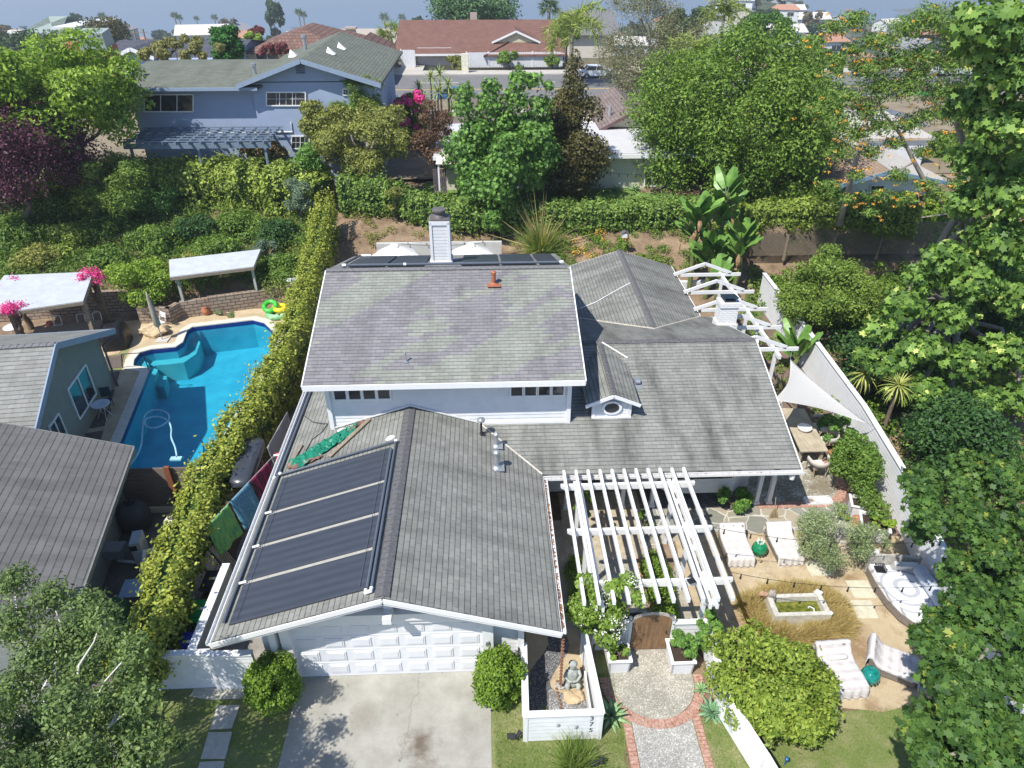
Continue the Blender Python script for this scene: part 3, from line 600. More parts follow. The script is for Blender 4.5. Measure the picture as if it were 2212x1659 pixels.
mb = MB(); mb.bar((3.19, 19.42, 3.70), (4.11, 19.42, 4.09), .04, .11); mb.bar((5.03, 19.42, 3.70), (4.11, 19.42, 4.09), .04, .11); mb.tube([(4.2, 22.85, 4.24), (5.05, 22.1, 3.98)], .03, 5); obj('rake_board', mb, WTRIM, D)
mb = MB(); N = 28
for r0, r1, y0, y1 in ((.25, .34, 19.58, 19.66),):
    ring = lambda r, y: [(4.11+r*math.cos(2*math.pi*i/N), y, 3.52+r*.78*math.sin(2*math.pi*i/N)) for i in range(N)]
    k = len(mb.v); mb.v += ring(r0, y0)+ring(r1, y0)+ring(r1, y1)+ring(r0, y1)
    for j in range(3):
        for i in range(N): mb.f.append((k+j*N+i, k+j*N+(i+1) % N, k+(j+1)*N+(i+1) % N, k+(j+1)*N+i))
w = obj('round_window', mb, WTRIM, D); mb = MB(); mb.add([(4.11+.26*math.cos(2*math.pi*i/N), 19.62, 3.52+.2*math.sin(2*math.pi*i/N)) for i in range(N)], [tuple(range(N))]); obj('pane', mb, GLASS, w)
# bay, porch posts, doors under the front eave
mb = MB(); mb.prism([(5.9, 19.5), (5.9, 18.9), (6.2, 18.6), (8.4, 18.6), (8.7, 18.9), (8.7, 19.5)], .55, 2.2); B = obj('bay_window', mb, WHITE, H)
mb = MB(); mb.bb(6.35, 8.25, 18.57, 18.62, 1.2, 2.0); obj('pane', mb, GLASS, B)
for x in (2.6, 4.55, 5.6, 9.3, 9.75):
    mb = MB(); mb.bb(x-.07, x+.07, 18.53, 18.67, 0, 2.33); mb.bb(x-.11, x+.11, 18.49, 18.71, 0, .12); mb.bar((x, 18.6, 1.75), (x+.35, 18.6, 2.3), .07, .07); obj('porch_post', mb, WTRIM, H)
mb = MB(); mb.bb(3.0, 4.0, 19.47, 19.52, .05, 2.1); obj('front_door', mb, M('dark door', (.06, .05, .045), .5), H)
# ceiling (soffit) under eaves
mb = MB(); mb.bb(1.75, 9.9, 17.55, 19.6, 2.32, 2.35); obj('soffit', mb, WHITE, H)
# solar pool heating on the garage roof
GLp = lambda x, y, dz=0.: (x, y, 3.83+.325*(x+2.6)+dz)
SOL = M('black solar matting', (.03, .035, .048), .42, .3, 4, .0)
def solmat():
    m, nt, b = newmat('solar matting'); p = wpos(nt); w = nt.nodes.new('ShaderNodeTexWave'); w.bands_direction = 'Y'; w.inputs['Scale'].default_value = 12; nt.links.new(p, w.inputs['Vector'])
    w2 = nt.nodes.new('ShaderNodeTexWave'); w2.bands_direction = 'Y'; w2.inputs['Scale'].default_value = 1.1; w2.inputs['Distortion'].default_value = .3; nt.links.new(p, w2.inputs['Vector'])
    c = mixc(nt, w2.outputs['Fac'], (.045, .052, .066), (.058, .067, .085)); c = mixc(nt, .5, c, ramp(nt, noise(nt, vscale(nt, p, (.6, 4, 1)), 2, 4), (.3, .6), (.7, 1.)), 'MULTIPLY')
    nt.links.new(c, b.inputs['Base Color']); b.inputs['Roughness'].default_value = .42; bump(nt, b, w.outputs['Fac'], .15, .006); return m
SOLM = solmat()
for y0, y1 in ((11.95, 13.15), (13.28, 14.42), (14.56, 15.78), (15.92, 17.35)):
    pass
for y in (13.185, 14.485, 15.835): m3 = MB(); m3.slab([GLp(-6.5, y-.065, .03), GLp(-3.05, y-.065, .03), GLp(-3.05, y+.065, .03), GLp(-6.5, y+.065, .03)], .02); obj('pale_strip', m3, M('pale roof strip', (.36, .35, .31), .9, .12, 8), H)
ysol = [(11.85, 13.12), (13.25, 14.42), (14.55, 15.77), (15.9, 17.4)]
for y0, y1 in ysol:
    mb = MB(); mb.slab([GLp(-6.5, y0, .06), GLp(-3.05, y0, .06), GLp(-3.05, y1, .06), GLp(-6.5, y1, .06)], .03); obj('solar_panel', mb, SOLM, H)
mb = MB(); mb.tube([GLp(-2.88, 11.75, .1), GLp(-2.88, 17.6, .1), GLp(-6.6, 17.6, .1), GLp(-6.75, 17.7, .1)], .04, 8); mb.tube([GLp(-3.0, 11.85, .08), GLp(-3.0, 17.3, .08)], .04, 8)
mb.tube([GLp(-6.66, 11.95, .09), GLp(-6.66, 17.7, .09), GLp(-6.62, 24, .09)], .045, 8); mb.tube([GLp(-6.76, 17.6, .09), GLp(-6.76, 28, .09)], .04, 8)
for x in (-3.2, -6.32): mb.tube([GLp(x, 11.95, .1), GLp(x, 17.3, .1)], .008, 4)
obj('solar_pipe', mb, GREYP, H)
mb = MB()
for p in (GLp(-2.88, 17.6, .1), GLp(-6.6, 17.62, .12), GLp(-6.76, 17.5, .12)): m3 = MB(); m3.ball(p, .06, 8, 6); obj('pipe_fitting', m3, WTRIM, H)
mb.tube([GLp(-2.88, 11.8, .1), GLp(-2.88, 11.7, .1), GLp(-3.02, 11.7, .08), GLp(-3.02, 11.8, .08)], .05, 8)
for y in (13.18, 14.48, 15.84): m3 = MB(); m3.tube([GLp(-6.62, y, .09), GLp(-6.42, y, .09)], .035, 6); obj('pipe_fitting', m3, WTRIM, H)
obj('pipe_fitting', mb, WTRIM, H)
for k, (x, y) in enumerate(((-3.11, 18.0), (-4.95, 19.3), (-4.6, 19.35), (-4.75, 19.3))):
    mb = MB(); g = random.Random(k); r0 = (.15, .12, .05, .06)[k]
    mb.add([GLp(x+r0*g.uniform(.7, 1.15)*math.cos(t), y+r0*g.uniform(.6, 1.)*math.sin(t), .006) for t in [i*math.pi/7 for i in range(14)]], [tuple(range(14))]); obj('sealant_patch', mb, WTRIM, H)
# upper roof back slope solar
B2 = lambda x, y, dz=0.: (x, y, 6.72-.3058*(y-24.15)+dz)
for x0, x1 in ((-5.1, -3.8), (-3.7, -2.35), (-.95, .45), (.57, 1.85), (1.97, 2.75)):
    mb = MB(); mb.slab([B2(x0, 24.75, .06), B2(x1, 24.75, .06), B2(x1, 28.8, .06), B2(x0, 28.8, .06)], .03); obj('solar_panel', mb, SOLM, H)
mb = MB(); mb.tube([B2(-5.2, 24.6, .12), B2(2.8, 24.6, .12)], .045, 8); mb.tube([B2(-5.35, 24.7, .1), B2(-5.35, 28.8, .1)], .045, 8); obj('solar_pipe', mb, GREYP, H)
mb = MB(); mb.tube([B2(-5.3, 24.6, .12), B2(-5.15, 24.6, .12)], .055, 8); mb.tube([B2(-3.05, 24.6, .12), B2(-2.95, 24.6, .12)], .055, 8); mb.tube([B2(2.7, 24.6, .12), B2(2.85, 24.6, .12)], .055, 8); mb.tube([B2(-5.35, 28.7, .1), B2(-4.9, 28.7, .1)], .05, 8); obj('pipe_fitting', mb, WTRIM, H)
# chimneys
mb = MB(); x0, x1, y0, y1 = -2.1, -1.42, 26.1, 26.75; mb.bb(x0+.02, x1-.02, y0+.02, y1-.02, 5.7, 7.82)
for z in np.arange(6.0, 7.6, .13): mb.bb(x0-.012, x1+.012, y0-.012, y1+.012, z, z+.115)
for x in (x0, x1):
    for y in (y0, y1): mb.bb(x-.05, x+.05, y-.05, y+.05, 6.0, 7.75)
mb.bb(x0-.09, x1+.09, y0-.09, y1+.09, 5.85, 6.2); mb.bb(x0-.05, x1+.05, y0-.05, y1+.05, 7.65, 7.8)
ch = obj('chimney', mb, WHITE, H); mb = MB(); mb.bb(x0-.03, x1+.03, y0-.03, y1+.03, 7.8, 7.86); mb.lathe(((x0+x1)/2, (y0+y1)/2, 7.86), [(.27, 0), (.24, .06), (.2, .1), (.2, .22), (.27, .24), (.27, .3), (.05, .33)], 20); obj('chimney_cap', mb, M('weathered steel', (.12, .11, .11), .6, .4, 12), ch)
def wbrick():
    m, nt, b = newmat('white painted brick'); br = nt.nodes.new('ShaderNodeTexBrick'); nt.links.new(coord(nt, 'UV'), br.inputs['Vector']); br.inputs['Scale'].default_value = 1; br.inputs['Brick Width'].default_value = .24; br.inputs['Row Height'].default_value = .085; br.inputs['Mortar Size'].default_value = .008
    b.inputs['Base Color'].default_value = (.8, .8, .79, 1); nt.links.new(mixc(nt, br.outputs['Fac'], (.82, .82, .81), (.6, .6, .6)), b.inputs['Base Color']); bump(nt, b, mth(nt, 'SUBTRACT', 1., br.outputs['Fac']), .7, .02); return m
mb = MB(); cxx, cyy = 9.9, 26.1
for a, hw, hd, z0, z1 in ((0, .42, .34, 2.9, 3.35), (0, .36, .29, 3.3, 4.12), (0, .41, .34, 4.1, 4.28)):
    c4 = [(cxx-hw, cyy-hd), (cxx+hw, cyy-hd), (cxx+hw, cyy+hd), (cxx-hw, cyy+hd)]
    for i in range(4):
        p, q = c4[i], c4[(i+1) % 4]; quadface(mb, [(p[0], p[1], z0), (q[0], q[1], z0), (q[0], q[1], z1), (p[0], p[1], z1)], (q[0]-p[0], q[1]-p[1], 0))
    mb.add([(x, y, z1) for x, y in c4], [(0, 1, 2, 3)])
ch = obj('brick_chimney', mb, wbrick(), H); mb = MB(); mb.bb(cxx-.2, cxx+.2, cyy-.18, cyy+.18, 4.28, 4.36); mb.box((cxx, cyy, 4.47), (.62, .56, .03), 0, -.12)
for dx, dy in ((-.2, -.18), (.2, -.18), (.2, .18), (-.2, .18)): mb.tube([(cxx+dx, cyy+dy, 4.3), (cxx+dx, cyy+dy, 4.46)], .015, 5)
obj('chimney_cap', mb, M('navy cap', (.02, .035, .06), .3), ch)
# vents
GRp = lambda x, y: (x, y, 3.83-.325*(x+2.6))
def vent(x, y, z, h, r, capr, mat, capm=None, nm='vent_pipe', flash=True):
    mb = MB(); mb.sm = False; prof = [(r*2.0, -.06), (r*2.0, .015), (r*1.15, .06), (r, .08), (r, h-.1), (r*1.05, h-.1)]
    mb.lathe((x, y, z), prof, 14)
    if flash: mb.box((x, y, z+.012), (r*6, r*6, .012))
    v = obj(nm, mb, mat, H); mb = MB(); mb.lathe((x, y, z+h-.12), [(capr*.7, 0), (capr, .03), (capr, .09), (capr*.3, .14)], 16); obj('vent_cap', mb, capm or mat, v)
vent(-.28, 18.9, 3.07, .62, .035, .13, BLACK, METAL); vent(.2, 18.45, 2.93, .5, .07, .09, METAL); vent(.19, 17.35, 2.93, .62, .08, .115, METAL)
vent(.24, 23.25, 6.45, .5, .08, .1, M('rusty pipe', (.35, .13, .07), .85, .4, 14), nm='rusty_vent'); vent(-2.64, 19.72, 5.39, .38, .025, .03, METAL, nm='small_vent')
mb = MB(); mb.box((5.22, 21.05, 3.66), (.22, .2, .14)); mb.tube([(5.14, 20.93, 3.7), (5.3, 20.93, 3.7)], .07, 10); mb.box((5.25, 20.85, 3.54), (.25, .2, .02), 0, .31); obj('roof_vent', mb, METAL, H)
# rain chain and downspout
mb = MB(); p0 = P(1209, 1371, 2.25); g = random.Random(2)
for i in range(16): mb.lathe((1.72, 11.55, 2.15-.13*i), [(.012, 0), (.045, .06), (.05, .07), (.012, .075)], 8)
mb.tube([(1.72, 11.55, 2.3), (1.72, 11.55, .1)], .006, 4); obj('rain_chain', mb, M('rusty chain', (.2, .1, .06), .8), H)
mb = MB(); mb.lathe((9.75, 17.5, 1.98), [(.03, 0), (.09, .05), (.1, .2), (.06, .22)], 12); mb.tube([(9.75, 17.45, 2.3), (9.75, 17.5, 2.15)], .03, 6); obj('wall_lamp', mb, WTRIM, H)
# tarp, board and wires lying on the roof
g = random.Random(8); TP = M('green tarpaulin', (.01, .16, .09), .3, .35, 9, .5, 25, c2=(.02, .26, .16))
def ragged(pts, n, amp, lift):
    mb = MB(); a0, b0, a1, b1 = pts; mb.sm = False; k = 7
    for i in range(n+1):
        t = i/n
        for j in range(k):
            s = j/(k-1); x = (a0[0]*(1-t)+a1[0]*t)*(1-s)+(b0[0]*(1-t)+b1[0]*t)*s+g.uniform(-amp, amp); y = (a0[1]*(1-t)+a1[1]*t)*(1-s)+(b0[1]*(1-t)+b1[1]*t)*s+g.uniform(-amp, amp)
            mb.v.append(GLp(x, y, .03+g.random()*lift))
    for i in range(n):
        for j in range(k-1): q = i*k+j; mb.f.append((q, q+1, q+k+1, q+k))
    return mb
tarp = thing('tarpaulin', 'crumpled green tarpaulin lying on the garage roof slope', 'tarpaulin', (-5.3, 18.2, 2.95))
obj('sheet', ragged([(-6.5, 18.25), (-6.05, 17.6), (-4.35, 19.4), (-4.4, 18.8)], 26, .03, .12), TP, tarp)
obj('torn_felt', ragged([(-6.55, 17.95), (-6.1, 17.72), (-5.3, 18.05), (-5.35, 17.95)], 10, .03, .08), M('brown felt', (.2, .11, .09), .8, .3, 8), tarp)
obj('felt_strip', ragged([(-4.75, 19.0), (-4.65, 18.85), (-4.2, 19.45), (-4.15, 19.25)], 8, .02, .1), M('brown felt', (.2, .11, .09)), tarp)
WOODG = M('weathered timber', (.27, .22, .16), .85, .3, 9, .3, 40)
mb = MB(); mb.bar(GLp(-3.95, 19.35, .07), GLp(-5.05, 17.85, .07), .13, .045); tag(obj('timber_board', mb, WOODG), 'long weathered board lying on the roof beside the green tarpaulin, reaching the upper wall', 'board')
mb = MB(); mb.bar(GLp(-6.2, 19.0, .07), GLp(-6.4, 17.95, .07), .08, .045); tag(obj('timber_board', mb, WOODG), 'short timber batten lying near the left eave at the lower end of the green tarpaulin', 'board')
mb = MB(); mb.tube([GLp(-6.55, 20.9, .04), GLp(-6.1, 20.3, .03), GLp(-5.7, 20.0, .03), GLp(-5.5, 19.9, .03), GLp(-5.6, 19.5, .03), GLp(-5.9, 19.2, .03), GLp(-6.0, 18.6, .03)], .012, 5); tag(obj('cable', mb, BLACK), 'thin loose black cable trailing over the roof left of the upper wall', 'cable')
Wp = lambda x, y: (x, y, 3.43-.31*(6.75-x)+.02)
mb = MB(); mb.tube([Wp(4.2, 28.9), Wp(4.9, 29.05), Wp(5.7, 29.5), Wp(6.6, 29.95)], .02, 5); tag(obj('cable', mb, WTRIM), 'pale cable crossing the left slope of the rear wing roof', 'cable')
# ---------------- front planter enclosure ----------------
def fence(name, label, runs, h, cap=.12, cat='fence', rise=.15, th_=.1, z0=0., posts=True, mat=None, cutz=None):
    """runs: list of ((x,y),(x,y)) wall panels with lapped boards both sides and a cap board; part panel / cap / post"""
    t = thing(name, label, cat, (runs[0][0][0], runs[0][0][1], z0))
    for ri, (a, b) in enumerate(runs):
        a2, b2 = Vector(a), Vector(b); d = (b2-a2).normalized(); n = Vector((-d.y, d.x)); L = (b2-a2).length; ang = math.atan2(d.y, d.x); m = (a2+b2)/2
        mb = MB(); mb.box((m.x, m.y, z0+h/2), (L, th_*.5, h), ang)
        siding(mb, a2+n*th_*.25, b2+n*th_*.25, z0+.03, z0+h, n, rise); siding(mb, a2-n*th_*.25, b2-n*th_*.25, z0+.03, z0+h, -n, rise); obj('panel', mb, mat or WHITE, t)
        if cap: mb = MB(); mb.box((m.x, m.y, z0+h+.023+.004*ri), (L+cap*.6, cap, .04), ang); obj('cap', mb, WTRIM, t)
    if posts:
        for p in {tuple(q) for r_ in runs for q in r_}:
            mb = MB(); mb.bb(p[0]-.055, p[0]+.055, p[1]-.055, p[1]+.055, z0, z0+h+.01); obj('post', mb, WTRIM, t)
    return t
pw = fence('planter_wall', 'low white clapboard planter enclosure beside the driveway with house number 375', [((.72, 10.2), (2.55, 10.2)), ((.78, 12.2), (.72, 10.2)), ((2.55, 10.2), (2.42, 12.6))], 1.04, .17, 'planter wall')
mb = MB(); mb.bb(2.33, 2.37, 10.45, 11.6, .35, .7); obj('rail', mb, WTRIM, pw)
DIG = M('black numerals', (.03, .035, .04), .5)
def text(s, size, loc, rot, mat, parent, nm, ext=.008):
    c = bpy.data.curves.new(nm, 'FONT'); c.body = s; c.size = size; c.extrude = ext; c.align_x = 'CENTER'; o = bpy.data.objects.new('tmp', c)
    me = bpy.data.meshes.new_from_object(o); bpy.data.objects.remove(o); me.materials.clear(); me.materials.append(mat)
    o = bpy.data.objects.new(nm, me); COL.objects.link(o)
    if parent: o.parent = parent; loc = Vector(loc)-wloc(parent)
    o.location = loc; o.rotation_euler = rot; return o
for k, ch_ in enumerate('375'): text(ch_, .23, (2.33, 10.155, .80-.235*k), (R(90), 0, 0), DIG, pw, 'house_number', .003)
for (x, z, r_) in ((1.5, .72, .5), (1.95, .62, .2)):
    mb = MB(); mb.tube([(x-.04, 10.12, z-.08), (x, 10.11, z-.02), (x+.01, 10.11, z+.03), (x-.01, 10.12, z+.07)], [.004, .012, .014, .004], 6)
    for s in (-1, 1):
        for zz in (-.02, .035): mb.tube([(x, 10.11, z+zz), (x+s*.035, 10.12, z+zz+.015*s)], .004, 4)
    tag(obj('lizard_ornament', mb, METAL), ('small metal lizard ornament on the planter wall, the %s of the two' % ('left' if x < 1.7 else 'right')), 'ornament')
sheet('planter_sand', [(.8, 10.3), (2.5, 10.3), (2.4, 13.5), (.9, 13.5)], .02, SAND)
zz_ = lambda l: [P((1260+x/5.925)*.8848, (1560+y/5.925)*.8848, 0) for x, y in l]
sheet('planter_gravel', zz_([(150, 1150), (170, 700), (210, 470), (300, 330), (380, 240), (470, 80), (440, -80), (600, -150), (740, -20), (770, 100), (740, 220), (650, 340), (560, 480), (490, 620), (500, 700), (560, 760), (700, 800), (900, 830), (1020, 890), (1200, 1020), (1200, 1150)]), .026, GRAV)
sheet('planter_pale_gravel', zz_([(480, 1150), (470, 760), (500, 730), (560, 775), (700, 815), (900, 845), (1010, 900), (1150, 1030), (1150, 1150)]), .03, GRAVL)
# seated stone figure on a boulder
st = thing('garden_statue', 'weathered grey-green stone figure seated in the sandy planter enclosure', 'statue', (2.05, 11.75, 0))
STN = M('mossy stone', (.34, .37, .34), .85, .3, 9, .6, 30)
mb = MB(); mb.sm = True; mb.lathe((2.05, 11.75, .0), [(.2, 0), (.23, .1), (.2, .2), (.15, .32), (.17, .46), (.13, .58), (.06, .63), (.05, .66)], 16, 1, .85)
mb.ball((2.05, 11.73, .75), (.085, .095, .11), 14, 10); mb.lathe((2.05, 11.74, .8), [(.1, 0), (.12, .03), (.08, .07), (.02, .09)], 12)
for s in (-1, 1): mb.tube([(2.05+s*.15, 11.75, .54), (2.05+s*.21, 11.68, .4), (2.05+s*.1, 11.56, .33), (2.05, 11.53, .36)], [.05, .045, .035, .03], 8); mb.tube([(2.05+s*.08, 11.7, .15), (2.05+s*.16, 11.5, .2), (2.05+s*.12, 11.46, .05)], [.08, .07, .05], 8)
obj('figure', mb, STN, st, True)
def rock(name, label, c, r, seed, mat, cat='rock', n=14, m_=9, group=None):
    g = random.Random(seed); mb = MB(); mb.sm = False; k = len(mb.v); c = Vector(c)
    for i in range(m_+1):
        ph = math.pi*i/m_
        for j in range(n):
            t = 2*math.pi*j/n; q = 1+.22*math.sin(3*t+seed)*math.sin(2*ph)+g.uniform(-.09, .09)
            mb.v.append((c.x+r[0]*q*math.sin(ph)*math.cos(t), c.y+r[1]*q*math.sin(ph)*math.sin(t), c.z-math.cos(ph)*r[2]*q))
    for i in range(m_):
        for j in range(n): mb.f.append((i*n+j, i*n+(j+1) % n, (i+1)*n+(j+1) % n, (i+1)*n+j))
    return tag(obj(name, mb, mat), label, cat, group)
TANR = M('tan sandstone', (.52, .40, .25), .85, .3, 5, .5, 25); GRYR = M('grey rock', (.36, .34, .31), .85, .3, 7, .5, 25)
rock('boulder', 'flat tan rock lying in the sand in front of the stone statue', (2.05, 11.3, .08), (.28, .22, .1), 3, TANR)
rock('boulder', 'dark flat stone in the sand beside the statue at its left', (1.75, 11.65, .05), (.16, .12, .05), 8, GRYR)
# metal ring chain in the sand
mb = MB()
for i in range(9): mb.lathe((1.66+.03*math.sin(i*.8), 10.9+i*.11, .04), [(.02, 0), (.045, .01), (.03, .03)], 8)
tag(obj('iron_garden_chain', mb, M('rusty chain', (.2, .1, .06))), 'rusty ringed garden chain lying in the planter sand', 'chain')
# ---------------- gate, its walls and white planter boxes ----------------
gt = thing('garden_gate', 'arched brown wooden plank gate between two short white walls', 'gate', (4.3, 12.72, 0))
GW = None
def woodmat(name, a, b_, ax=2):
    m, nt, b = newmat(name); p = wpos(nt); s = [14, 14, 14]; s[ax] = 1.2
    c = ramp(nt, noise(nt, vscale(nt, p, s), 1, 6, .7), (.3, a), (.7, b_)); c = mixc(nt, ramp(nt, noise(nt, p, 1.6, 4), (.5, 0.), (.75, .55)), c, [k*.45 for k in a])
    nt.links.new(c, b.inputs['Base Color']); b.inputs['Roughness'].default_value = .75; bump(nt, b, noise(nt, vscale(nt, p, s), 2, 4), .3, .01); return m
GW = woodmat('stained gate wood', (.16, .085, .04), (.30, .18, .09))
for k in range(7):
    x0 = 3.78+k*.15; x1 = x0+.145; f = lambda x: 1.22+.27*math.sqrt(max(0, 1-((x-4.305)/.56)**2)); mb = MB()
    mb.extrude([(x0, 12.69, .06), (x1, 12.69, .06), (x1, 12.69, f(x1)), ((x0+x1)/2, 12.69, f((x0+x1)/2)), (x0, 12.69, f(x0))], (0, .035, 0)); obj('plank', mb, GW, gt)
mb = MB(); ap = [(4.305+.57*math.cos(t), 12.70, 1.22+.3*math.sin(t)) for t in [i*math.pi/14 for i in range(15)]]
for a, b in zip(ap, ap[1:]): mb.bar(a, b, .09, .03, (0, 1, 0))
obj('arch_trim', mb, M('grey weathered trim', (.42, .39, .35), .8, .4, 14), gt)
mb = MB(); mb.tube([(4.7, 12.66, .72), (4.7, 12.62, .78), (4.7, 12.66, .86)], .012, 6); obj('handle', mb, BLACK, gt)
fence('garden_wall', 'short white clapboard wall left of the arched gate, partly under vines', [((2.75, 12.78), (3.68, 12.78))], 1.1, .14, 'wall')
fence('garden_wall', 'short white clapboard wall right of the arched gate', [((4.92, 12.78), (5.85, 12.78))], 1.02, .16, 'wall')
mb = MB(); mb.bb(3.68, 3.76, 12.7, 12.82, 0, 1.3); mb2 = MB(); mb2.bb(4.85, 4.93, 12.7, 12.82, 0, 1.3); obj('gate_post', mb, WTRIM, gt); obj('gate_post', mb2, WTRIM, gt)
SOILM = M('dark potting soil', (.05, .035, .025), .95, .4, 20)
def planterbox(label, c, w, d, h, rz=0):
    t = thing('planter_box', label, 'planter', (c[0], c[1], 0)); mb = MB(); cs = math.cos(rz); sn = math.sin(rz)
    rt = lambda x, y, z: (c[0]+x*cs-y*sn, c[1]+x*sn+y*cs, z)
    for (sx, sy) in ((0, -1), (1, 0), (0, 1), (-1, 0)):
        if sx == 0: q = [(-w*.46, sy*d*.46, 0), (w*.46, sy*d*.46, 0), (w/2, sy*d/2, h), (-w/2, sy*d/2, h)]; dd = (0, -sy*.04, 0)
        else: q = [(sx*w*.46, -d*.46, 0), (sx*w*.46, d*.46, 0), (sx*w/2, d/2, h), (sx*w/2, -d/2, h)]; dd = (-sx*.04, 0, 0)
        mb.extrude([rt(*p) for p in q], Vector(rt(*dd))-Vector(rt(0, 0, 0)))
    obj('box', mb, WHITE, t); mb = MB()
    for (x, y, l, a) in ((0, -d/2, w+.06, 0), (0, d/2, w+.06, 0), (w/2, 0, d+.06, 1), (-w/2, 0, d+.06, 1)): p = rt(x, y, h+.015+.003*a); mb.box(p, (l, .08, .03), rz+a*math.pi/2)
    obj('rim', mb, WTRIM, t); mb = MB(); mb.add([rt(-w*.46, -d*.46, h-.06), rt(w*.46, -d*.46, h-.06), rt(w*.46, d*.46, h-.06), rt(-w*.46, d*.46, h-.06)], [(0, 1, 2, 3)]); obj('soil', mb, SOILM, t)
    return t
planterbox('white square planter box with trailing plants on the left of the gate landing', (3.36, 12.27), .58, .58, .5)
planterbox('white square planter box with green plants on the right of the gate landing', (5.05, 12.25), .6, .75, .5)
planterbox('white planter box in front of the round-topped bush by the right fence', (12.65, 16.95), .85, .8, .55, -.35)
planterbox('small white planter box behind the terracotta pot near the patio edge', (12.55, 18.0), .4, .6, .5, -.3)
fence('picket_wall', 'long white clapboard fence running down the right of the front walk beside the citrus bush', [((5.85, 12.7), (5.75, 10.6)), ((5.75, 10.6), (6.2, 9.0)), ((6.2, 9.0), (6.9, 6.0))], .95, .18, rise=.14)
# ---------------- pergola ----------------
pg = thing('pergola', 'white timber pergola over the entry court, with eleven rafters on three beams', 'pergola', (4.2, 14.8, 0))
for y in (12.88, 14.83, 16.8):
    mb = MB(); x0, x1 = 2.15, 6.32; mb.extrude([(x0, y-.04, 2.6), (x1, y-.04, 2.6), (x1, y-.04, 2.5), (x1-.12, y-.04, 2.42), (x1-.2, y-.04, 2.4), (x0+.2, y-.04, 2.4), (x0+.12, y-.04, 2.42), (x0, y-.04, 2.5)], (0, .09, 0)); obj('beam', mb, WTRIM, pg)
for k in range(11): x = 2.29+.379*k; mb = MB(); mb.bb(x-.04, x+.04, 12.1, 17.33, 2.61, 2.75); obj('rafter', mb, WTRIM, pg)
for x in (2.72, 5.68):
    mb = MB(); mb.bb(x-.13, x-.06, 12.2, 17.2, 2.22, 2.4); obj('girder', mb, WTRIM, pg); mb = MB(); mb.bb(x+.05, x+.12, 12.2, 17.2, 2.22, 2.4); obj('girder', mb, WTRIM, pg)
    for y in (12.88, 14.83, 16.8):
        mb = MB(); mb.bb(x-.06, x+.05, y-.06, y+.06, 0, 2.4); obj('post', mb, WTRIM, pg)
        mb = MB()
        for s in (-1, 1):
            q = [(x, y+s*(.06+.5*(1-math.cos(t))), 1.72+.5*math.sin(t)) for t in [i*math.pi/12 for i in range(7)]]
            for a, b in zip(q, q[1:]): mb.bar(a, b, .09, .1, (1, 0, 0))
        obj('brace', mb, WTRIM, pg)
mb = MB(); mb.box((5.12, 12.62, 2.83), (.2, .16, .03), .3); mb.box((5.12, 12.66, 2.79), (.05, .05, .08)); tag(obj('solar_lamp', mb, BLACK), 'small black solar lamp fixed on top of a pergola rafter', 'lamp')
# dog behind the gate (standing, head to the right)
dg = thing('dog', 'black and white dog standing behind the wooden gate, facing right', 'dog', (4.1, 13.35, 0))
def skin(name, V, E, rad, mat, parent, sub=2):
    me = bpy.data.meshes.new(name); off = wloc(parent); me.from_pydata([tuple(Vector(v)-off) for v in V], E, []); o = bpy.data.objects.new(name, me); COL.objects.link(o); o.parent = parent
    s = o.modifiers.new('s', 'SKIN'); s.use_smooth_shade = True; ss = o.modifiers.new('u', 'SUBSURF'); ss.levels = sub; ss.render_levels = sub
    for i, r_ in enumerate(rad): me.skin_vertices[0].data[i].radius = (r_, r_) if not hasattr(r_, '__len__') else r_
    me.skin_vertices[0].data[0].use_root = True
    me.materials.append(mat); return o
m, nt, b = newmat('black and white fur'); p = wpos(nt); sx = nt.nodes.new('ShaderNodeSeparateXYZ'); nt.links.new(p, sx.inputs[0])
xx = mth(nt, 'ADD', sx.outputs[0], mth(nt, 'MULTIPLY', mth(nt, 'SUBTRACT', noise(nt, p, 5, 3), .5), .3))
c = ramp(nt, mth(nt, 'SUBTRACT', xx, 3.5), (.2, (.32, .33, .34)), (.21, (.015, .015, .018)), (.72, (.015, .015, .018)), (.73, (.5, .5, .5)), (.80, (.5, .5, .5)), (.81, (.015, .015, .018)))
c = mixc(nt, mth(nt, 'LESS_THAN', sx.outputs[2], .2), c, (.5, .48, .45)); nt.links.new(c, b.inputs['Base Color']); b.inputs['Roughness'].default_value = .9; bump(nt, b, noise(nt, p, 90, 3), .6, .02)
X, Yd = 3.6, 13.4
V = [(X, Yd, .5), (X+.3, Yd, .53), (X+.6, Yd-.02, .54), (X+.75, Yd-.05, .6), (X+.9, Yd-.1, .68), (X+1.02, Yd-.16, .7), (X+1.14, Yd-.2, .66),
     (X-.02, Yd-.11, .42), (X+.04, Yd-.12, .24), (X-.05, Yd-.12, .14), (X-.02, Yd-.12, .02), (X-.02, Yd+.11, .42), (X+.1, Yd+.12, .24), (X+.02, Yd+.12, .14), (X+.05, Yd+.12, .02),
     (X+.62, Yd-.12, .38), (X+.6, Yd-.12, .2), (X+.64, Yd-.12, .02), (X+.62, Yd+.1, .38), (X+.66, Yd+.1, .2), (X+.7, Yd+.1, .02),
     (X-.12, Yd, .55), (X-.3, Yd+.02, .5), (X-.42, Yd+.05, .58), (X+1.22, Yd-.22, .64)]
E_ = [(0, 1), (1, 2), (2, 3), (3, 4), (4, 5), (5, 6), (0, 7), (7, 8), (8, 9), (9, 10), (0, 11), (11, 12), (12, 13), (13, 14), (2, 15), (15, 16), (16, 17), (2, 18), (18, 19), (19, 20), (0, 21), (21, 22), (22, 23), (6, 24)]
rd = [.13, .13, .15, .11, .08, .095, .05, .08, .05, .03, .035, .08, .05, .03, .035, .06, .035, .035, .06, .035, .035, .04, .025, .02, .035]
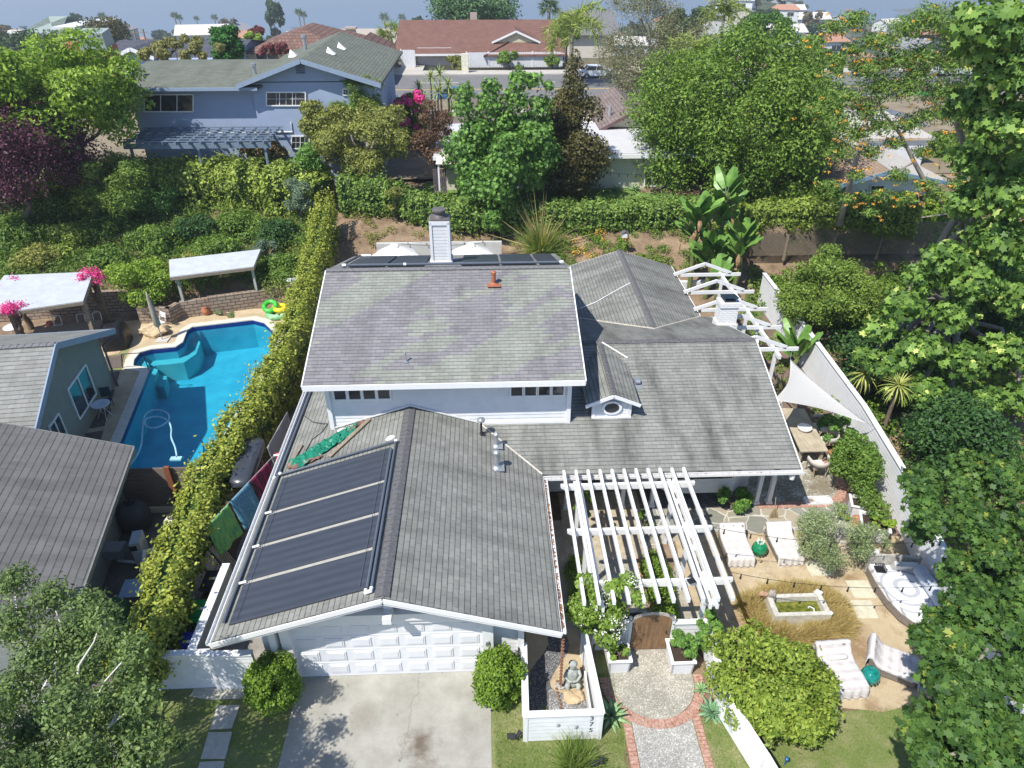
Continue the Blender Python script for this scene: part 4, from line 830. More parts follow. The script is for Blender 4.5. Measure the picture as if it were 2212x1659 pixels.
skin('body', V, E_, rd, m, dg)
for s in (-1, 1): mb = MB(); mb.sm = True; mb.ball((X+.98, Yd-.15+s*.085, .76), (.035, .02, .055), 8, 6); obj('ear', mb, BLACK, dg)
mb = MB(); mb.lathe((5.0, 13.2, 0), [(.13, 0), (.16, .06), (.17, .07), (.13, .07), (.12, .03)], 16); tag(obj('dog_bowl', mb, GREYP), 'round dark bowl on the ground in front of the dog', 'bowl')
# ---------------- chaises with draped throws ----------------
WICK = M('grey wicker', (.2, .17, .145), .8, .4, 40, .6, 90)
def throwmat(name, base, stripe, sc, ax):
    m, nt, b = newmat(name); tc = coord(nt, 'UV'); w = nt.nodes.new('ShaderNodeTexWave'); w.bands_direction = ax; w.inputs['Scale'].default_value = sc; nt.links.new(tc, w.inputs['Vector'])
    f = ramp(nt, w.outputs['Fac'], (.62, 0.), (.72, 1.)); c = mixc(nt, f, base, stripe); c = mixc(nt, .5, c, ramp(nt, noise(nt, tc, 5, 5, .7), (.3, .75), (.7, 1.)), 'MULTIPLY')
    nt.links.new(c, b.inputs['Base Color']); b.inputs['Roughness'].default_value = .9; bump(nt, b, noise(nt, tc, 30, 5), .5, .03); return m
TH1 = throwmat('cream throw', (.66, .63, .60), (.60, .57, .55), 1.0, 'Y'); TH2 = throwmat('striped throw', (.66, .63, .61), (.56, .52, .52), 1.3, 'Y')
def chaise(label, c, rz, mat, seed=1, w=.82, pillow=False, striped=False):
    """low armless lounge: wicker base, raised back, throw draped from the back over the seat to the ground"""
    t = thing('lounge_chair', label, 'lounge chair', (c[0], c[1], 0)); cs, sn = math.cos(rz), math.sin(rz)
    tr = lambda x, y, z: (c[0]+x*cs-y*sn, c[1]+x*sn+y*cs, z)
    mb = MB(); hw = w/2-.02
    side = [(-.6, .08), (.52, .08), (.56, .30), (.6, .62), (.5, .66), (.3, .36), (-.6, .33)]
    mb.extrude([tr(-hw, y, z) for y, z in side], Vector(tr(w-.04, 0, 0))-Vector(tr(0, 0, 0))); obj('base', mb, WICK, t)
    for x, y in ((-hw+.05, -.55), (hw-.05, -.55), (-hw+.05, .5), (hw-.05, .5)): mb = MB(); mb.box(tr(x, y, .04), (.05, .05, .08), rz); obj('leg', mb, WICK, t)
    prof = [(.64, .30), (.66, .5), (.64, .67), (.54, .72), (.45, .60), (.34, .46), (.2, .42), (0, .41), (-.25, .41), (-.5, .40), (-.63, .38), (-.68, .30), (-.70, .16), (-.72, .03)]
    g = random.Random(seed); mb = MB(); mb.sm = True; nx = 21; n0 = 0; L = 0; pu = None
    pts = []
    for i in range(len(prof)-1):
        for k in range(3): t_ = k/3; pts.append((prof[i][0]*(1-t_)+prof[i+1][0]*t_, prof[i][1]*(1-t_)+prof[i+1][1]*t_))
    pts.append(prof[-1]); vs = []; uvs = []
    for i, (y, z) in enumerate(pts):
        if i: L += math.hypot(y-pts[i-1][0], z-pts[i-1][1])
        for j in range(nx):
            s = j/(nx-1)*2-1; x = s*(w/2+.03); zz = z+.012*math.sin(s*9+seed)*math.sin(L*7)+g.uniform(-.006, .006); yy = y
            if abs(s) > .9: zz -= .05+(.06 if i < 28 else 0); x *= .985
            if L > 1.75: yy -= .03*math.sin(s*14+seed)*(L-1.7)*2; zz += .015*math.sin(s*20)
            vs.append(tr(x, yy, zz)); uvs.append((s*w/2, L))
    fs = [(i*nx+j, i*nx+j+1, (i+1)*nx+j+1, (i+1)*nx+j) for i in range(len(pts)-1) for j in range(nx-1)]
    mb.add(vs, fs, [[uvs[q] for q in f] for f in fs]); th = obj('throw', mb, mat, t, True); so_ = th.modifiers.new('s', 'SOLIDIFY'); so_.thickness = .012; so_.offset = 1
    mb = MB()
    for j in range(30): x = (j/29*2-1)*w/2; mb.tube([tr(x, -.72, .05), tr(x+g.uniform(-.01, .01), -.735, .012)], .006, 4)
    obj('fringe', mb, mat, t)
    if pillow: mb = MB(); mb.sm = True; mb.tube([tr(-.28, .22, .47), tr(-.22, .22, .48), tr(.22, .22, .48), tr(.28, .22, .47)], [.03, .075, .075, .03], 10); obj('bolster', mb, mat, t)
    return t
chaise('cream draped lounge chair beside the pergola, left of the green ceramic stool', (7.85, 16.35), 0, TH1, 1)
chaise('cream draped lounge chair between the green ceramic stool and the small olive tree', (9.42, 16.35), .03, TH1, 2)
chaise('striped throw lounge chair left of the teal ceramic stool, lower right of the yard', (9.25, 11.7), .05, TH2, 3, .95, True)
chaise('lounge chair turned sideways, half in tree shade, right of the teal ceramic stool', (10.75, 11.85), 1.05, TH2, 4, .85)
def stool(label, c, mat, band):
    t = thing('garden_stool', label, 'stool', (c[0], c[1], 0)); mb = MB(); mb.sm = True
    mb.lathe((c[0], c[1], 0), [(.15, 0), (.19, .04), (.235, .16), (.245, .26), (.225, .36), (.18, .43), (.14, .455), (.02, .46)], 28); obj('body', mb, mat, t, True)
    mb = MB()
    for k in range(14):
        a = 2*math.pi*k/14
        for zz in (.13, .2): a2 = a+(.22 if zz > .15 else 0); r_ = .237; mb.ball((c[0]+r_*math.cos(a2), c[1]+r_*math.sin(a2), zz), (.022, .022, .026), 6, 5)
    obj('cutout', mb, BLACK, t); return t
stool('glossy green pierced ceramic stool between the two cream lounge chairs', (8.6, 16.2), M('green glaze', (.01, .2, .08), .08, .4, 9, spec=.7), .2)
stool('glossy teal pierced ceramic stool between the two striped lounge chairs', (10.0, 11.5), M('teal glaze', (.01, .2, .17), .08, .5, 9, spec=.7), .2)
mb = MB(); [mb.tube([(8.6+.09*math.cos(a), 16.25+.09*math.sin(a), .46), (8.6+.12*math.cos(a), 16.25+.12*math.sin(a), .56)], [.03, .012], 6) for a in [i*.9 for i in range(7)]]; tag(obj('glass_tealights', mb, WTRIM), 'cluster of small white cups on the green ceramic stool', 'cups')
# trough fountain with pump hose
tr_ = thing('water_trough', 'rectangular stone water trough with green water inside the ring of dry grass', 'water trough', (8.87, 13.75, 0)); STR = M('lichen stone', (.52, .5, .44), .9, .25, 10, .5, 40)
mb = MB(); x0, x1, y0, y1 = 8.05, 9.7, 13.35, 14.15
mb.bb(x0, x1, y0, y0+.13, 0, .45); mb.bb(x0, x1, y1-.13, y1, 0, .45); mb.bb(x0, x0+.15, y0+.13, y1-.13, 0, .45); mb.bb(x1-.15, x1, y0+.13, y1-.13, 0, .45); mb.bb(x0+.1, x1-.1, y0+.1, y1-.1, 0, .06); obj('basin', mb, STR, tr_)
m, nt, b = newmat('algae water'); nt.links.new(ramp(nt, noise(nt, wpos(nt), 7, 5, .7), (.35, (.03, .06, .012)), (.6, (.2, .2, .03))), b.inputs['Base Color']); b.inputs['Roughness'].default_value = .05; bump(nt, b, noise(nt, wpos(nt), 12, 3), .15, .02)
mb = MB(); mb.add([(x0+.14, y0+.12, .26), (x1-.14, y0+.12, .26), (x1-.14, y1-.12, .26), (x0+.14, y1-.12, .26)], [(0, 1, 2, 3)]); obj('water', mb, m, tr_)
mb = MB(); mb.tube([(9.3, 13.55, .28), (9.35, 13.7, .3), (9.25, 13.8, .29), (9.2, 13.75, .27)], .018, 6); obj('pump_hose', mb, WTRIM, tr_)
rock('ornament_stone', 'smooth grey round stone on the near-left corner of the water trough rim', (8.2, 14.08, .55), (.1, .1, .13), 4, GRYR, 'stone'); rock('ornament_stone', 'reddish stone beside the trough corner, left of the grey stone', (7.97, 14.12, .5), (.14, .09, .08), 5, M('reddish stone', (.42, .26, .18), .8), 'stone')
rock('ornament_stone', 'white crumpled shell on the far-right corner of the trough', (9.6, 14.12, .5), (.12, .09, .07), 6, WTRIM, 'shell'); rock('ornament_stone', 'small white shell on the near-right corner of the trough', (9.68, 13.38, .48), (.05, .05, .05), 7, WTRIM, 'shell')
rock('garden_stone', 'grey stone by the dry grass left of the water trough', (7.2, 12.7, .08), (.15, .12, .12), 9, GRYR, 'stone')
# daybed
db = thing('daybed', 'white patterned outdoor daybed with bolster cushions against the right fence', 'daybed', (12.2, 14.2, 0)); rz = -.12
L_ = lambda x, y: (12.25+x*math.cos(rz)-y*math.sin(rz), 14.15+x*math.sin(rz)+y*math.cos(rz))
mb = MB(); poly = [L_(*q) for q in [(-.75, .95), (-.72, .3), (-.62, -.3), (-.4, -.85), (-.15, -1.15), (.8, -1.15), (.8, .95)]]; mb.prism(poly, .1, .36); obj('frame', mb, WICK, db)
m, nt, b = newmat('mandala cotton'); p = wpos(nt); w = nt.nodes.new('ShaderNodeTexWave'); w.wave_type = 'RINGS'; w.rings_direction = 'SPHERICAL'; w.inputs['Scale'].default_value = 1.3; w.inputs['Distortion'].default_value = 2.5; w.inputs['Detail'].default_value = 3
mp = nt.nodes.new('ShaderNodeMapping'); mp.inputs['Location'].default_value = (-12.3, -14.2, 0); nt.links.new(p, mp.inputs[0]); nt.links.new(mp.outputs[0], w.inputs['Vector'])
c = mixc(nt, ramp(nt, w.outputs['Fac'], (.8, 0.), (.86, .7)), (.78, .78, .80), (.25, .27, .32)); nt.links.new(c, b.inputs['Base Color']); b.inputs['Roughness'].default_value = .9; bump(nt, b, noise(nt, p, 8, 4), .4, .03)
mb = MB(); mb.sm = False; mb.prism([L_(*q) for q in [(-.73, .93), (-.7, .3), (-.6, -.3), (-.38, -.83), (-.13, -1.13), (.78, -1.13), (.78, .93)]], .36, .52); obj('mattress', mb, m, db)
GC2 = M('blue-grey cushion', (.42, .46, .52), .85, .15, 6, .3, 30)
mb = MB(); mb.sm = True; a, b2 = L_(.55, .7), L_(.72, -.75); mb.tube([(a[0], a[1], .72), (a[0], a[1]-.08, .72), (b2[0], b2[1]+.08, .72), (b2[0], b2[1], .72)], [.12, .2, .2, .12], 12); obj('bolster', mb, GC2, db)
mb = MB(); a, b2 = L_(-.1, .72), L_(.5, .72); mb.box(((a[0]+b2[0])/2, a[1], .66), (.7, .16, .34), rz, .35); obj('cushion', mb, M('grey cushion', (.5, .5, .48), .85), db)
mb = MB(); a = L_(.0, 1.03); mb.box((a[0], a[1], .45), (1.55, .1, .75), rz); obj('backboard', mb, M('driftwood', (.42, .4, .36), .85, .35, 8), db)
mb = MB(); a = L_(-.5, .7)
for i in range(5): mb.box((a[0]-.12+.06*i, a[1], .66), (.012, .24, .012), rz); mb.box((a[0], a[1]-.12+.06*i, .67), (.28, .012, .012), rz)
mb.box((a[0], a[1], .53), (.3, .26, .02), rz)
for dx in (-.13, .13):
    for dy in (-.11, .11): mb.box((a[0]+dx, a[1]+dy, .6), (.015, .015, .14))
tag(obj('wire_basket', mb, BLACK), 'dark wire grid basket standing on the daybed corner', 'basket')
mb = MB(); mb.lathe((11.35, 11.3, 0), [(.16, 0), (.13, .05), (.1, .3), (.22, .46), (.27, .5), (.02, .5)], 24); tag(obj('side_table', mb, M('grey concrete table', (.3, .34, .37), .6)), 'round grey pedestal table in the shade at the far right of the striped lounge chairs', 'table')
mb = MB(); mb.sm = True; mb.lathe((12.0, 15.55, 0), [(.14, 0), (.17, .25), (.12, .45), (.15, .5), (.02, .5)], 16); mb.ball((12.0, 15.55, .6), .11, 12, 8); tag(obj('stone_urn', mb, WHITE), 'white garden urn behind the daybed headboard', 'urn')
# ---------------- dining table, chairs, bowl, sail ----------------
TEAK = woodmat('bleached teak', (.36, .31, .22), (.52, .46, .34), 1)
dt = thing('dining_table', 'long bleached teak dining table beside the right end of the house', 'table', (12.1, 21.9, 0)); tp = [(11.5, 20.53), (12.55, 20.53), (12.72, 23.3), (11.8, 23.4)]
mb = MB(); mb.prism(tp, .70, .75); obj('table_top', mb, TEAK, dt)
for x, y in ((11.62, 20.7), (12.42, 20.7), (12.55, 23.1), (11.95, 23.2)): mb = MB(); mb.bb(x-.05, x+.05, y-.05, y+.05, 0, .70); obj('leg', mb, TEAK, dt)
def curvedchair(loc, rz, label, first=None):
    if first: return dup(first, loc, rz, label)
    t = thing('patio_chair', label, 'chair', (0, 0, 0), 'curved-back chairs around the dining table'); CW = M('weathered chair wood', (.33, .26, .18), .8, .3, 12)
    for s in (-1, 1):
        mb = MB(); mb.tube([(s*.22, -.28, 0), (s*.25, -.22, .42), (s*.27, -.12, .66)], [.022, .025, .02], 8); obj('leg', mb, CW, t)
        mb = MB(); mb.tube([(s*.24, .3, 0), (s*.27, .24, .42), (s*.29, .1, .66)], [.022, .025, .02], 8); obj('leg', mb, CW, t)
    mb = MB(); mb.box((0, 0, .42), (.52, .5, .04)); obj('seat_frame', mb, CW, t)
    mb = MB(); mb.box((0, .01, .46), (.46, .44, .05)); obj('cushion', mb, M('off white cushion', (.68, .66, .62), .9), t)
    mb = MB(); mb.sm = True; n = 16; k = 0; rows = []
    for i in range(n+1):
        a = math.pi*(1.0+i/n)+0; ext = .0
        cx_, cy_ = .36*math.cos(a), .36*math.sin(a)*1.0
        if i in (0, n): cy_ = .12
        rows.append((cx_, cy_))
    pr = [(0, .58), (.035, .58), (.05, .70), (.04, .80), (0, .80)]
    vs = []
    for (x, y) in rows:
        q = math.hypot(x, y) or 1; ux, uy = x/q, y/q
        for r_, z in pr: vs.append((x+ux*r_, y+uy*r_, z))
    m5 = len(pr); mb.add(vs, [(i*m5+j, (i+1)*m5+j, (i+1)*m5+(j+1) % m5, i*m5+(j+1) % m5) for i in range(n) for j in range(m5)]); obj('backrest', mb, M('woven grey back', (.55, .52, .47), .85, .15, 30, .5, 120), t, True)
    t.location = loc; t.rotation_euler = (0, 0, rz); return t
c0 = curvedchair((12.05, 20.1, 0), .08, 'curved-back patio chair at the near end of the teak table')
curvedchair((12.98, 21.55, 0), math.pi/2+.1, 'curved-back patio chair in sunlight on the right side of the teak table', c0)
curvedchair((13.05, 22.45, 0), math.pi/2+.1, 'curved-back patio chair shaded by the sail on the right side of the teak table', c0)
curvedchair((11.6, 23.85, 0), math.pi, 'curved-back patio chair at the far end of the teak table', c0)
mb = MB(); mb.sm = True; mb.lathe((12.15, 21.85, .755), [(.12, 0), (.2, .03), (.26, .1), (.27, .15), (.25, .15), (.23, .1), (.02, .08)], 24); tag(obj('bowl_planter', mb, WTRIM), 'low white bowl planter with spiky herbs on the teak table', 'planter')
sail = thing('shade_sail', 'white triangular shade sail with leaf litter, stretched from the house to the right fence', 'shade sail', (11.9, 21.9, 2.4))
A, B_, C_ = Vector((11.95, 23.9, 2.75)), Vector((10.35, 21.2, 2.62)), Vector((13.85, 20.6, 1.85)); n = 26; vs = []; idx = {}
for i in range(n+1):
    for j in range(n+1-i):
        u, v = i/n, j/n; w = 1-u-v; p = A*w+B_*u+C_*v; cen = (A+B_+C_)/3
        pull = .95*(w*u*(1-v)**1+u*v*(1-w)+w*v*(1-u))*max(0, 1-7*(min(u, v, w))) ; p = p+(cen-p)*min(pull, .6)*.9-Vector((0, 0, .5*u*v*w*3)); idx[(i, j)] = len(vs); vs.append(tuple(p))
fs = []
for i in range(n):
    for j in range(n-i):
        fs.append((idx[(i, j)], idx[(i+1, j)], idx[(i, j+1)]))
        if j < n-i-1: fs.append((idx[(i+1, j)], idx[(i+1, j+1)], idx[(i, j+1)]))
m, nt, b = newmat('sail cloth'); p = wpos(nt); c = mixc(nt, ramp(nt, noise(nt, vscale(nt, p, (3, 9, 3)), 3, 6, .75), (.6, 0.), (.68, .75)), (.70, .69, .66), (.25, .22, .2)); nt.links.new(c, b.inputs['Base Color']); b.inputs['Roughness'].default_value = .8
tl = nt.nodes.new('ShaderNodeBsdfTranslucent'); nt.links.new(c, tl.inputs[0]); mx = nt.nodes.new('ShaderNodeMixShader'); mx.inputs[0].default_value = .3; nt.links.new(b.outputs[0], mx.inputs[1]); nt.links.new(tl.outputs[0], mx.inputs[2]); nt.links.new(mx.outputs[0], nt.nodes['Material Output'].inputs[0])
mb = MB(); mb.add(vs, fs); o = obj('cloth', mb, m, sail, True); q = o.modifiers.new('s', 'SOLIDIFY'); q.thickness = .006
mb = MB(); mb.tube([C_, C_+Vector((.35, -.1, -.15))], .01, 5); mb.tube([A, A+Vector((.25, .5, .1))], .01, 5); mb.tube([B_, B_+Vector((-.35, .1, -.1))], .01, 5); obj('tie_rope', mb, METAL, sail)
# side fence on the right, trellis rafters behind
F1 = fence('side_fence', 'tall white clapboard fence along the right property line beside the patio', [((14.75, 34.5), (14.55, 28)), ((14.55, 28), (14.3, 22)), ((14.3, 22), (13.75, 17.3))], 1.75, .2, th_=.16)
fence('side_fence', 'white clapboard fence panel behind the daybed, in tree shade', [((13.7, 17.1), (13.1, 13.0)), ((13.1, 13.0), (12.9, 8.5))], 1.6, .18, th_=.14)
tl_ = thing('rafter_trellis', 'row of white gabled rafters reaching over the side lawn from the rear roof', 'trellis', (11.6, 28, 0))
for y in (32.3, 30.25, 28.4, 26.65, 24.75):
    x0 = 9.25 if y > 27 else 9.6
    mb = MB(); mb.bar((x0, y, 2.75), (10.75, y, 3.3), .07, .15); mb.bar((10.75, y, 3.3), (12.1, y, 2.8), .07, .15); mb.bar((x0+.35, y, 2.72), (12.6, y, 2.72), .07, .16); obj('rafter', mb, WTRIM, tl_)
mb = MB(); mb.bb(11.65, 11.77, 24.3, 32.8, 2.5, 2.66); obj('beam', mb, WTRIM, tl_)
for y in (24.75, 28.4, 32.3): mb = MB(); mb.bb(11.65, 11.77, y-.06, y+.06, 0, 2.5); obj('post', mb, WTRIM, tl_)
for y in (26.65, 30.25): mb = MB(); mb.bar((11.71, y, 1.95), (11.71, y+.6, 2.5), .08, .1); obj('brace', mb, WTRIM, tl_)
# string lights over the yard
def strings(label, a, b, n, sag):
    t = thing('string_lights', label, 'string lights', a); mb = MB(); a, b = Vector(a), Vector(b); q = [a+(b-a)*(i/24)-Vector((0, 0, sag*4*(i/24)*(1-i/24))) for i in range(25)]; mb.tube(q, .009, 4); obj('cable', mb, BLACK, t)
    for k in range(n):
        s = (k+.5)/n; p = a+(b-a)*s-Vector((0, 0, sag*4*s*(1-s))); mb = MB(); mb.tube([p, p-Vector((0, 0, .1))], .02, 6); mb.ball(p-Vector((0, 0, .14)), (.03, .03, .045), 8, 6); obj('bulb', mb, BLACK, t)
strings('upper string of bulbs hung from the pergola corner past the cream lounge chairs', (6.3, 14.85, 2.55), (13.5, 14.6, 2.0), 9, .35)
strings('lower string of bulbs hung from the pergola towards the daybed', (6.3, 13.2, 2.5), (13.2, 13.1, 1.9), 9, .4)
# small yard things
def broom():
    t = thing('broom', 'straw broom leaning against the right porch post', 'broom', (9.75, 18.1, 0)); mb = MB(); mb.tube([(9.7, 17.95, .35), (9.78, 18.5, 1.4)], .014, 6); obj('handle', mb, WOODG, t)
    mb = MB(); g = random.Random(1)
    for i in range(60): a = g.uniform(-1, 1); b = g.uniform(-1, 1); mb.tube([(9.7+a*.02, 17.95+b*.02, .38), (9.67+a*.17, 17.83+b*.05, .03)], .006, 3)
    obj('bristles', mb, M('straw', (.4, .3, .18), .9), t)
broom()
mb = MB(); mb.sm = True; mb.lathe((12.32, 17.35, 0), [(.12, 0), (.2, .1), (.22, .2), (.17, .3), (.19, .33), (.15, .33), (.02, .28)], 20); tag(obj('strawberry_pot', mb, M('terracotta', (.45, .17, .09), .8, .2, 8)), 'round terracotta pot beside the white planter box', 'pot')
mb = MB(); mb.sm = True; mb.lathe((13.1, 21.1, 0), [(.1, 0), (.16, .2), (.17, .25), (.02, .22)], 16); tag(obj('terracotta_pot', mb, M('terracotta', (.45, .17, .09))), 'small terracotta pot in the bed right of the dining table', 'pot')
t = thing('watering_can', 'galvanised watering can by the small white planter box', 'watering can', (12.2, 18.05, 0)); mb = MB(); mb.lathe((12.2, 18.05, 0), [(.13, 0), (.13, .22), (.1, .26), (.02, .26)], 18); obj('body', mb, METAL, t); mb = MB(); mb.tube([(12.2, 17.95, .08), (12.1, 17.7, .3)], [.03, .015], 8); obj('spout', mb, METAL, t); mb = MB(); mb.tube([(12.2, 18.0, .26), (12.2, 18.1, .38), (12.2, 18.2, .2)], .012, 6); obj('handle', mb, METAL, t)
t = thing('block_frame', 'white concrete breeze block lying at the end of the brick edging', 'block', (11.55, 18.6, 0)); mb = MB()
for x in (11.1, 11.45, 11.95): mb.bb(x-.06, x+.06, 18.45, 18.75, 0, .1)
mb.bb(11.1, 12.0, 18.4, 18.47, 0, .1); mb.bb(11.1, 12.0, 18.73, 18.8, 0, .1); mb.bb(11.5, 11.9, 18.47, 18.73, 0, .05); obj('block', mb, WHITE, t)
def spot(label, c, rz):
    t = thing('garden_spotlight', label, 'spotlight', (c[0], c[1], 0)); mb = MB(); mb.tube([(c[0], c[1], 0), (c[0], c[1], .22)], .015, 6); obj('stake', mb, BLACK, t)
    mb = MB(); d = Vector((math.cos(rz), math.sin(rz), .5)).normalized(); p = Vector((c[0], c[1], .25)); mb.tube([p-d*.06, p+d*.08, p+d*.1], [.04, .06, .065], 10); obj('head', mb, BLACK, t)
    mb = MB(); mb.box((c[0]-.18, c[1], .2), (.2, .14, .015), 0, .3); mb.box((c[0]-.06, c[1], .18), (.14, .02, .02)); obj('solar_plate', mb, BLACK, t)
spot('black solar spotlight on the grass left of the planter wall', (.55, 10.2), .8); spot('black solar spotlight on the grass near the front walk', (2.5, 9.45), 1.4)
mb = MB(); mb.tube([(6.95, 9.35, 0), (6.95, 9.35, .18)], .02, 6); mb.lathe((6.95, 9.35, .16), [(.02, 0), (.05, .04), (.05, .1), (.02, .12)], 10); tag(obj('lawn_sprinkler', mb, M('blue plastic', (.02, .12, .3), .4)), 'small blue and black sprinkler head on the lower right lawn', 'sprinkler')
# ---------------- left side yard ----------------
fence('front_fence', 'white clapboard fence in dappled shade left of the garage', [((-8.9, 12.0), (-7.35, 12.02)), ((-7.3, 11.95), (-6.25, 11.95))], 1.38, .18, th_=.12)
GREYB = M('grey painted board', (.36, .37, .34), .7, .08, 6)
t = thing('side_wall', 'long narrow wall with white top and grey boarded face between the bins and the garage', 'wall', (-7.5, 13.3, 0))
mb = MB(); mb.bb(-7.80, -7.68, 12.1, 15.0, 0, 1.42); siding(mb, (-7.68, 12.1), (-7.68, 15.0), .02, 1.4, (1, 0), .16); obj('panel', mb, GREYB, t); mb = MB(); mb.bb(-7.86, -7.64, 12.1, 15.02, 1.42, 1.47); obj('cap', mb, WTRIM, t)
fence('boundary_wall', 'white plastered wall under the hedge, behind the wheelie bins', [((-8.95, 12.1), (-8.85, 17.6))], 1.3, .2, 'wall', rise=3, th_=.2, posts=False)
def bin_(label, c, col, rz=0):
    t = thing('wheelie_bin', label, 'bin', (c[0], c[1], 0)); mt = M('bin '+str(col), col, .45, .12, 6, .1, 50)
    mb = MB(); cs = [(-.24, -.28), (.24, -.28), (.24, .28), (-.24, .28)]; mb.add([(c[0]+x*.8, c[1]+y*.8, .08) for x, y in cs]+[(c[0]+x*1.15, c[1]+y*1.15, .95) for x, y in cs], [(3, 2, 1, 0), (4, 5, 6, 7), (0, 1, 5, 4), (1, 2, 6, 5), (2, 3, 7, 6), (3, 0, 4, 7)]); obj('body', mb, mt, t)
    mb = MB(); mb.bb(c[0]-.32, c[0]+.32, c[1]-.38, c[1]+.36, .95, 1.0); mb.bb(c[0]-.24, c[0]+.24, c[1]-.28, c[1]+.26, 1.0, 1.04); mb.tube([(c[0]-.25, c[1]-.42, .98), (c[0]+.25, c[1]-.42, .98)], .02, 6); lid = obj('lid', mb, mt, t)
    mb = MB(); mb.bb(c[0]-.13, c[0]-.03, c[1]-.04, c[1]+.05, 1.041, 1.044); obj('sticker', mb, M('yellow sticker', (.6, .5, .05), .5), lid); mb = MB(); mb.bb(c[0]-.03, c[0]+.13, c[1]-.04, c[1]+.05, 1.041, 1.044); obj('sticker', mb, WTRIM, lid)
    for s in (-1, 1): mb = MB(); mb.tube([(c[0]+s*.2, c[1]+.3, .1), (c[0]+s*.26, c[1]+.3, .1)], .1, 12); obj('wheel', mb, BLACK, t)
bin_('black wheelie bin, farthest back of the three beside the side wall', (-8.15, 14.85), (.012, .013, .018)); bin_('green wheelie bin, in the middle of the three', (-8.15, 13.75), (.0, .22, .05)); bin_('blue wheelie bin, nearest the white front fence', (-8.15, 12.65), (.01, .03, .3))
cb = thing('roof_cargo_box', 'dark grey car roof box propped over the side yard beside the hedge', 'cargo box', (-8.3, 19.6, 0)); mb = MB(); mb.sm = True
def superbox(mb, c, a, rz, n=20, m_=8, z0=0):
    for i in range(m_+1):
        ph = math.pi/2*i/m_
        for j in range(n):
            t_ = 2*math.pi*j/n; cx_ = math.copysign(abs(math.cos(t_))**.45, math.cos(t_)); sy_ = math.copysign(abs(math.sin(t_))**.45, math.sin(t_)); q = math.cos(ph)**.5 if i < m_ else 0.03
            x, y, z = a[0]*cx_*q, a[1]*sy_*q, a[2]*math.sin(ph)**.8; mb.v.append((c[0]+x*math.cos(rz)-y*math.sin(rz), c[1]+x*math.sin(rz)+y*math.cos(rz), c[2]+z))
    for i in range(m_):
        for j in range(n): mb.f.append((i*n+j, i*n+(j+1) % n, (i+1)*n+(j+1) % n, (i+1)*n+j))
DK = M('charcoal shell', (.045, .052, .065), .25, .1, 5, spec=.6)
superbox(mb, (-8.35, 19.6, 1.55), (.42, 1.3, .32), .05); obj('lid', mb, DK, cb, True); mb = MB(); mb.sm = True; superbox(mb, (-8.35, 19.6, 1.56), (.43, 1.31, -.14), .05); obj('tray', mb, BLACK, cb, True)
mb = MB(); mb.bb(-8.6, -8.1, 18.9, 18.96, 0, 1.45); mb.bb(-8.6, -8.1, 20.2, 20.26, 0, 1.45); obj('rack', mb, WOODG, cb)
mb = MB()
for sx in (-.2, .2): mb.tube([(-8.35+sx-.03, 18.7, 1.8), (-8.35+sx, 19.6, 1.88), (-8.35+sx+.03, 20.5, 1.8)], .012, 5)
obj('ridge', mb, GREYP, cb)
def cloth2(name, label, a, b, drop, mat, seed, cat='towel', slant=(0, 0), nn=12):
    """cloth hung from line a-b, falling by drop"""
    g = random.Random(seed); a, b = Vector(a), Vector(b); n = Vector((-(b-a).y, (b-a).x, 0)).normalized(); vs, fs, uv = [], [], []
    for i in range(nn+1):
        for j in range(nn+1):
            s, t_ = j/nn, i/nn; p = a+(b-a)*s+Vector((slant[0]*t_, slant[1]*t_, -drop*t_))+n*(.05*math.sin(s*11+seed)*t_+g.uniform(-.008, .008)); vs.append(p); uv.append((s*(b-a).length, t_*drop))
    fs = [(i*(nn+1)+j, i*(nn+1)+j+1, (i+1)*(nn+1)+j+1, (i+1)*(nn+1)+j) for i in range(nn) for j in range(nn)]
    mb = MB(); mb.add(vs, fs, [[uv[q] for q in f] for f in fs]); o = obj(name, mb, mat, None, True); q = o.modifiers.new('s', 'SOLIDIFY'); q.thickness = .012; return tag(o, label, cat)
def streak(name, cols, sc=3, stretch=(4, 1, 1)):
    m, nt, b = newmat(name); f = noise(nt, vscale(nt, coord(nt, 'UV'), stretch), sc, 5, .7); nt.links.new(ramp(nt, f, *[(.25+.5*i/(len(cols)-1), c) for i, c in enumerate(cols)]), b.inputs['Base Color']); b.inputs['Roughness'].default_value = .9; return m
ln = [Vector((-8.75, 15.5, 1.95)), Vector((-7.35, 19.4, 2.0))]; LP = lambda t: ln[0]+(ln[1]-ln[0])*t
mb = MB(); mb.tube([LP(0), LP(1)], .008, 4); mb.tube([LP(1), LP(1)+Vector((.45, .1, 0))], .04, 6); tag(obj('clothes_line', mb, WTRIM), 'thin clothes line strung beside the garage wall', 'clothes line')
cloth2('beach_towel', 'green and blue streaked towel, nearest on the clothes line', LP(.14), LP(.4), 1.1, streak('green blue towel', [(.02, .12, .25), (.1, .35, .12), (.25, .5, .1), (.1, .4, .35)]), 1, slant=(.25, -.15))
cloth2('beach_towel', 'blue patterned towel in the middle of the clothes line', LP(.42), LP(.66), 1.15, streak('blue paisley towel', [(.05, .16, .25), (.1, .3, .42), (.3, .5, .58)], 14, (1, 1, 1)), 2, slant=(.3, -.1))
cloth2('beach_towel', 'black towel with a pink stripe on the clothes line', LP(.67), LP(.92), 1.1, streak('black pink towel', [(.02, .02, .03), (.03, .02, .03), (.5, .03, .12), (.03, .02, .03)], 2, (3, .3, 1)), 3, slant=(.3, -.05))
cloth2('sheet', 'grey-white sheet hanging farther back between hedge and house', (-7.75, 20.0, 1.9), (-7.55, 22.2, 1.9), 1.2, throwmat('grey cloth', (.5, .48, .5), (.42, .4, .42), 2, 'X'), 4, 'sheet', (.15, 0))
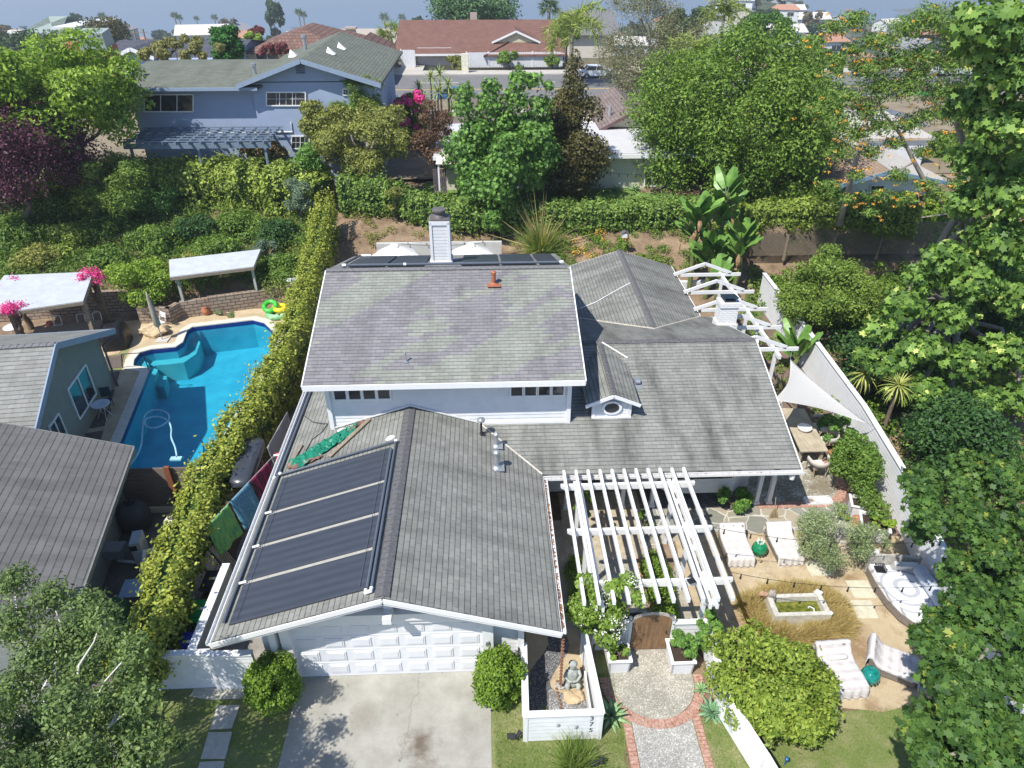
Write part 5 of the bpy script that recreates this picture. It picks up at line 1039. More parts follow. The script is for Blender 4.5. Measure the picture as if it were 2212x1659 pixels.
cloth2('red_cloth', 'small red cloth by the clothes line end near the gutter', (-7.35, 19.55, 2.0), (-7.05, 19.55, 2.0), .4, M('red cloth', (.5, .02, .03), .9), 5, 'cloth')
t = thing('surfboard', 'dark red surfboard standing on edge along the hedge beside the towels', 'surfboard', (-8.45, 17.2, 0)); mb = MB(); mb.sm = True; mb.ball((-8.45, 17.6, .9), (.05, 1.3, .3), 14, 12); obj('board', mb, M('dark red gel', (.12, .02, .02), .2), t)
mb = MB(); mb.box((-8.7, 17.0, 1.15), (.3, .75, .08), .2, .2); tag(obj('foam_board', mb, M('lime foam', (.45, .6, .02), .7)), 'lime yellow foam board lying under the hedge above the blue one', 'bodyboard')
mb = MB(); mb.box((-8.72, 16.45, 1.0), (.4, .3, .09), .1, .2); tag(obj('foam_board', mb, M('blue foam', (.01, .1, .45), .6)), 'blue foam board under the lime yellow one', 'bodyboard')
lp = thing('lattice_screen', 'pale lattice panel with dark frame leaning against the boundary wall', 'panel', (-8.0, 15.9, 0)); mb = MB()
lx = lambda s, h: (-8.6+.55*h/1.2*0+.5*(1-h/1.3), 15.2+s, h)
for s in np.arange(0, 1.3, .09): mb.bar(lx(s, .05), lx(s, 1.25), .025, .012, (1, 0, 0))
for h in np.arange(.05, 1.3, .09): mb.bar(lx(0, h), lx(1.25, h), .025, .012, (1, 0, 0))
obj('slats', mb, M('pale lattice', (.45, .4, .32), .85), lp); mb = MB()
for a, b in ((lx(0, 0), lx(0, 1.3)), (lx(1.27, 0), lx(1.27, 1.3)), (lx(0, 1.3), lx(1.27, 1.3)), (lx(.63, 0), lx(.63, 1.3))): mb.bar(a, b, .05, .05, (1, 0, 0))
obj('frame', mb, BLACK, lp)
mb = MB(); mb.tube([(-7.3+.25*math.cos(a*1.3)+.05*a, 16.2+.3*math.sin(a)+.05*a, .03+.01*a) for a in [i*.45 for i in range(40)]], .015, 5); tag(obj('garden_hose', mb, M('yellow hose', (.45, .42, .05), .5)), 'coiled yellow-green hose on the side yard concrete', 'hose')
# ---------------- left neighbour: house ----------------
NG = M('sage stucco', (.24, .26, .24), .9, .08, 3, .5, 90); NB = M('dusty blue trim', (.25, .32, .42), .6, .08, 5)
SHN = shingle('neighbour shingles', (.25, .255, .235), (.33, .335, .31), streak=.25, bw=.42, rh=.19); SHD = shingle('neighbour dark shingles', (.18, .178, .172), (.215, .213, .206), streak=.35, bw=.75, rh=.2, mort=.004)
nh = thing('neighbour_house', 'sage green neighbouring house with grey shingle roofs at the left, beside the pool', 'house', (-17, 20, 0))
e0, e1, ap, lf = Vector((-14.95, 19.3, 3.05)), Vector((-16.0, 27.6, 2.7)), Vector((-15.6, 23.05, 4.5)), Vector((-10, -1.0, 0))
roof('gable_roof', [([ap, ap+lf, e0+lf, e0], lf), ([ap, e1, e1+lf, ap+lf], lf)], .12, SHN, nh)
mb = MB(); capline(mb, ap, ap+lf, .14, .25); obj('ridge_cap', mb, CAPL, nh)
mb = MB(); mb.bar(e0+Vector((.03, 0, -.1)), ap+Vector((.03, 0, -.1)), .05, .24); mb.bar(ap+Vector((.03, 0, -.1)), e1+Vector((.03, 0, -.1)), .05, .24); mb.bar(e1+Vector((0, .05, -.1)), e1+lf+Vector((0, .05, -.1)), .05, .16); obj('fascia', mb, NB, nh)
w0, w1, wa = Vector((-15.75, 19.6, 0)), Vector((-16.6, 27.3, 0)), Vector((-16.15, 23.1, 0))
mb = MB(); mb.extrude([w0, w1, w1+Vector((0, 0, 2.75)), wa+Vector((0, 0, 4.3)), w0+Vector((0, 0, 3.05))], (-8, -.8, 0)); obj('wall', mb, NG, nh)
dW = (w1-w0).normalized(); nW = Vector((-dW.y, dW.x, 0))*-1
def nwin(s0, s1, z0, z1, mull=1):
    mb = MB(); a = w0+dW*s0+nW*.03; b = w0+dW*s1+nW*.03
    for (p, q) in ((a+Vector((0, 0, z0)), b+Vector((0, 0, z0))), (a+Vector((0, 0, z1)), b+Vector((0, 0, z1))), (a+Vector((0, 0, z0)), a+Vector((0, 0, z1))), (b+Vector((0, 0, z0)), b+Vector((0, 0, z1))), ((a+b)/2+Vector((0, 0, z0)), (a+b)/2+Vector((0, 0, z1)))): mb.bar(p, q, .07, .07, nW)
    w = obj('window', mb, WTRIM, nh); mb = MB(); mb.add([a+Vector((0, 0, z0)), b+Vector((0, 0, z0)), b+Vector((0, 0, z1)), a+Vector((0, 0, z1))], [(0, 1, 2, 3)]); obj('pane', mb, GLASS, w)
nwin(4.0, 5.9, .8, 2.2); nwin(1.9, 2.8, .9, 1.9)
mb = MB(); mb.tube([e1+Vector((.1, -.1, -.2)), w1+Vector((.1, 0, 2.1)), w1+Vector((.12, 0, 0))], .045, 6); obj('downspout', mb, M('brown downspout', (.14, .12, .11), .6), nh)
r0, r1 = Vector((-10.7, 13.2, 2.5)), Vector((-11.9, 19.4, 2.5)); up = Vector((-7.4, -.7, 2.65)); r0b = r0+(r0-r1)*.25
roof('side_roof', [([r0b, r1, r1+up, r0b+up], r1-r0)], .12, SHD, nh)
q0, q1 = r0b+Vector((-.9, 0, -2.5)), r1+Vector((-.7, -.3, -2.5)); mb = MB(); mb.extrude([q0, q1, q1+Vector((0, 0, 2.45)), q0+Vector((0, 0, 2.45))], (-7, 0, 0)); obj('wall', mb, NG, nh)
mb = MB(); mb.bar(r0b+Vector((.02, 0, -.08)), r1+Vector((.02, 0, -.08)), .04, .16); mb.bar(r1+Vector((0, .03, -.08)), r1+up+Vector((0, .03, -.08)), .04, .16); obj('fascia', mb, M('dark fascia', (.2, .2, .19), .7), nh)
mb = MB(); bp = P(45, 845, 3.3); mb.tube([bp+Vector((0, 0, -.25)), bp+Vector((0, 0, .1)), bp+Vector((-.05, .1, .3))], [.06, .05, .04], 8); mb.tube([bp+Vector((0, 0, .08)), bp+Vector((.2, .02, .25))], .03, 6); obj('vent_pipe', mb, M('tan vent', (.5, .42, .28), .8), nh)
# ---------------- pool ----------------
PE = [(289, 793), (291, 780), (304, 764), (330, 757), (381, 752), (396, 742), (406, 716), (417, 709), (547, 694), (571, 700), (588, 716), (585, 742), (413, 1022), (262, 1017), (232, 1000), (262, 955), (325, 798)]
pe = [P(u, v, -.05) for u, v in PE]; pe = [Vector((p.x, p.y)) for p in pe]
pe[12] = Vector((-10.75, 20.9)); pe[13] = Vector((-13.9, 20.8)); pe[14] = Vector((-15.0, 21.2)); pe[11] = Vector((-10.35, 31.2))
def offset(poly, d):
    n = len(poly); A = sum(poly[i].x*poly[(i+1) % n].y-poly[(i+1) % n].x*poly[i].y for i in range(n)); sg = 1 if A > 0 else -1; out = []
    for i in range(n):
        a, b, c = poly[i-1], poly[i], poly[(i+1) % n]; n1 = Vector(((b-a).y, -(b-a).x)).normalized(); n2 = Vector(((c-b).y, -(c-b).x)).normalized(); m_ = (n1+n2).normalized(); out.append(b+m_*d*sg/max(.5, m_.dot(n1)))
    return out
po = offset(pe, .38)
def ringmesh(mb, a, b, za, zb):
    n = len(a); k = len(mb.v); mb.v += [(p.x, p.y, za) for p in a]+[(p.x, p.y, zb) for p in b]; mb.f += [(k+i, k+(i+1) % n, k+n+(i+1) % n, k+n+i) for i in range(n)]
pool = thing('swimming_pool', 'blue swimming pool with white coping in the left neighbour yard', 'swimming pool', (-13, 27, 0))
mb = MB(); ringmesh(mb, pe, po, .05, .05); ringmesh(mb, po, po, .05, -.05); ringmesh(mb, pe, pe, -.06, .05); obj('coping', mb, M('pale coping', (.60, .57, .49), .8, .12, 5), pool)
m, nt, b = newmat('pool plaster'); p = wpos(nt); c = ramp(nt, noise(nt, p, 1.2, 4), (.3, (.03, .33, .45)), (.7, (.055, .45, .56))); vv = nt.nodes.new('ShaderNodeTexVoronoi'); vv.feature = 'SMOOTH_F1'; vv.inputs['Scale'].default_value = 2.2; nt.links.new(p, vv.inputs['Vector'])
c = mixc(nt, ramp(nt, noise(nt, p, .5, 3), (.45, 0.), (.7, .35)), c, (.02, .25, .42)); nt.links.new(c, b.inputs['Base Color']); b.inputs['Roughness'].default_value = .6
mb = MB(); ringmesh(mb, pe, pe, -1.6, -.2); k = len(mb.v); mb.v += [(p_.x, p_.y, -1.6) for p_ in pe]; mb.f.append(tuple(range(k, k+len(pe)))); obj('basin', mb, m, pool)
mt = M('blue pool tile', (.01, .03, .18), .3, .5, 18); mb = MB(); ringmesh(mb, offset(pe, -.006), offset(pe, -.006), -.22, -.0); obj('tile_band', mb, mt, pool)
mb = MB(); stm = M('pale pool step', (.10, .46, .50), .6, .1, 2)
a_, b_, c_, d_ = Vector((-17.0, 29.9)), Vector((-16.9, 30.9)), Vector((-15.4, 31.55)), Vector((-14.7, 32.9))
pin = offset(pe, -.5)
st1 = pe[2:8]+pin[2:8][::-1]; mb.prism([(p_.x, p_.y) for p_ in st1], -1.6, -.62)
for k, (w_, z_) in enumerate(((.45, -.34), (.9, -.62), (1.35, -.95))): q = [pe[0], pe[1], pe[2], pe[2]+(pe[16]-pe[0]).normalized()*w_*.9+Vector((.1, -.35)), pe[0]+(pe[16]-pe[0]).normalized()*w_]; mb.prism([(p_.x, p_.y) for p_ in q], -1.6, z_-.003*k)
obj('steps', mb, stm, pool)
m, nt, b = newmat('pool water'); nt.nodes.remove(b); tr_n = nt.nodes.new('ShaderNodeBsdfTransparent'); tr_n.inputs[0].default_value = (.62, .90, .97, 1); gl = nt.nodes.new('ShaderNodeBsdfGlossy'); gl.inputs['Roughness'].default_value = .03; fr = nt.nodes.new('ShaderNodeFresnel'); fr.inputs[0].default_value = 1.33
bp_ = nt.nodes.new('ShaderNodeBump'); bp_.inputs['Strength'].default_value = .6; bp_.inputs['Distance'].default_value = .05; nt.links.new(noise(nt, wpos(nt), 2.5, 4, .6), bp_.inputs['Height']); nt.links.new(bp_.outputs[0], gl.inputs['Normal']); nt.links.new(bp_.outputs[0], fr.inputs['Normal'])
mx = nt.nodes.new('ShaderNodeMixShader'); nt.links.new(fr.outputs[0], mx.inputs[0]); nt.links.new(tr_n.outputs[0], mx.inputs[1]); nt.links.new(gl.outputs[0], mx.inputs[2]); nt.links.new(mx.outputs[0], nt.nodes['Material Output'].inputs[0])
mb = MB(); mb.add([(p_.x, p_.y, -.14) for p_ in pe], [tuple(range(len(pe)))[::-1]]); obj('water', mb, m, pool)
# deck with a hole
def holed(name, outer, inner, z, mat):
    bm = bmesh.new(); es = []
    for loop in (outer, inner):
        vs = [bm.verts.new((p_[0], p_[1], z)) for p_ in loop]; es += [bm.edges.new((vs[i], vs[(i+1) % len(vs)])) for i in range(len(vs))]
    bmesh.ops.triangle_fill(bm, use_beauty=True, use_dissolve=False, edges=es)
    for f in bm.faces:
        if f.normal.z < 0: f.normal_flip()
    me = bpy.data.meshes.new(name); bm.to_mesh(me); bm.free(); me.materials.append(mat); o = bpy.data.objects.new(name, me); COL.objects.link(o); return tag(o, kind='structure')
holed('pool_deck', [(-19.5, 18.9), (-9.2, 18.9), (-9.2, 35.2), (-13, 35.0), (-16, 34.3), (-19.5, 33.5)], [(p_.x, p_.y) for p_ in offset(pe, .3)], .014, M('tan deck concrete', (.46, .36, .22), .85, .14, 1.6, .2, 40, c2=(.56, .45, .29)))
mb = MB(); g = random.Random(1)
for i in range(6): u = i/5; a = Vector((-15.4, 22.2))+(Vector((-17.6, 30.0))-Vector((-15.4, 22.2)))*u; mb.box((a.x, a.y-.6, .03), (.85, 1.25, .03), .27)
struct('pool_walk', mb, M('dark slate slabs', (.13, .10, .085), .85, .2, 5, .3, 30))
mb = MB()
for q in [[(232, 762), (262, 757), (257, 765), (233, 770)], [(228, 775), (258, 771), (252, 779), (229, 783)], [(228, 788), (256, 785), (250, 795), (232, 797)], [(235, 750), (268, 745), (264, 753), (238, 757)]]: p_ = Pv(q); mb.prism([(a.x, a.y) for a in p_], .0, .04)
struct('path_slabs', mb, M('peach slab', (.5, .36, .24), .85)); sheet('grass_strip', Pv([(228, 745), (285, 740), (262, 800), (228, 805)]), .022, GRASS)
mb = MB(); hp = [P(u, v, -.13) for u, v in [(275, 1012), (295, 985), (305, 960), (308, 925), (312, 900), (325, 888), (345, 886), (362, 893), (365, 905), (352, 918), (330, 925), (314, 918), (316, 905), (340, 900), (362, 908), (370, 925), (370, 945), (378, 965), (382, 985)]]
def smooth(pts, k=4):
    out = []
    for i in range(len(pts)-1):
        p0, p1, p2, p3 = pts[max(i-1, 0)], pts[i], pts[i+1], pts[min(i+2, len(pts)-1)]
        for j in range(k): t_ = j/k; out.append(.5*((2*p1)+(p2-p0)*t_+(2*p0-5*p1+4*p2-p3)*t_*t_+(3*p1-p0-3*p2+p3)*t_**3))
    return out+[pts[-1]]
mb.tube(smooth(hp), .035, 6); cl = thing('pool_cleaner', 'pool vacuum head with its pale blue hose looping in the shaded water', 'pool cleaner', hp[-1]); obj('hose', mb, M('pale blue hose', (.35, .6, .7), .4), cl); mb = MB(); mb.box(hp[-1]+Vector((.02, -.15, -.02)), (.42, .2, .08)); mb.tube([hp[-1], hp[-1]+Vector((0, -.12, .05))], .03, 6); obj('head', mb, M('pale blue hose', (.35, .6, .7)), cl)
def ring(label, c, R_, r_, m1, rx=0, group=None, name='swim_ring'):
    mb = MB(); mb.sm = True; n, k = 24, 10; c = Vector(c); rot = Matrix.Rotation(rx, 3, 'X') @ Matrix.Rotation(.3, 3, 'Z')
    for i in range(n):
        for j in range(k): a, b = 2*math.pi*i/n, 2*math.pi*j/k; mb.v.append(tuple(c+rot@Vector(((R_+r_*math.cos(b))*math.cos(a), (R_+r_*math.cos(b))*math.sin(a), r_*math.sin(b)))))
    for i in range(n):
        for j in range(k): mb.f.append((i*k+j, ((i+1) % n)*k+j, ((i+1) % n)*k+(j+1) % k, i*k+(j+1) % k))
    return tag(obj(name, mb, m1, None, True), label, 'swim ring')
GRN = M('green vinyl', (.02, .42, .04), .25, .3, 6, c2=(.12, .6, .08))
b1 = ring('large green and white inflatable ring, at the bottom of the pile by the pool corner', (-11.0, 34.0, .16), .48, .16, M('green white vinyl', (.02, .4, .06), .3, .1, 2.2, c2=(.5, .7, .5)))
ring('yellow inflatable ring on top of the pile by the pool corner', (-10.85, 34.05, .45), .3, .13, M('yellow vinyl', (.75, .6, .03), .3)); ring('bright green inflatable ring leaning on the yellow ring', (-11.35, 34.05, .55), .3, .13, GRN, .5)
rock('boulder', 'large flat tan boulder on the pool deck beside the closed umbrella', (-16.7, 32.2, .22), (.72, .5, .3), 12, TANR)
# closed umbrella
ub = P(352, 736, 0); t = thing('closed_umbrella', 'closed beige patio umbrella leaning on its base on the pool deck', 'umbrella', ub); tp_ = PY(315, 630, ub.y+.05); CAN = M('beige canvas', (.33, .30, .24), .9, .2, 9, .4, 30)
mb = MB(); mb.tube([ub, ub+(tp_-ub)*.9], .025, 8); obj('pole', mb, METAL, t); mb = MB(); mb.sm = True; d = tp_-ub; mb.tube([ub+d*.28, ub+d*.34, ub+d*.6, ub+d*.9, ub+d*1.0], [.05, .17, .13, .07, .02], 10); obj('canopy', mb, CAN, t, True); mb = MB(); mb.bb(ub.x-.3, ub.x+.3, ub.y-.25, ub.y+.25, 0, .07); obj('base', mb, M('grey paver', (.5, .47, .42)), t)
def foldchair(label, c, rz):
    t = thing('folding_chair', label, 'chair', c); cs, sn = math.cos(rz), math.sin(rz); T = lambda x, y, z: (c[0]+x*cs-y*sn, c[1]+x*sn+y*cs, z)
    mb = MB(); mb.add([T(-.22, -.2, .42), T(.22, -.2, .42), T(.22, .2, .40), T(-.22, .2, .40)], [(0, 1, 2, 3)]); o = obj('seat', mb, WTRIM, t); o.modifiers.new('s', 'SOLIDIFY').thickness = .03
    mb = MB()
    for z in (.62, .72, .82): mb.bar(T(-.22, .25+z*.1, z), T(.22, .25+z*.1, z), .03, .06)
    obj('backrest', mb, WTRIM, t)
    for s in (-1, 1): mb = MB(); mb.tube([T(s*.22, .35, .9), T(s*.22, .2, .42), T(s*.22, -.25, 0)], .015, 6); obj('leg', mb, WTRIM, t); mb = MB(); mb.tube([T(s*.2, -.2, .42), T(s*.2, .3, 0)], .015, 6); obj('leg', mb, WTRIM, t)
foldchair('white folding chair on the pool deck next to the closed umbrella', P(348, 712, 0), -.6)
def bistro(label, c, r_, h, mat):
    t = thing('bistro_table', label, 'table', c); mb = MB(); mb.lathe((c[0], c[1], h), [(r_, -.03), (r_, 0), (.01, 0)], 28); obj('table_top', mb, mat, t)
    for a in (.6, 2.2, 3.7, 5.3): mb = MB(); mb.tube([(c[0]+.12*math.cos(a+2), c[1]+.12*math.sin(a+2), h-.03), (c[0]+r_*.8*math.cos(a), c[1]+r_*.8*math.sin(a), 0)], .014, 6); obj('leg', mb, WTRIM, t)
bistro('round pale bistro table in the shade between the neighbour wall and the pool', (-15.95, 24.85, 0), .36, .7, M('pale table top', (.62, .66, .72), .5)); bistro('round white bistro table under the bougainvillea at the far left', (-23.3, 31.9, 0), .42, .72, WTRIM)
t = thing('garden_chair', 'dark folding chair behind the pale bistro table by the neighbour wall', 'chair', (-16.1, 25.6, 0)); mb = MB(); mb.box((-16.1, 25.5, .42), (.4, .4, .03), .2); obj('seat', mb, M('dark teal', (.02, .06, .07), .5), t); mb = MB(); mb.box((-16.15, 25.75, .7), (.4, .04, .45), .2); obj('backrest', mb, M('dark teal', (.02, .06, .07)), t)
for s in (-1, 1):
    for q in (-1, 1): mb = MB(); mb.tube([(-16.1+s*.17, 25.5+q*.17, 0), (-16.1+s*.17, 25.5+q*.17, .42)], .014, 6); obj('leg', mb, BLACK, t)
t = thing('towel_rail', 'thin black metal frame at the pool edge by the neighbour house corner', 'rail', (-16.6, 29, 0)); mb = MB(); mb.tube([P(265, 795, .0), P(262, 765, .9)+Vector((0, 0, 0)), P(308, 762, .9), P(322, 800, 0)], .025, 6); obj('frame', mb, BLACK, t)
# patio covers
def cover(label, corners, zf, zb, posts, mat):
    t = thing('patio_cover', label, 'patio cover', (sum(c.x for c in corners)/4, sum(c.y for c in corners)/4, 0)); mb = MB(); mb.slab(corners, .06); obj('roof_panel', mb, mat, t)
    mb = MB()
    for i in range(4): a, b = corners[i]-Vector((0, 0, .12)), corners[(i+1) % 4]-Vector((0, 0, .12)); mb.bar(a, b, .06, .15)
    obj('edge_beam', mb, WOODG, t)
    for (x, y), w, mt_ in posts: mb = MB(); mb.bb(x-w, x+w, y-w, y+w, 0, zf-.15); obj('post', mb, mt_, t)
FELT = M('pale grey roll roofing', (.46, .49, .53), .85, .1, 2.5, .2, 30)
c1 = [P(367, 598, 2.4), P(548, 575, 2.45), P(550, 553, 2.55), P(372, 577, 2.5)]
c1[2] = Vector((-12.2, 36.9, 2.6)); c1[3] = Vector((-16.6, 35.6, 2.6)); c1[0] = Vector((-15.95, 33.8, 2.4)); c1[1] = Vector((-12.1, 35.0, 2.4))
cover('small pale flat patio cover on two grey posts beside the pool', c1, 2.4, 2.6, [((-15.75, 34.1), .06, GREYB), ((-12.25, 35.15), .06, GREYB)], FELT)
c2 = [Vector((-22.9, 29.2, 2.6)), Vector((-18.75, 30.7, 2.6)), Vector((-19.7, 33.9, 2.7)), Vector((-23.9, 33.6, 2.7))]
cover('large pale flat patio cover with bougainvillea at the far left', c2, 2.5, 2.7, [((-21.9, 30.2), .09, WOODG), ((-18.95, 31.0), .09, WOODG), ((-19.6, 33.6), .09, WOODG)], FELT)
t = thing('picnic_table', 'long weathered grey picnic table under the large patio cover', 'table', (-20.4, 31.2, 0)); mb = MB(); mb.box((-20.5, 31.6, .72), (3.0, .9, .05), .28); obj('table_top', mb, WOODG, t)
for x, y in ((-21.6, 31.1), (-19.4, 31.75)): mb = MB(); mb.box((x, y, .35), (.1, .7, .7), .28); obj('leg', mb, WOODG, t)
for k, (x, y) in enumerate(((-21.5, 32.35), (-20.4, 32.5), (-19.7, 32.7))):
    t = thing('garden_chair', ('leftmost of the three white chairs behind the picnic table', 'middle one of the three white chairs behind the picnic table', 'rightmost of the three white chairs behind the picnic table')[k], 'chair', (x, y, 0), 'white chairs at the picnic table'); mb = MB(); mb.box((x, y, .43), (.42, .4, .03), .2); obj('seat', mb, WTRIM, t); mb = MB(); mb.tube([(x-.2, y+.2, .43), (x-.2, y+.25, .85), (x-.1, y+.26, .92), (x+.15, y+.28, .92), (x+.2, y+.26, .85), (x+.2, y+.2, .43)], .02, 6); obj('backrest', mb, WTRIM, t); mb = MB(); [mb.tube([(x+a, y+b, 0), (x+a, y+b, .43)], .015, 5) for a in (-.18, .18) for b in (-.17, .17)]; obj('legs', mb, WTRIM, t)
t = thing('barbecue', 'barbecue under a black cover beside the block retaining wall', 'barbecue', (-18.1, 31.4, 0)); mb = MB(); mb.sm = False; superbox(mb, (-18.1, 31.2, 0), (.6, .8, 1.15), .2, 20, 8); obj('cover', mb, M('black cover', (.012, .013, .016), .4, .3, 8, .6, 12), t)
# block retaining walls
BLK = brickmat('split face block', (.33, .25, .19), (.42, .33, .26), (.12, .09, .07), .42, .18, .02, bmp=1.)
def blockwall(label, pts, h, z0=0, th_=.3, mat=None, name='retaining_wall'):
    mb = MB()
    for a, b in zip(pts, pts[1:]):
        a, b = Vector((*a, 0)), Vector((*b, 0)); d = (b-a).normalized(); n = Vector((-d.y, d.x, 0)); A = [a, b, b+n*th_, a+n*th_]
        for i in (0, 1, 2, 3):
            p_, q_ = A[i], A[(i+1) % 4]; quadface(mb, [p_+Vector((0, 0, z0)), q_+Vector((0, 0, z0)), q_+Vector((0, 0, z0+h)), p_+Vector((0, 0, z0+h))], q_-p_)
        quadface(mb, [p_+Vector((0, 0, z0+h)) for p_ in A], d)
    return tag(obj(name, mb, mat or BLK), label, 'wall')
blockwall('rough tan block retaining wall behind the pool deck', [(-14.6, 34.3), (-10.3, 35.6)], .95); blockwall('curved tan block retaining wall bay beside the boulder', [(-17.9, 33.4), (-16.2, 33.2), (-15.9, 33.9), (-14.6, 34.3)], .9)
blockwall('upper tier of the block wall behind the large patio cover', [(-26, 33.8), (-21, 34.4), (-17.9, 34.6)], 1.3); blockwall('stacked block planter at the hedge end of the pool deck', [(-10.6, 35.3), (-9.7, 35.6)], 1.2)
mb = MB(); mb.box((-10.4, 35.7, 1.15), (.6, .35, .3), .2); mb.box((-10.4, 35.7, 1.32), (.66, .4, .05), .2); tag(obj('storage_box', mb, WTRIM), 'white box on the block planter next to the hedge', 'box')
mb = MB(); mb.sm = True; mb.lathe(P(447, 680, 0), [(.12, 0), (.2, .15), (.22, .35), (.15, .45), (.18, .5), (.02, .45)], 18); tag(obj('terracotta_pot', mb, M('terracotta', (.45, .17, .09))), 'terracotta pot on the deck at the foot of the small patio cover', 'pot')
mb = MB(); mb.sm = True; mb.lathe(Vector((-22.2, 33.0, 0)), [(.12, 0), (.2, .2), (.15, .4), (.02, .38)], 16); tag(obj('terracotta_pot', mb, M('terracotta', (.45, .17, .09))), 'terracotta pot in the shade under the large patio cover', 'pot')
# neighbour equipment yard
FW = woodmat('grey fence boards', (.16, .125, .095), (.25, .2, .155), 0)
t = thing('wooden_fence', 'dark horizontal board fence between the pool and the equipment yard', 'fence', (-12, 19.2, 0))
for k in range(10): mb = MB(); mb.bb(-13.9, -9.6, 19.15, 19.19, .08+.17*k, .235+.17*k); obj('board', mb, FW, t)
mb = MB(); mb.box((-10.85, 19.05, .95), (.18, .1, 1.9)); obj('post', mb, M('red-brown post', (.2, .07, .035), .8), t); mb = MB(); mb.bb(-13.0, -12.9, 19.05, 19.15, 0, 1.8); obj('post', mb, FW, t)
def tank(label, c, r_, h, mat):
    t = thing('pool_filter', label, 'filter tank', c); mb = MB(); mb.sm = True; mb.lathe(c, [(r_*.8, 0), (r_, .1), (r_, h*.65), (r_*.85, h*.85), (r_*.5, h*.97), (.02, h)], 24); obj('body', mb, mat, t, True); mb = MB(); mb.lathe(Vector(c)+Vector((0, 0, h*.95)), [(.16, 0), (.17, .04), (.1, .08), (.04, .14)], 14); mb.tube([Vector(c)+Vector((-.2, 0, h+.04)), Vector(c)+Vector((.2, 0, h+.04))], .03, 6); obj('valve', mb, BLACK, t)
tank('large round cream filter tank beside the hedge in the equipment yard', (-10.15, 17.3, 0), .38, 1.3, M('cream tank', (.6, .56, .45), .6, .1, 5)); tank('round dark covered tank behind the board fence', (-12.0, 18.3, 0), .5, 1.0, M('dark tank', (.06, .065, .07), .7))
t = thing('pool_pump', 'grey pool pump box with pipes in the equipment yard', 'pump', (-11.9, 16.6, 0)); mb = MB(); mb.box((-11.9, 16.6, .55), (.65, .45, .35)); obj('housing', mb, METAL, t); mb = MB(); mb.tube([(-11.9, 16.6, .38), (-11.9, 16.6, .1), (-11.3, 16.5, .1)], .05, 8); obj('pipe', mb, WTRIM, t)
t = thing('pool_heater', 'upright grey heater unit beside the pump', 'heater', (-11.15, 16.6, 0)); mb = MB(); mb.box((-11.15, 16.7, .5), (.3, .6, 1.0), .2); obj('cabinet', mb, M('light grey cabinet', (.45, .48, .52), .5), t); mb = MB(); mb.box((-11.15, 16.4, .8), (.2, .02, .2), .2); obj('panel', mb, BLACK, t)
mb = MB(); mb.tube([(-10.8, 15.6, .1), (-10.7, 16.2, .9), (-10.5, 16.3, .9), (-10.35, 15.8, .2)], .06, 8); tag(obj('bent_pipe', mb, WTRIM), 'white bent pipe rising beside the hedge in the equipment yard', 'pipe')
t = thing('folding_table', 'pale blue folding table near the hedge in the dark side yard', 'table', (-10.5, 14.9, 0)); mb = MB(); mb.box((-10.5, 14.9, .7), (.8, .7, .03), .1); obj('table_top', mb, M('pale blue plastic', (.3, .4, .55), .5), t); mb = MB(); [mb.tube([(-10.5+a, 14.9+b, 0), (-10.5+a, 14.9+b, .7)], .015, 5) for a in (-.36, .36) for b in (-.3, .3)]; obj('legs', mb, METAL, t)
mb = MB(); superbox(mb, (-11.0, 14.0, 0), (.6, .55, .95), .2, 18, 7); tag(obj('covered_grill', mb, M('dark green cover', (.005, .09, .035), .5, .3, 6, .6, 10)), 'bulky object under a dark green cover in the neighbour side yard', 'covered grill')
t = thing('kettle_grill', 'round white kettle grill beside the dark green cover', 'grill', (-10.75, 13.5, 0)); mb = MB(); mb.sm = True; mb.ball((-10.75, 13.5, .75), (.27, .27, .2), 20, 10); obj('lid', mb, WTRIM, t); mb = MB(); [mb.tube([(-10.75+.1*math.cos(a), 13.5+.1*math.sin(a), .62), (-10.75+.25*math.cos(a), 13.5+.25*math.sin(a), 0)], .015, 5) for a in (0, 2.1, 4.2)]; obj('legs', mb, BLACK, t); mb = MB(); mb.tube([(-10.85, 13.45, .93), (-10.8, 13.4, 1.0), (-10.7, 13.4, 1.0), (-10.65, 13.45, .93)], .02, 6); obj('handle', mb, BLACK, t)
# ---------------- back patio ----------------
blockwall('low white plastered retaining wall behind the umbrellas', [(-6.3, 39.0), (.9, 39.0)], 2.0, 0, .25, M('aged white plaster', (.50, .50, .47), .9, .15, 1.5)); blockwall('low white wall end at the rear side lawn', [(9.2, 36.2), (12.6, 36.3)], .55, 0, .25, WHITE)
def umbrella(label, c, h, r_):
    t = thing('market_umbrella', label, 'umbrella', c, 'white umbrellas on the back patio'); mb = MB(); n = 8; k = 6; mb.sm = False; c = Vector(c)
    for i in range(k+1):
        q = i/k
        for j in range(n*4):
            a = 2*math.pi*j/(n*4); seg = abs((j % 4)-2)/2; rr = r_*q*(1-.055*(1-seg)*1.2); mb.v.append((c.x+rr*math.cos(a), c.y+rr*math.sin(a), c.z+h-.62*q**1.15-.03*(1-seg)*q))
    N_ = n*4; mb.f = [(i*N_+j, i*N_+(j+1) % N_, (i+1)*N_+(j+1) % N_, (i+1)*N_+j) for i in range(k) for j in range(N_)]; o = obj('canopy', mb, M('white canvas', (.78, .77, .76), .8, .03, 3), t)
    mb = MB(); mb.lathe(c+Vector((0, 0, h-.08)), [(.28, 0), (.2, .08), (.03, .12), (.02, .16)], 16); obj('vent_cap', mb, M('white canvas', (.78, .77, .76)), t); mb = MB(); mb.tube([c, c+Vector((0, 0, h))], .025, 8); obj('pole', mb, WOODG, t)
    for j in range(8): a = 2*math.pi*(j*4+0)/32; mb = MB(); mb.tube([c+Vector((0, 0, h-.08)), c+Vector((r_*math.cos(a), r_*math.sin(a), h-.66))], .01, 4); obj('rib', mb, WOODG, t)
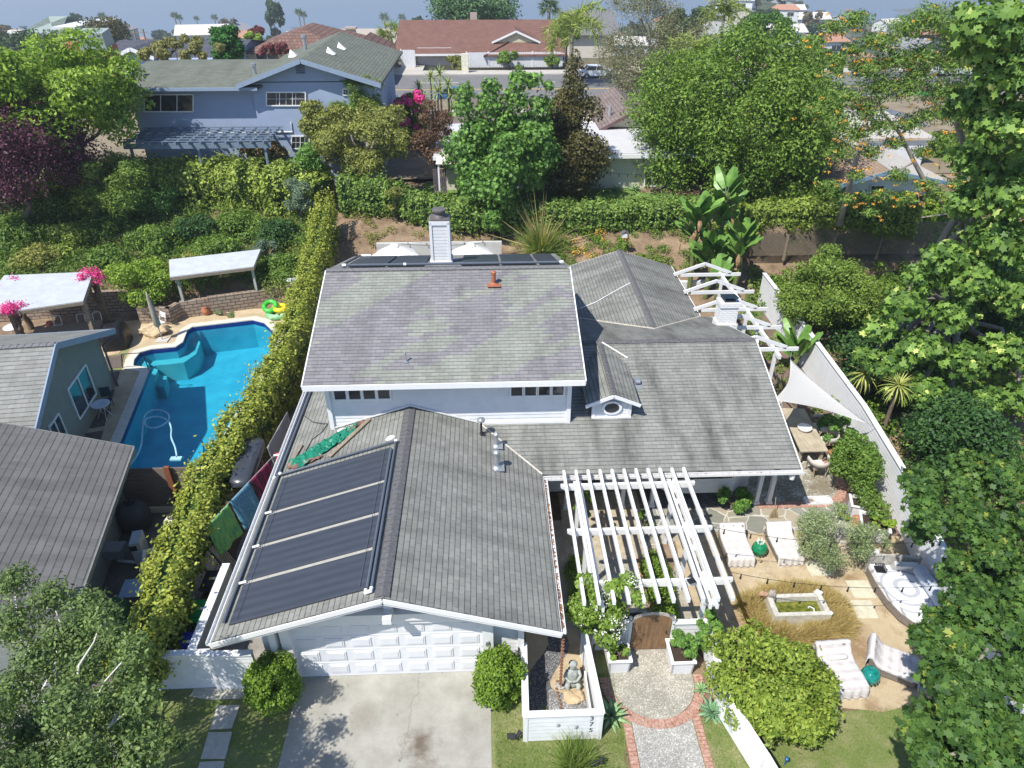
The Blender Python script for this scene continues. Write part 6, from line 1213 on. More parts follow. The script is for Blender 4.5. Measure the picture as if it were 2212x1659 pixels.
umbrella('open white market umbrella left of the boarded chimney', Vector((-5.0, 36.9, 0)), 2.75, 1.28); umbrella('open white market umbrella right of the boarded chimney', Vector((-.85, 36.9, 0)), 2.72, 1.28)
strings('string of bulbs between the two white umbrellas behind the chimney', (-5, 38.9, 2.2), (2.5, 38.9, 2.7), 7, .35)
t = thing('birdhouse', 'small grey-roofed birdhouse on a thin pole on the rear slope', 'birdhouse', (7.9, 38.5, th(7.9, 38.5))); b0 = Vector((7.9, 38.5, th(7.9, 38.5))); mb = MB(); mb.tube([b0, b0+Vector((0, 0, 1.2))], .02, 6); obj('pole', mb, WOODG, t); mb = MB(); mb.box(b0+Vector((0, 0, 1.35)), (.28, .25, .25)); obj('box', mb, WTRIM, t); mb = MB(); mb.box(b0+Vector((-.1, 0, 1.53)), (.28, .34, .03), 0, 0, -.5); mb.box(b0+Vector((.1, 0, 1.53)), (.28, .34, .03), 0, 0, .5); obj('roof', mb, CAP, t)
# ---------------- vegetation ----------------
LM = leafmat
LIME = LM('lime leaves', (0.078, 0.156, 0.0156), (0.312, 0.442, 0.0585), (0.494, 0.598, 0.104)); MID = LM('mid green leaves', (.035, .085, .012), (.20, .31, .045), (.36, .45, .09))
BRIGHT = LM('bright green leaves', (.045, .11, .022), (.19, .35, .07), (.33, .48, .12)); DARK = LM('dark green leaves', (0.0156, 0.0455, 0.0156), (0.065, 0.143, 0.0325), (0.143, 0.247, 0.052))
BROWNG = LM('bronze green leaves', (0.039, 0.039, 0.0156), (0.143, 0.13, 0.039), (0.221, 0.182, 0.078)); OLIVE = LM('olive leaves', (0.091, 0.117, 0.026), (0.312, 0.325, 0.078), (0.442, 0.416, 0.156))
PLUM = LM('plum leaves', (.03, .01, .02), (.14, .045, .075), (.28, .09, .13), tr=.15); REDL = LM('red leaves', (.09, .025, .025), (.26, .08, .08), tr=.2)
HEDGE = LM('yellow-green hedge leaves', (.07, .11, .012), (.42, .46, .08), (.72, .68, .26), tr=.3, patch=1.2); IVY = LM('ivy leaves', (.03, .07, .014), (.24, .36, .07), (.5, .54, .2))
EUC = LM('grey eucalyptus leaves', (0.078, 0.091, 0.0455), (0.247, 0.247, 0.13), (0.338, 0.312, 0.208)); GREYL = LM('grey-green leaves', (0.091, 0.13, 0.065), (0.338, 0.416, 0.195), (0.52, 0.572, 0.338))
LEMON = LM('citrus leaves', (.06, .12, .012), (.30, .38, .06), (.56, .54, .12), patch=2.); SWEET = LM('sweetgum leaves', (.018, .055, .014), (.10, .19, .035), (.27, .30, .05), patch=1.6, tipf=.82)
SYC = LM('sycamore leaves', (.03, .08, .018), (.20, .33, .06), (.5, .56, .16), patch=.9, tipf=.8); BANA = LM('banana leaf', (0.065, 0.182, 0.026), (0.221, 0.416, 0.065)); BROWNL = LM('dead brown leaf', (0.169, 0.091, 0.039), (0.39, 0.221, 0.104))
SILK = LM('silky oak leaves', (0.039, 0.091, 0.0195), (0.221, 0.338, 0.065), (0.39, 0.468, 0.13)); ORANGE = LM('orange flowers', (0.65, 0.234, 0.026), (0.9, 0.494, 0.078), tr=.1); MAG = LM('magenta bracts', (0.52, 0.026, 0.182), (0.845, 0.104, 0.39)); WFL = LM('white flowers', (0.9, 0.845, 0.78), (0.9, 0.9, 0.9))
DRYG = LM('dry golden grass', (.34, .27, .11), (.58, .48, .24), (.7, .62, .38), tr=.4); GRN1 = LM('grass blades', (.10, .16, .03), (.28, .36, .10), (.46, .45, .2), tr=.4); FARL = LM('far dark leaves', (.018, .04, .018), (.06, .10, .035)); YEL = LM('yellow-green blades', (.14, .2, .03), (.4, .46, .1))
BIRB = M('white birch bark', (.62, .60, .56), .8, .25, 20); BARK2 = M('grey bark', (.28, .25, .21), .9, .25, 9, .5, 30)
def kk(u, v, Y): return (PY(u, v, Y)-PY(u+1, v, Y)).length
def VT(name, label, cat, u, v, Y, ru, rv, mat, count, leaf=.2, seed=1, base=None, dy=1., **k):
    """tree whose crown is centred at depth Y"""
    c = PY(u, v, Y); s = kk(u, v, Y); r = (ru*s, ru*s*dy, rv*s); b = base or (c.x, c.y, th(c.x, c.y)); k.setdefault('lr', min(r)*.42)
    return tree(name, label, cat, b, c, r, mat, count=int(count), leaf=leaf, seed=seed, **k)
def lob(l, Y=None, z=None):
    out = []
    for q in l: p = PY(q[0], q[1], q[3] if len(q) > 3 else Y) if z is None else P(q[0], q[1], q[3] if len(q) > 3 else z); out.append((np.array(p), q[2]))
    return out
def lobz(l, z):
    g_ = random.Random(3); out = []
    for u, v, r_ in l:
        for k in range(3): p = P(u+g_.uniform(-40, 40)*(k > 0), v+g_.uniform(-35, 35)*(k > 0), z+g_.uniform(-1.2, .8)); out.append((np.array(p), r_*g_.uniform(.5, .75)))
    return out
def hedge(name, label, path, w, n, leaf, mat, seed=1, shape='oval', cat='hedge', lump=.16, core=DARK, kind=None):
    path = [np.array(p, float) for p in path]; g = rng(seed); t0 = thing(name, label, cat, (path[0][0], path[0][1], path[0][2]))
    if kind: t0['kind'] = kind
    L = [np.linalg.norm(b[:2]-a[:2]) for a, b in zip(path, path[1:])]; tot = sum(L); seg = g.choice(len(L), n, p=np.array(L)/tot); t = g.random(n); pa = np.array(path)
    q = pa[seg]*(1-t)[:, None]+pa[seg+1]*t[:, None]; d = pa[seg+1][:, :2]-pa[seg][:, :2]; d /= np.linalg.norm(d, axis=1)[:, None]; nr = np.stack([d[:, 1], -d[:, 0]], 1)
    ph = g.uniform(-.35*math.pi, 1.35*math.pi, n); cs, sn = np.cos(ph), np.sin(ph); cx_ = np.sign(cs)*np.abs(cs)**.6; sz_ = np.sign(sn)*np.abs(sn)**.6
    s_ = (q[:, 0]*1.3+q[:, 1]*.9); lm = 1+lump*(np.sin(s_*2.1+cx_*2)+.7*np.sin(s_*5.3+sz_*3)+.5*np.sin(s_*11))+g.normal(size=n)*.10+np.abs(g.normal(size=n))*(g.random(n) < .1)*.3
    hw = w/2; hz = (q[:, 3]-q[:, 2])/2; mz = (q[:, 3]+q[:, 2])/2
    pts = np.stack([q[:, 0]+nr[:, 0]*cx_*hw*lm, q[:, 1]+nr[:, 1]*cx_*hw*lm, mz+hz*sz_*(1+(lm-1)*.8)], 1); nn = np.stack([nr[:, 0]*cs, nr[:, 1]*cs, sn+.3], 1)
    leafmesh('foliage', pts, leaf, mat, t0, nn, .9, shape, seed+1)
    mb = MB(); k = 10; rows = 0
    for i, p in enumerate(path):
        a = path[max(i-1, 0)]; b = path[min(i+1, len(path)-1)]; dd = (b-a)[:2]; dd = dd/np.linalg.norm(dd); nn_ = (dd[1], -dd[0]); m_ = (p[2]+p[3])/2; h = (p[3]-p[2])/2
        for j in range(k): a_ = 2*math.pi*j/k; c_, s2 = math.copysign(abs(math.cos(a_))**.6, math.cos(a_)), math.copysign(abs(math.sin(a_))**.6, math.sin(a_)); mb.v.append((p[0]+nn_[0]*c_*w*.36, p[1]+nn_[1]*c_*w*.36, m_+s2*h*.78))
    for i in range(len(path)-1):
        for j in range(k): mb.f.append((i*k+j, i*k+(j+1) % k, (i+1)*k+(j+1) % k, (i+1)*k+j))
    mb.f += [tuple(range(k))[::-1], tuple(range((len(path)-1)*k, len(path)*k))]; obj('inner_core', mb, core, t0); return t0  # solid dark green core added inside the leaves to block see-through gaps
hedge('boundary_hedge', 'long narrow yellow-green hedge between the pool yard and the white house', [(-8.95, 11.3, .5, 1.9), (-8.9, 13.3, 1.0, 2.2), (-9.1, 15.6, 1.0, 2.3), (-9.3, 18.3, .9, 2.3), (-9.05, 21.8, .2, 2.3), (-8.75, 24.5, 0, 2.3), (-8.8, 28.7, 0, 2.4), (-9.0, 33, 0, 2.7), (-9.1, 37, .8, 3.4), (-9.3, 41, 1.6, 4.2)], 1.05, 48000, .115, HEDGE, 3)
hedge('rear_hedge', 'dark ivy-covered hedge along the top of the brown rear slope', [(-8.8, 43, 2.6, 4.7), (-6.5, 43, 2.6, 4.5), (-4, 42.3, 2.4, 3.9), (-2, 41.6, 2.1, 3.6), (2, 41.2, 2.0, 3.5), (7, 41.2, 2.0, 3.5), (13, 41.3, 1.9, 3.5)], 1.4, 42000, .17, IVY, 5)
hedge('laurel_hedge', 'thick lime-yellow hedge row below the blue house', [(-27, 44.5, 1.6, 4.6), (-22, 45.5, 1.8, 4.7), (-17, 45.2, 2.0, 4.9), (-13, 44.5, 2.0, 5.0), (-9.8, 43.5, 2.1, 4.6)], 2.6, 52000, .2, LM('laurel leaves', (.06, .11, .015), (.36, .44, .08), (.58, .6, .18)), 7, lump=.2)
hedge('lattice_vine', 'yellow-green vine growing over the brown lattice fence on the right', [(14.3, 38.2, 3.2, 4.2), (17, 38.2, 3.1, 4.5), (20, 38, 3.2, 4.5), (24, 38, 2.4, 4.4)], 1.3, 16000, .17, LM('vine leaves', (.07, .12, .015), (.3, .38, .07), (.45, .48, .12)), 9, cat='vine')
t = thing('lattice_fence', 'brown diagonal lattice fence under the yellow-green vine on the right slope', 'fence', (17, 37.6, 1.7)); mb = MB()
for i in range(70): x = 14.2+i*.15; mb.bar((x, 37.6, 1.5), (x+1.9, 37.6, 3.4), .03, .02, (0, 1, 0)); mb.bar((x, 37.62, 3.4), (x+1.9, 37.62, 1.5), .03, .02, (0, 1, 0))
obj('lattice', mb, WOODG, t)
for x in (14.3, 17, 19.7, 22.4): mb = MB(); mb.bb(x-.05, x+.05, 37.55, 37.68, 1.2, 3.5); obj('post', mb, WOODG, t)
# --- trees behind the house, left to right ---
VT('broadleaf_tree', 'broad lime-green tree left of the blue house', 'tree', 120, 205, 43.5, 165, 112, LIME, 34000, .24, 11, nl=46, trunk_r=.25, limbs=14)
VT('plum_tree', 'dark purple-leaved plum tree at the left edge', 'tree', 45, 335, 40.5, 118, 108, PLUM, 34000, .17, 12, nl=60, base=(-27, 41, 1.6), limbs=14)
VT('bamboo_clump', 'feathery light green bamboo clump between the plum tree and the hedge', 'bamboo', 245, 395, 42, 70, 68, LM('bamboo leaves', (.06, .11, .015), (.22, .32, .06), (.35, .42, .1)), 12000, .22, 13, shape='long', nl=16)
VT('photinia_bush', 'reddish-brown bush at the lower window of the blue house', 'bush', 560, 330, 46.5, 62, 34, LM('photinia leaves', (.08, .05, .02), (.2, .15, .06), (.35, .2, .08)), 8000, .18, 14, nl=14)
VT('gnarled_olive_tree', 'gnarled old olive-green tree right of the blue house', 'tree', 785, 300, 46, 112, 62, OLIVE, 24000, .18, 15, nl=30, trunk_r=.3, limbs=18, bark=BARK2)
VT('podocarpus', 'olive-green shrub against the lower right corner of the blue house', 'bush', 695, 275, 47, 45, 45, OLIVE, 7000, .17, 150, nl=12)
for i, (u, v, ru, rv, lb) in enumerate(((803, 220, 17, 55, 'tallest and rightmost of the three narrow cypresses beside the blue house'), (765, 215, 12, 48, 'middle narrow cypress beside the blue house, leaning slightly'), (735, 245, 14, 36, 'shortest and leftmost narrow cypress beside the blue house'))):
    VT('narrow_cypress', lb, 'tree', u, v, 48, ru, rv, LM('cypress leaves', (.07, .12, .02), (.22, .32, .06)) if i == 0 else bpy.data.materials['cypress leaves'], 4500, .16, 16+i, shape='long', nl=14, limbs=2, lr=.45, trunk_r=.07, group='narrow cypresses', upw=1.)
VT('bougainvillea', 'bougainvillea with magenta blooms beside the spiky yuccas', 'bush', 895, 245, 57, 38, 46, MID, 5000, .2, 20, nl=10); c = PY(890, 240, 56); g = rng(4); q = lobes(c, (1.3, 1, 1.5), 14, .3, 8, shell=.7); pt, nn = lobepts(q, 1500, 4); b_ = [o for o in bpy.data.objects if o.name.startswith('bougainvillea') and o.type == 'EMPTY'][-1]; leafmesh('blooms', pt, .18, MAG, b_, nn, .8, 'oval', 5)
VT('rusty_tree', 'thin rusty-brown tree left of the bright green sweetgum', 'tree', 940, 300, 46.5, 38, 80, LM('rusty leaves', (.06, .035, .02), (.2, .12, .07)), 8000, .15, 21, nl=20, lr=.6, trunk_r=.12, thick=.35)
VT('sweetgum_tree', 'tall bright green sweetgum with several spires behind the white umbrellas', 'tree', 1080, 340, 42, 105, 95, BRIGHT, 26000, .2, 22, shape='maple', nl=34, trunk_r=.16, limbs=12, thick=.3, extra=lob([(1000, 235, .75), (1005, 200, .6), (1055, 230, .8), (1060, 190, .6), (1110, 220, .9), (1120, 175, .7), (1090, 260, .9), (1030, 280, 1.), (1165, 230, .8), (1150, 175, .6), (1185, 185, .35), (1160, 280, .9), (1180, 330, .8), (1150, 390, .9), (1060, 440, .8), (1100, 460, .7), (1015, 400, .9)], 42))
VT('bronze_tree', 'tall dark bronze-green tree right of the bright sweetgum', 'tree', 1238, 320, 44, 52, 118, BROWNG, 24000, .2, 23, nl=36, lr=1.0, trunk_r=.2, extra=lob([(1240, 190, .8), (1235, 165, .6), (1238, 140, .5), (1243, 118, .35), (1230, 270, 1.0), (1250, 400, 1.0), (1220, 230, .9), (1275, 240, .9), (1290, 350, .5), (1308, 355, .35), (1215, 380, .7)], 44))
VT('ficus_tree', 'huge rounded green tree right of centre, behind the giant bird of paradise', 'tree', 1595, 268, 46, 208, 172, MID, 100000, .2, 24, nl=120, trunk_r=.35, limbs=14, lr=1.5, shell=.6, thick=.24)
VT('ficus_shrub', 'green shrub mass under the huge rounded tree, behind the white side fence', 'bush', 1715, 420, 42, 75, 55, MID, 12000, .2, 25, nl=18)
VT('rear_shrub', 'slender green young tree in the bed right of the rear wall', 'tree', 1065, 470, 40.3, 22, 34, BRIGHT, 2500, .14, 26, nl=8, lr=.35, trunk_r=.05)
VT('side_shrub', 'dense vine-covered bush behind the white side fence, below the lattice', 'bush', 1790, 630, 30, 108, 72, LM('jasmine leaves', (.05, .10, .015), (.24, .34, .06), (.45, .5, .12)), 30000, .13, 27, nl=50, base=(15.8, 30, 0), lr=.6, thick=.35)
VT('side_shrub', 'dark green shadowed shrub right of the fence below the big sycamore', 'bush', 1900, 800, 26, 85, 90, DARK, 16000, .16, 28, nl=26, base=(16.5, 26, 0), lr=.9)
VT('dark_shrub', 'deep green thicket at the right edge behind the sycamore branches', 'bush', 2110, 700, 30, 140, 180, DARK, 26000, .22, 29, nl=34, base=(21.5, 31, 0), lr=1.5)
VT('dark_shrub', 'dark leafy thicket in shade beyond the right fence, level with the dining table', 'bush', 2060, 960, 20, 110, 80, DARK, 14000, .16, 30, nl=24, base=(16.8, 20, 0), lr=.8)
# sycamore: large star-shaped leaves on spreading boughs
s_l = lob([(2150, 60, 1.3, 24), (2190, 150, 1.4, 24), (2110, 230, 1.0, 25), (2180, 280, 1.3, 24), (2120, 350, 1.1, 25), (2190, 420, 1.3, 24), (2090, 440, .9, 25), (2150, 520, 1.1, 24), (2050, 560, .9, 24), (2100, 610, 1.0, 23.5), (2000, 600, .8, 24.5), (1960, 660, .8, 24), (2060, 680, .9, 23.5), (2180, 640, 1., 23.5), (1900, 710, .7, 24), (1990, 750, .9, 23), (1920, 790, .8, 23), (2080, 780, .9, 22.5), (2170, 760, .9, 22.5), (2000, 850, .9, 22), (2120, 870, .8, 22), (2200, 860, .9, 22), (1870, 770, .5, 23.5), (2200, 520, 1.2, 24), (1940, 850, .6, 22.5), (2060, 900, .6, 21.5)])
for i in range(26): pass
tree('sycamore_tree', 'big sycamore with large star-shaped leaves at the right edge', 'tree', (20, 29, 0), PY(2140, 480, 27), (1, 1, 1), SYC, 0, .8, 26000, .27, 31, 'maple', .38, BARK2, s_l+lob([(2170, 100, 1.5, 26), (2190, 350, 1.6, 27), (2150, 600, 1.6, 27)]), 24, thick=.62, flat=.7)
tree('sweetgum_foreground', 'dense dark-leaved sweetgum crown filling the lower right corner', 'tree', (15.5, 11.5, 0), (13.2, 11, 3.2), (1, 1, 1), SWEET, 0, .7, 36000, .155, 32, 'maple', .2, BARK2,
     lobz([(1995, 1060, .7), (2080, 1030, .8), (2170, 1020, .9), (2200, 1130, .9), (2100, 1120, .9), (2020, 1130, .7), (2150, 1200, .9), (2095, 1215, .6), (2200, 1270, .9), (2110, 1300, .9), (2070, 1310, .6), (2000, 1365, .45), (2080, 1390, .85), (2170, 1370, .9), (2010, 1400, .55), (2110, 1460, .8), (2200, 1470, .9), (2050, 1480, .6), (2010, 1570, .6), (2090, 1560, .8), (2170, 1570, .9), (2040, 1640, .6), (2130, 1650, .9), (2210, 1660, .9), (2200, 1750, 1.0), (2100, 1740, .8)], z=4.1), 16, thick=.42, flat=.55)
# silky oak
so_l = lob([(1800, 60, .5), (1850, 45, .6), (1900, 90, .7), (1960, 60, .7), (2010, 40, .8), (2060, 70, .8), (2110, 60, .8), (1930, 130, .7), (1990, 120, .7), (2050, 140, .8), (1870, 150, .7), (1830, 210, .7), (1900, 190, .8), (1960, 190, .8), (2030, 200, .8), (2090, 190, .7), (1870, 240, .7), (2000, 250, .5), (2060, 250, .6), (1800, 270, .6), (1850, 290, .5), (1810, 330, .5), (1930, 310, .45), (1990, 330, .4), (2040, 300, .5), (1940, 380, .5), (2000, 400, .5), (1900, 420, .4), (2060, 340, .5), (1790, 400, .4), (1760, 240, .5), (1800, 130, .5), (1760, 90, .4), (1840, 110, .5), (1980, 160, .6), (2060, 110, .6), (1880, 330, .5), (1850, 380, .4), (1900, 270, .6), (1960, 270, .6), (2020, 420, .5), (2070, 400, .5), (1880, 460, .35), (2090, 300, .6), (1950, 430, .4), (1830, 430, .35)], 34)
sk = tree('silky_oak', 'sparse feathery tree with orange flower combs at the upper right', 'tree', (22.5, 34.5, 0.3), PY(2120, 480, 34), (1, 1, 1), SILK, 0, .5, 40000, .2, 33, 'long', .12, BARK2, [(a, b*1.35) for a, b in so_l], thick=.6, flat=.6, limbs=0, paths=[[(2100, 520, 34, .16), (2060, 460, 34, .14), (2010, 415, 34, .12), (1975, 350, 34, .10), (1945, 290, 34, .08), (1905, 240, 34, .05), (1888, 170, 34, .03)], [(2212, 20, 33, .12), (2120, 45, 33.5, .09), (2020, 80, 34, .07), (1930, 75, 34, .05), (1820, 60, 34, .02)], [(2212, 180, 33, .12), (2110, 100, 33.5, .09), (2060, 80, 34, .06), (2000, 40, 34, .03)], [(1975, 350, 34, .05), (1910, 385, 34, .04), (1850, 375, 34, .02)], [(2060, 460, 34, .05), (1990, 470, 34, .03)], [(1945, 290, 34, .05), (2010, 240, 34, .03), (2060, 190, 34, .02)]])
g = rng(5); fl = [(l[0]+np.array([g.normal()*.5, -.25, g.normal()*.35]), .13) for l in so_l for _ in range(10) if g.random() < .55]; pt, nn = lobepts(fl, 5500, 6, .45); leafmesh('flowers', pt, .075, ORANGE, sk, nn, .8, 'leaf', 7)
# left birch in the foreground
bl = lob([(30, 1260, .5), (110, 1290, .5), (190, 1310, .5), (40, 1350, .6), (150, 1370, .6), (240, 1380, .45), (80, 1430, .6), (180, 1450, .6), (270, 1450, .45), (30, 1500, .6), (130, 1530, .6), (230, 1530, .55), (300, 1520, .4), (60, 1590, .6), (170, 1610, .6), (270, 1600, .5), (340, 1590, .35), (100, 1660, .6), (210, 1690, .6), (310, 1680, .45), (385, 1610, .22), (20, 1680, .6)], z=3.9)
bl += [(np.array(q), r_) for q, r_ in (((-7.3, 7.2, 4.6), .6), ((-6.7, 6.4, 4.8), .6), ((-7.7, 8.0, 5.2), .5), ((-8.4, 6.6, 5), .8), ((-9.4, 7.8, 5), .8), ((-6.3, 7.4, 4.6), .45), ((-5.9, 6.2, 4.4), .55), ((-6.6, 8.3, 4.9), .4), ((-7.0, 9.2, 5.2), .35), ((-7.8, 9.8, 5.4), .4))]
tree('birch_tree', 'airy birch with white branches filling the lower left corner', 'tree', (-10.2, 8.2, 0), (-8.9, 9.3, 3.6), (1, 1, 1), LM('birch leaves', (.05, .09, .03), (.19, .27, .08), (.38, .42, .16)), 0, .5, 44000, .078, 34, 'oval', .09, BIRB, bl, 27, thick=.5)
# --- front garden ---
def bush(name, label, c, r, mat, n, leaf, seed, nl=26, lr=None, shape='oval', cat='bush', base=None, **k): return tree(name, label, cat, base or (c[0], c[1], th(c[0], c[1])), c, r, mat, nl, lr or min(r)*.38, n, leaf, seed, shape, .04, extra=k.pop('extra', None), limbs=5, shell=k.pop('shell', .8), thick=.15, **k)
BOX = LM('clipped bush leaves', (.05, .10, .01), (.2, .32, .035), (.34, .42, .07))
bush('clipped_bush', 'rounded clipped bush left of the garage door', (-5.62, 11.42, .85), (.52, .5, .75), BOX, 12000, .075, 41, 34, .26); bush('clipped_bush', 'rounded clipped bush between the driveway and the planter wall', (.12, 11.35, .85), (.56, .56, .75), BOX, 14000, .075, 42, 36, .26)
bush('citrus_bush', 'large sprawling lime-yellow citrus bush inside the front fence', (6.95, 10.85, 1.0), (1.3, 1.15, .85), LEMON, 24000, .12, 43, 34, .45, 'leaf', extra=[(np.array((6.0, 11.9, 1.1)), .4), (np.array((7.9, 10.0, .8)), .4), (np.array((7.4, 11.9, 1.0)), .35), (np.array((8.2, 10.6, .8)), .35), (np.array((6.3, 9.9, .8)), .3)])
t = bush('gate_vine', 'flowering jasmine vine climbing over the pergola corner beside the gate', (2.75, 12.5, 1.7), (.55, .42, .75), LM('jasmine vine leaves', (.06, .11, .015), (.24, .36, .06), (.42, .5, .14)), 9000, .1, 44, 20, .3, extra=[(np.array(q), .24) for q in ((3.1, 12.6, 2.65), (3.5, 12.75, 2.75), (3.7, 12.3, 2.6), (2.4, 12.9, 2.6))])
g = rng(9); q = lobes((2.9, 12.4, 1.9), (.7, .5, .8), 26, .12, 3, shell=.85)+[(np.array((3.6, 12.6, 2.9)), .25)]; pt, nn = lobepts(q, 700, 5); leafmesh('blossoms', pt, .045, WFL, t, nn, .8, 'oval', 6)
bush('climbing_vine', 'thick green creeper on the front fence post right of the gate', (5.8, 12.6, .95), (.3, .35, .6), BRIGHT, 5000, .11, 45, 12); bush('climbing_vine', 'sparse flowering vine on the far left pergola post', (3.0, 16.9, 1.7), (.3, .25, .6), MID, 1500, .1, 46, 8)
bush('potted_succulent', 'trailing plant spilling from the left planter box', (3.36, 12.2, .6), (.26, .26, .18), LM('succulent leaves', (.08, .16, .03), (.3, .42, .08)), 1600, .07, 47, 9, base=(3.36, 12.2, .45)); bush('potted_geranium', 'bushy green plant in the right planter box', (5.1, 12.25, .75), (.3, .35, .3), BRIGHT, 2600, .09, 48, 10, base=(5.1, 12.25, .45))
bush('box_hedge', 'low clipped box hedge on the right of the entry path under the pergola', (5.0, 14.4, .25), (.3, 1.8, .25), BOX, 9000, .06, 49, 40, .26, cat='hedge', base=(5.0, 14.4, 0)); bush('box_hedge', 'low clipped hedge left of the entry path under the pergola', (2.6, 14.8, .25), (.22, 1.5, .25), BOX, 5000, .06, 50, 30, .2, cat='hedge', base=(2.6, 14.8, 0))
bush('olive_tree', 'small airy grey-green olive tree right of the cream lounge chairs', (10.55, 15.6, 1.25), (1.0, .9, 1.05), GREYL, 14000, .085, 51, 44, .28, 'long', 'tree'); bush('olive_shrub', 'small thin olive shrub beside the daybed', (12.0, 15.9, .8), (.45, .4, .45), GREYL, 1800, .08, 52, 12, shape='long')
bush('round_topiary', 'dense round-headed green bush beside the right fence behind the patio', (12.75, 19.0, 1.45), (.72, .68, .7), LM('privet leaves', (.03, .075, .01), (.17, .28, .045), (.36, .42, .09)), 14000, .085, 53, 40, .3, extra=[(np.array((12.75, 17.7, .9)), .4), (np.array((12.75, 17.1, .9)), .4), (np.array((12.7, 18.2, 1.)), .4)]); bush('planter_herbs', 'yellow-green herbs in the white planter box by the right fence', (12.75, 16.85, .68), (.4, .3, .22), LIME, 2200, .07, 54, 10, base=(12.75, 16.85, .5))
bush('rose_bush', 'leafy white rose bush between the dining table and the right fence', (13.4, 21.6, .7), (.5, 1.0, .6), BRIGHT, 6000, .09, 55, 20); bush('patio_plant', 'large-leaved green plant by the bay window under the eave', (8.3, 18.3, .45), (.6, .35, .35), BRIGHT, 900, .2, 56, 8, shape='maple'); bush('patio_plant', 'light green herb clump beside the small white planter box', (12.0, 17.75, .25), (.3, .25, .2), LIME, 900, .1, 57, 6)
bush('pergola_rose', 'small rose plant on the near court post by the path', (4.9, 16.8, 1.0), (.25, .25, .5), MID, 900, .09, 58, 6)
def rosette(name, label, c, n, L, w, mat, seed, el0=.35, el1=1.35, droop=.5, cat='plant', stem=0, z=None, fold=.25, tipw=.08):
    g = random.Random(seed); z0 = th(c[0], c[1]) if z is None else z; t = thing(name, label, cat, (c[0], c[1], z0)); mb = MB(); mb.sm = False
    for i in range(n): q = i/n; strap(mb, (c[0], c[1], z0+stem+.03), i*2.399+g.uniform(-.2, .2), el0+(el1-el0)*q+g.uniform(-.1, .1), L*(1-.35*q)*g.uniform(.85, 1.1), w, droop*(1-q*.6), 5, fold, tipw)
    obj('leaves', mb, mat, t)
    if stem: mb = MB(); mb.tube([(c[0], c[1], z0), (c[0], c[1], z0+stem)], [.09, .07], 8); obj('trunk', mb, BARK, t)
    return t
AGV = M('agave leaf', (.16, .30, .12), .45, .3, 4, c2=(.30, .46, .20)); AGV2 = M('blue agave leaf', (.10, .24, .12), .5, .3, 5, c2=(.22, .38, .2))
rosette('agave', 'large pale green agave left of the front landing', (2.93, 10.75), 24, .62, .14, AGV, 1, .1); rosette('agave', 'blue-green agave right of the front landing', (5.55, 10.75), 26, .5, .12, AGV2, 2, .1); rosette('agave', 'small agave by the fence beside the right planter box', (5.45, 11.4), 16, .3, .08, AGV, 3, .2)
for i, (u, v, lb) in enumerate(((1262, 405, 'leftmost agave below the window of the white rear house'), (1327, 405, 'second agave from the right by the white rear house'), (1294, 402, 'spiky agave between two others below the string lights wall'), (1366, 407, 'small agave nearest the glass door of the white rear house'))):
    p_ = PY(u, v, 46); rosette('agave', lb, (p_.x, 45.3), 14, .75, .12, AGV, 10+i, .5)
for i, (x, y, z) in enumerate(((14.9, 23.5, 2.2), (15.4, 22.0, 2.6), (15.7, 24.2, 2.0))): rosette('yucca', ('yellow-green yucca head above the fence, farthest left of the three', 'drooping yellow-green yucca head nearest the dining table, over the fence', 'yellow-green yucca head farthest right of the three')[i], (x, y), 60, .95, .06, M('yucca leaf', (.28, .34, .06), .5, .35, 4, c2=(.5, .52, .14)), 20+i, -.9, 1.3, .6, 'yucca', z, 0., .15, .05)
rosette('flax', 'dark bronze flax clump between the trellis post and the fence', (12.6, 25.2), 70, 1.5, .07, M('bronze flax leaf', (.10, .11, .05), .5, .5, 6, c2=(.26, .25, .12)), 30, .5, 1.5, .5, 'flax')
def paddle(name, label, c, n, L, w, seed, spread=1., z=None, trunk=0, dead=0, cat='plant', mat=None):
    g = random.Random(seed); z0 = th(c[0], c[1]) if z is None else z; t = thing(name, label, cat, (c[0], c[1], z0)); mb = MB(); mbd = MB(); ms = MB()
    if trunk: ms.tube([(c[0], c[1], z0), (c[0]+g.uniform(-.2, .2), c[1], z0+trunk*.5), (c[0], c[1], z0+trunk)], [.15, .13, .1], 8)
    for i in range(n+dead):
        az = g.uniform(0, 6.28); el = g.uniform(.9, 1.5)*(1 if i < n else .2); h = z0+trunk*(g.uniform(.6, 1.0)); a = Vector((c[0], c[1], h)); d = Vector((math.cos(az)*math.cos(el), math.sin(az)*math.cos(el), math.sin(el))); pl = L*g.uniform(.5, .9)*spread; b = a+d*pl
        ms.tube([a, b], [.035, .02], 5); strap(mb if i < n else mbd, b, az, el-.05 if i < n else -.5, L*g.uniform(.7, 1.1)*(1 if i < n else .7), w*g.uniform(.7, 1.1)*(1 if i < n else .35), .3 if i < n else .8, 6, .3, .5, .45)
    obj('stalk', ms, M('banana stalk', (.14, .17, .06), .6, .3, 6), t); obj('leaves', mb, mat or BANM, t)
    if dead: obj('dead_leaves', mbd, M('dead banana leaf', (.28, .17, .09), .9, .4, 6), t)
    return t
BANM = M('paddle leaf green', (.09, .22, .04), .4, .35, 1.5, c2=(.20, .36, .07))
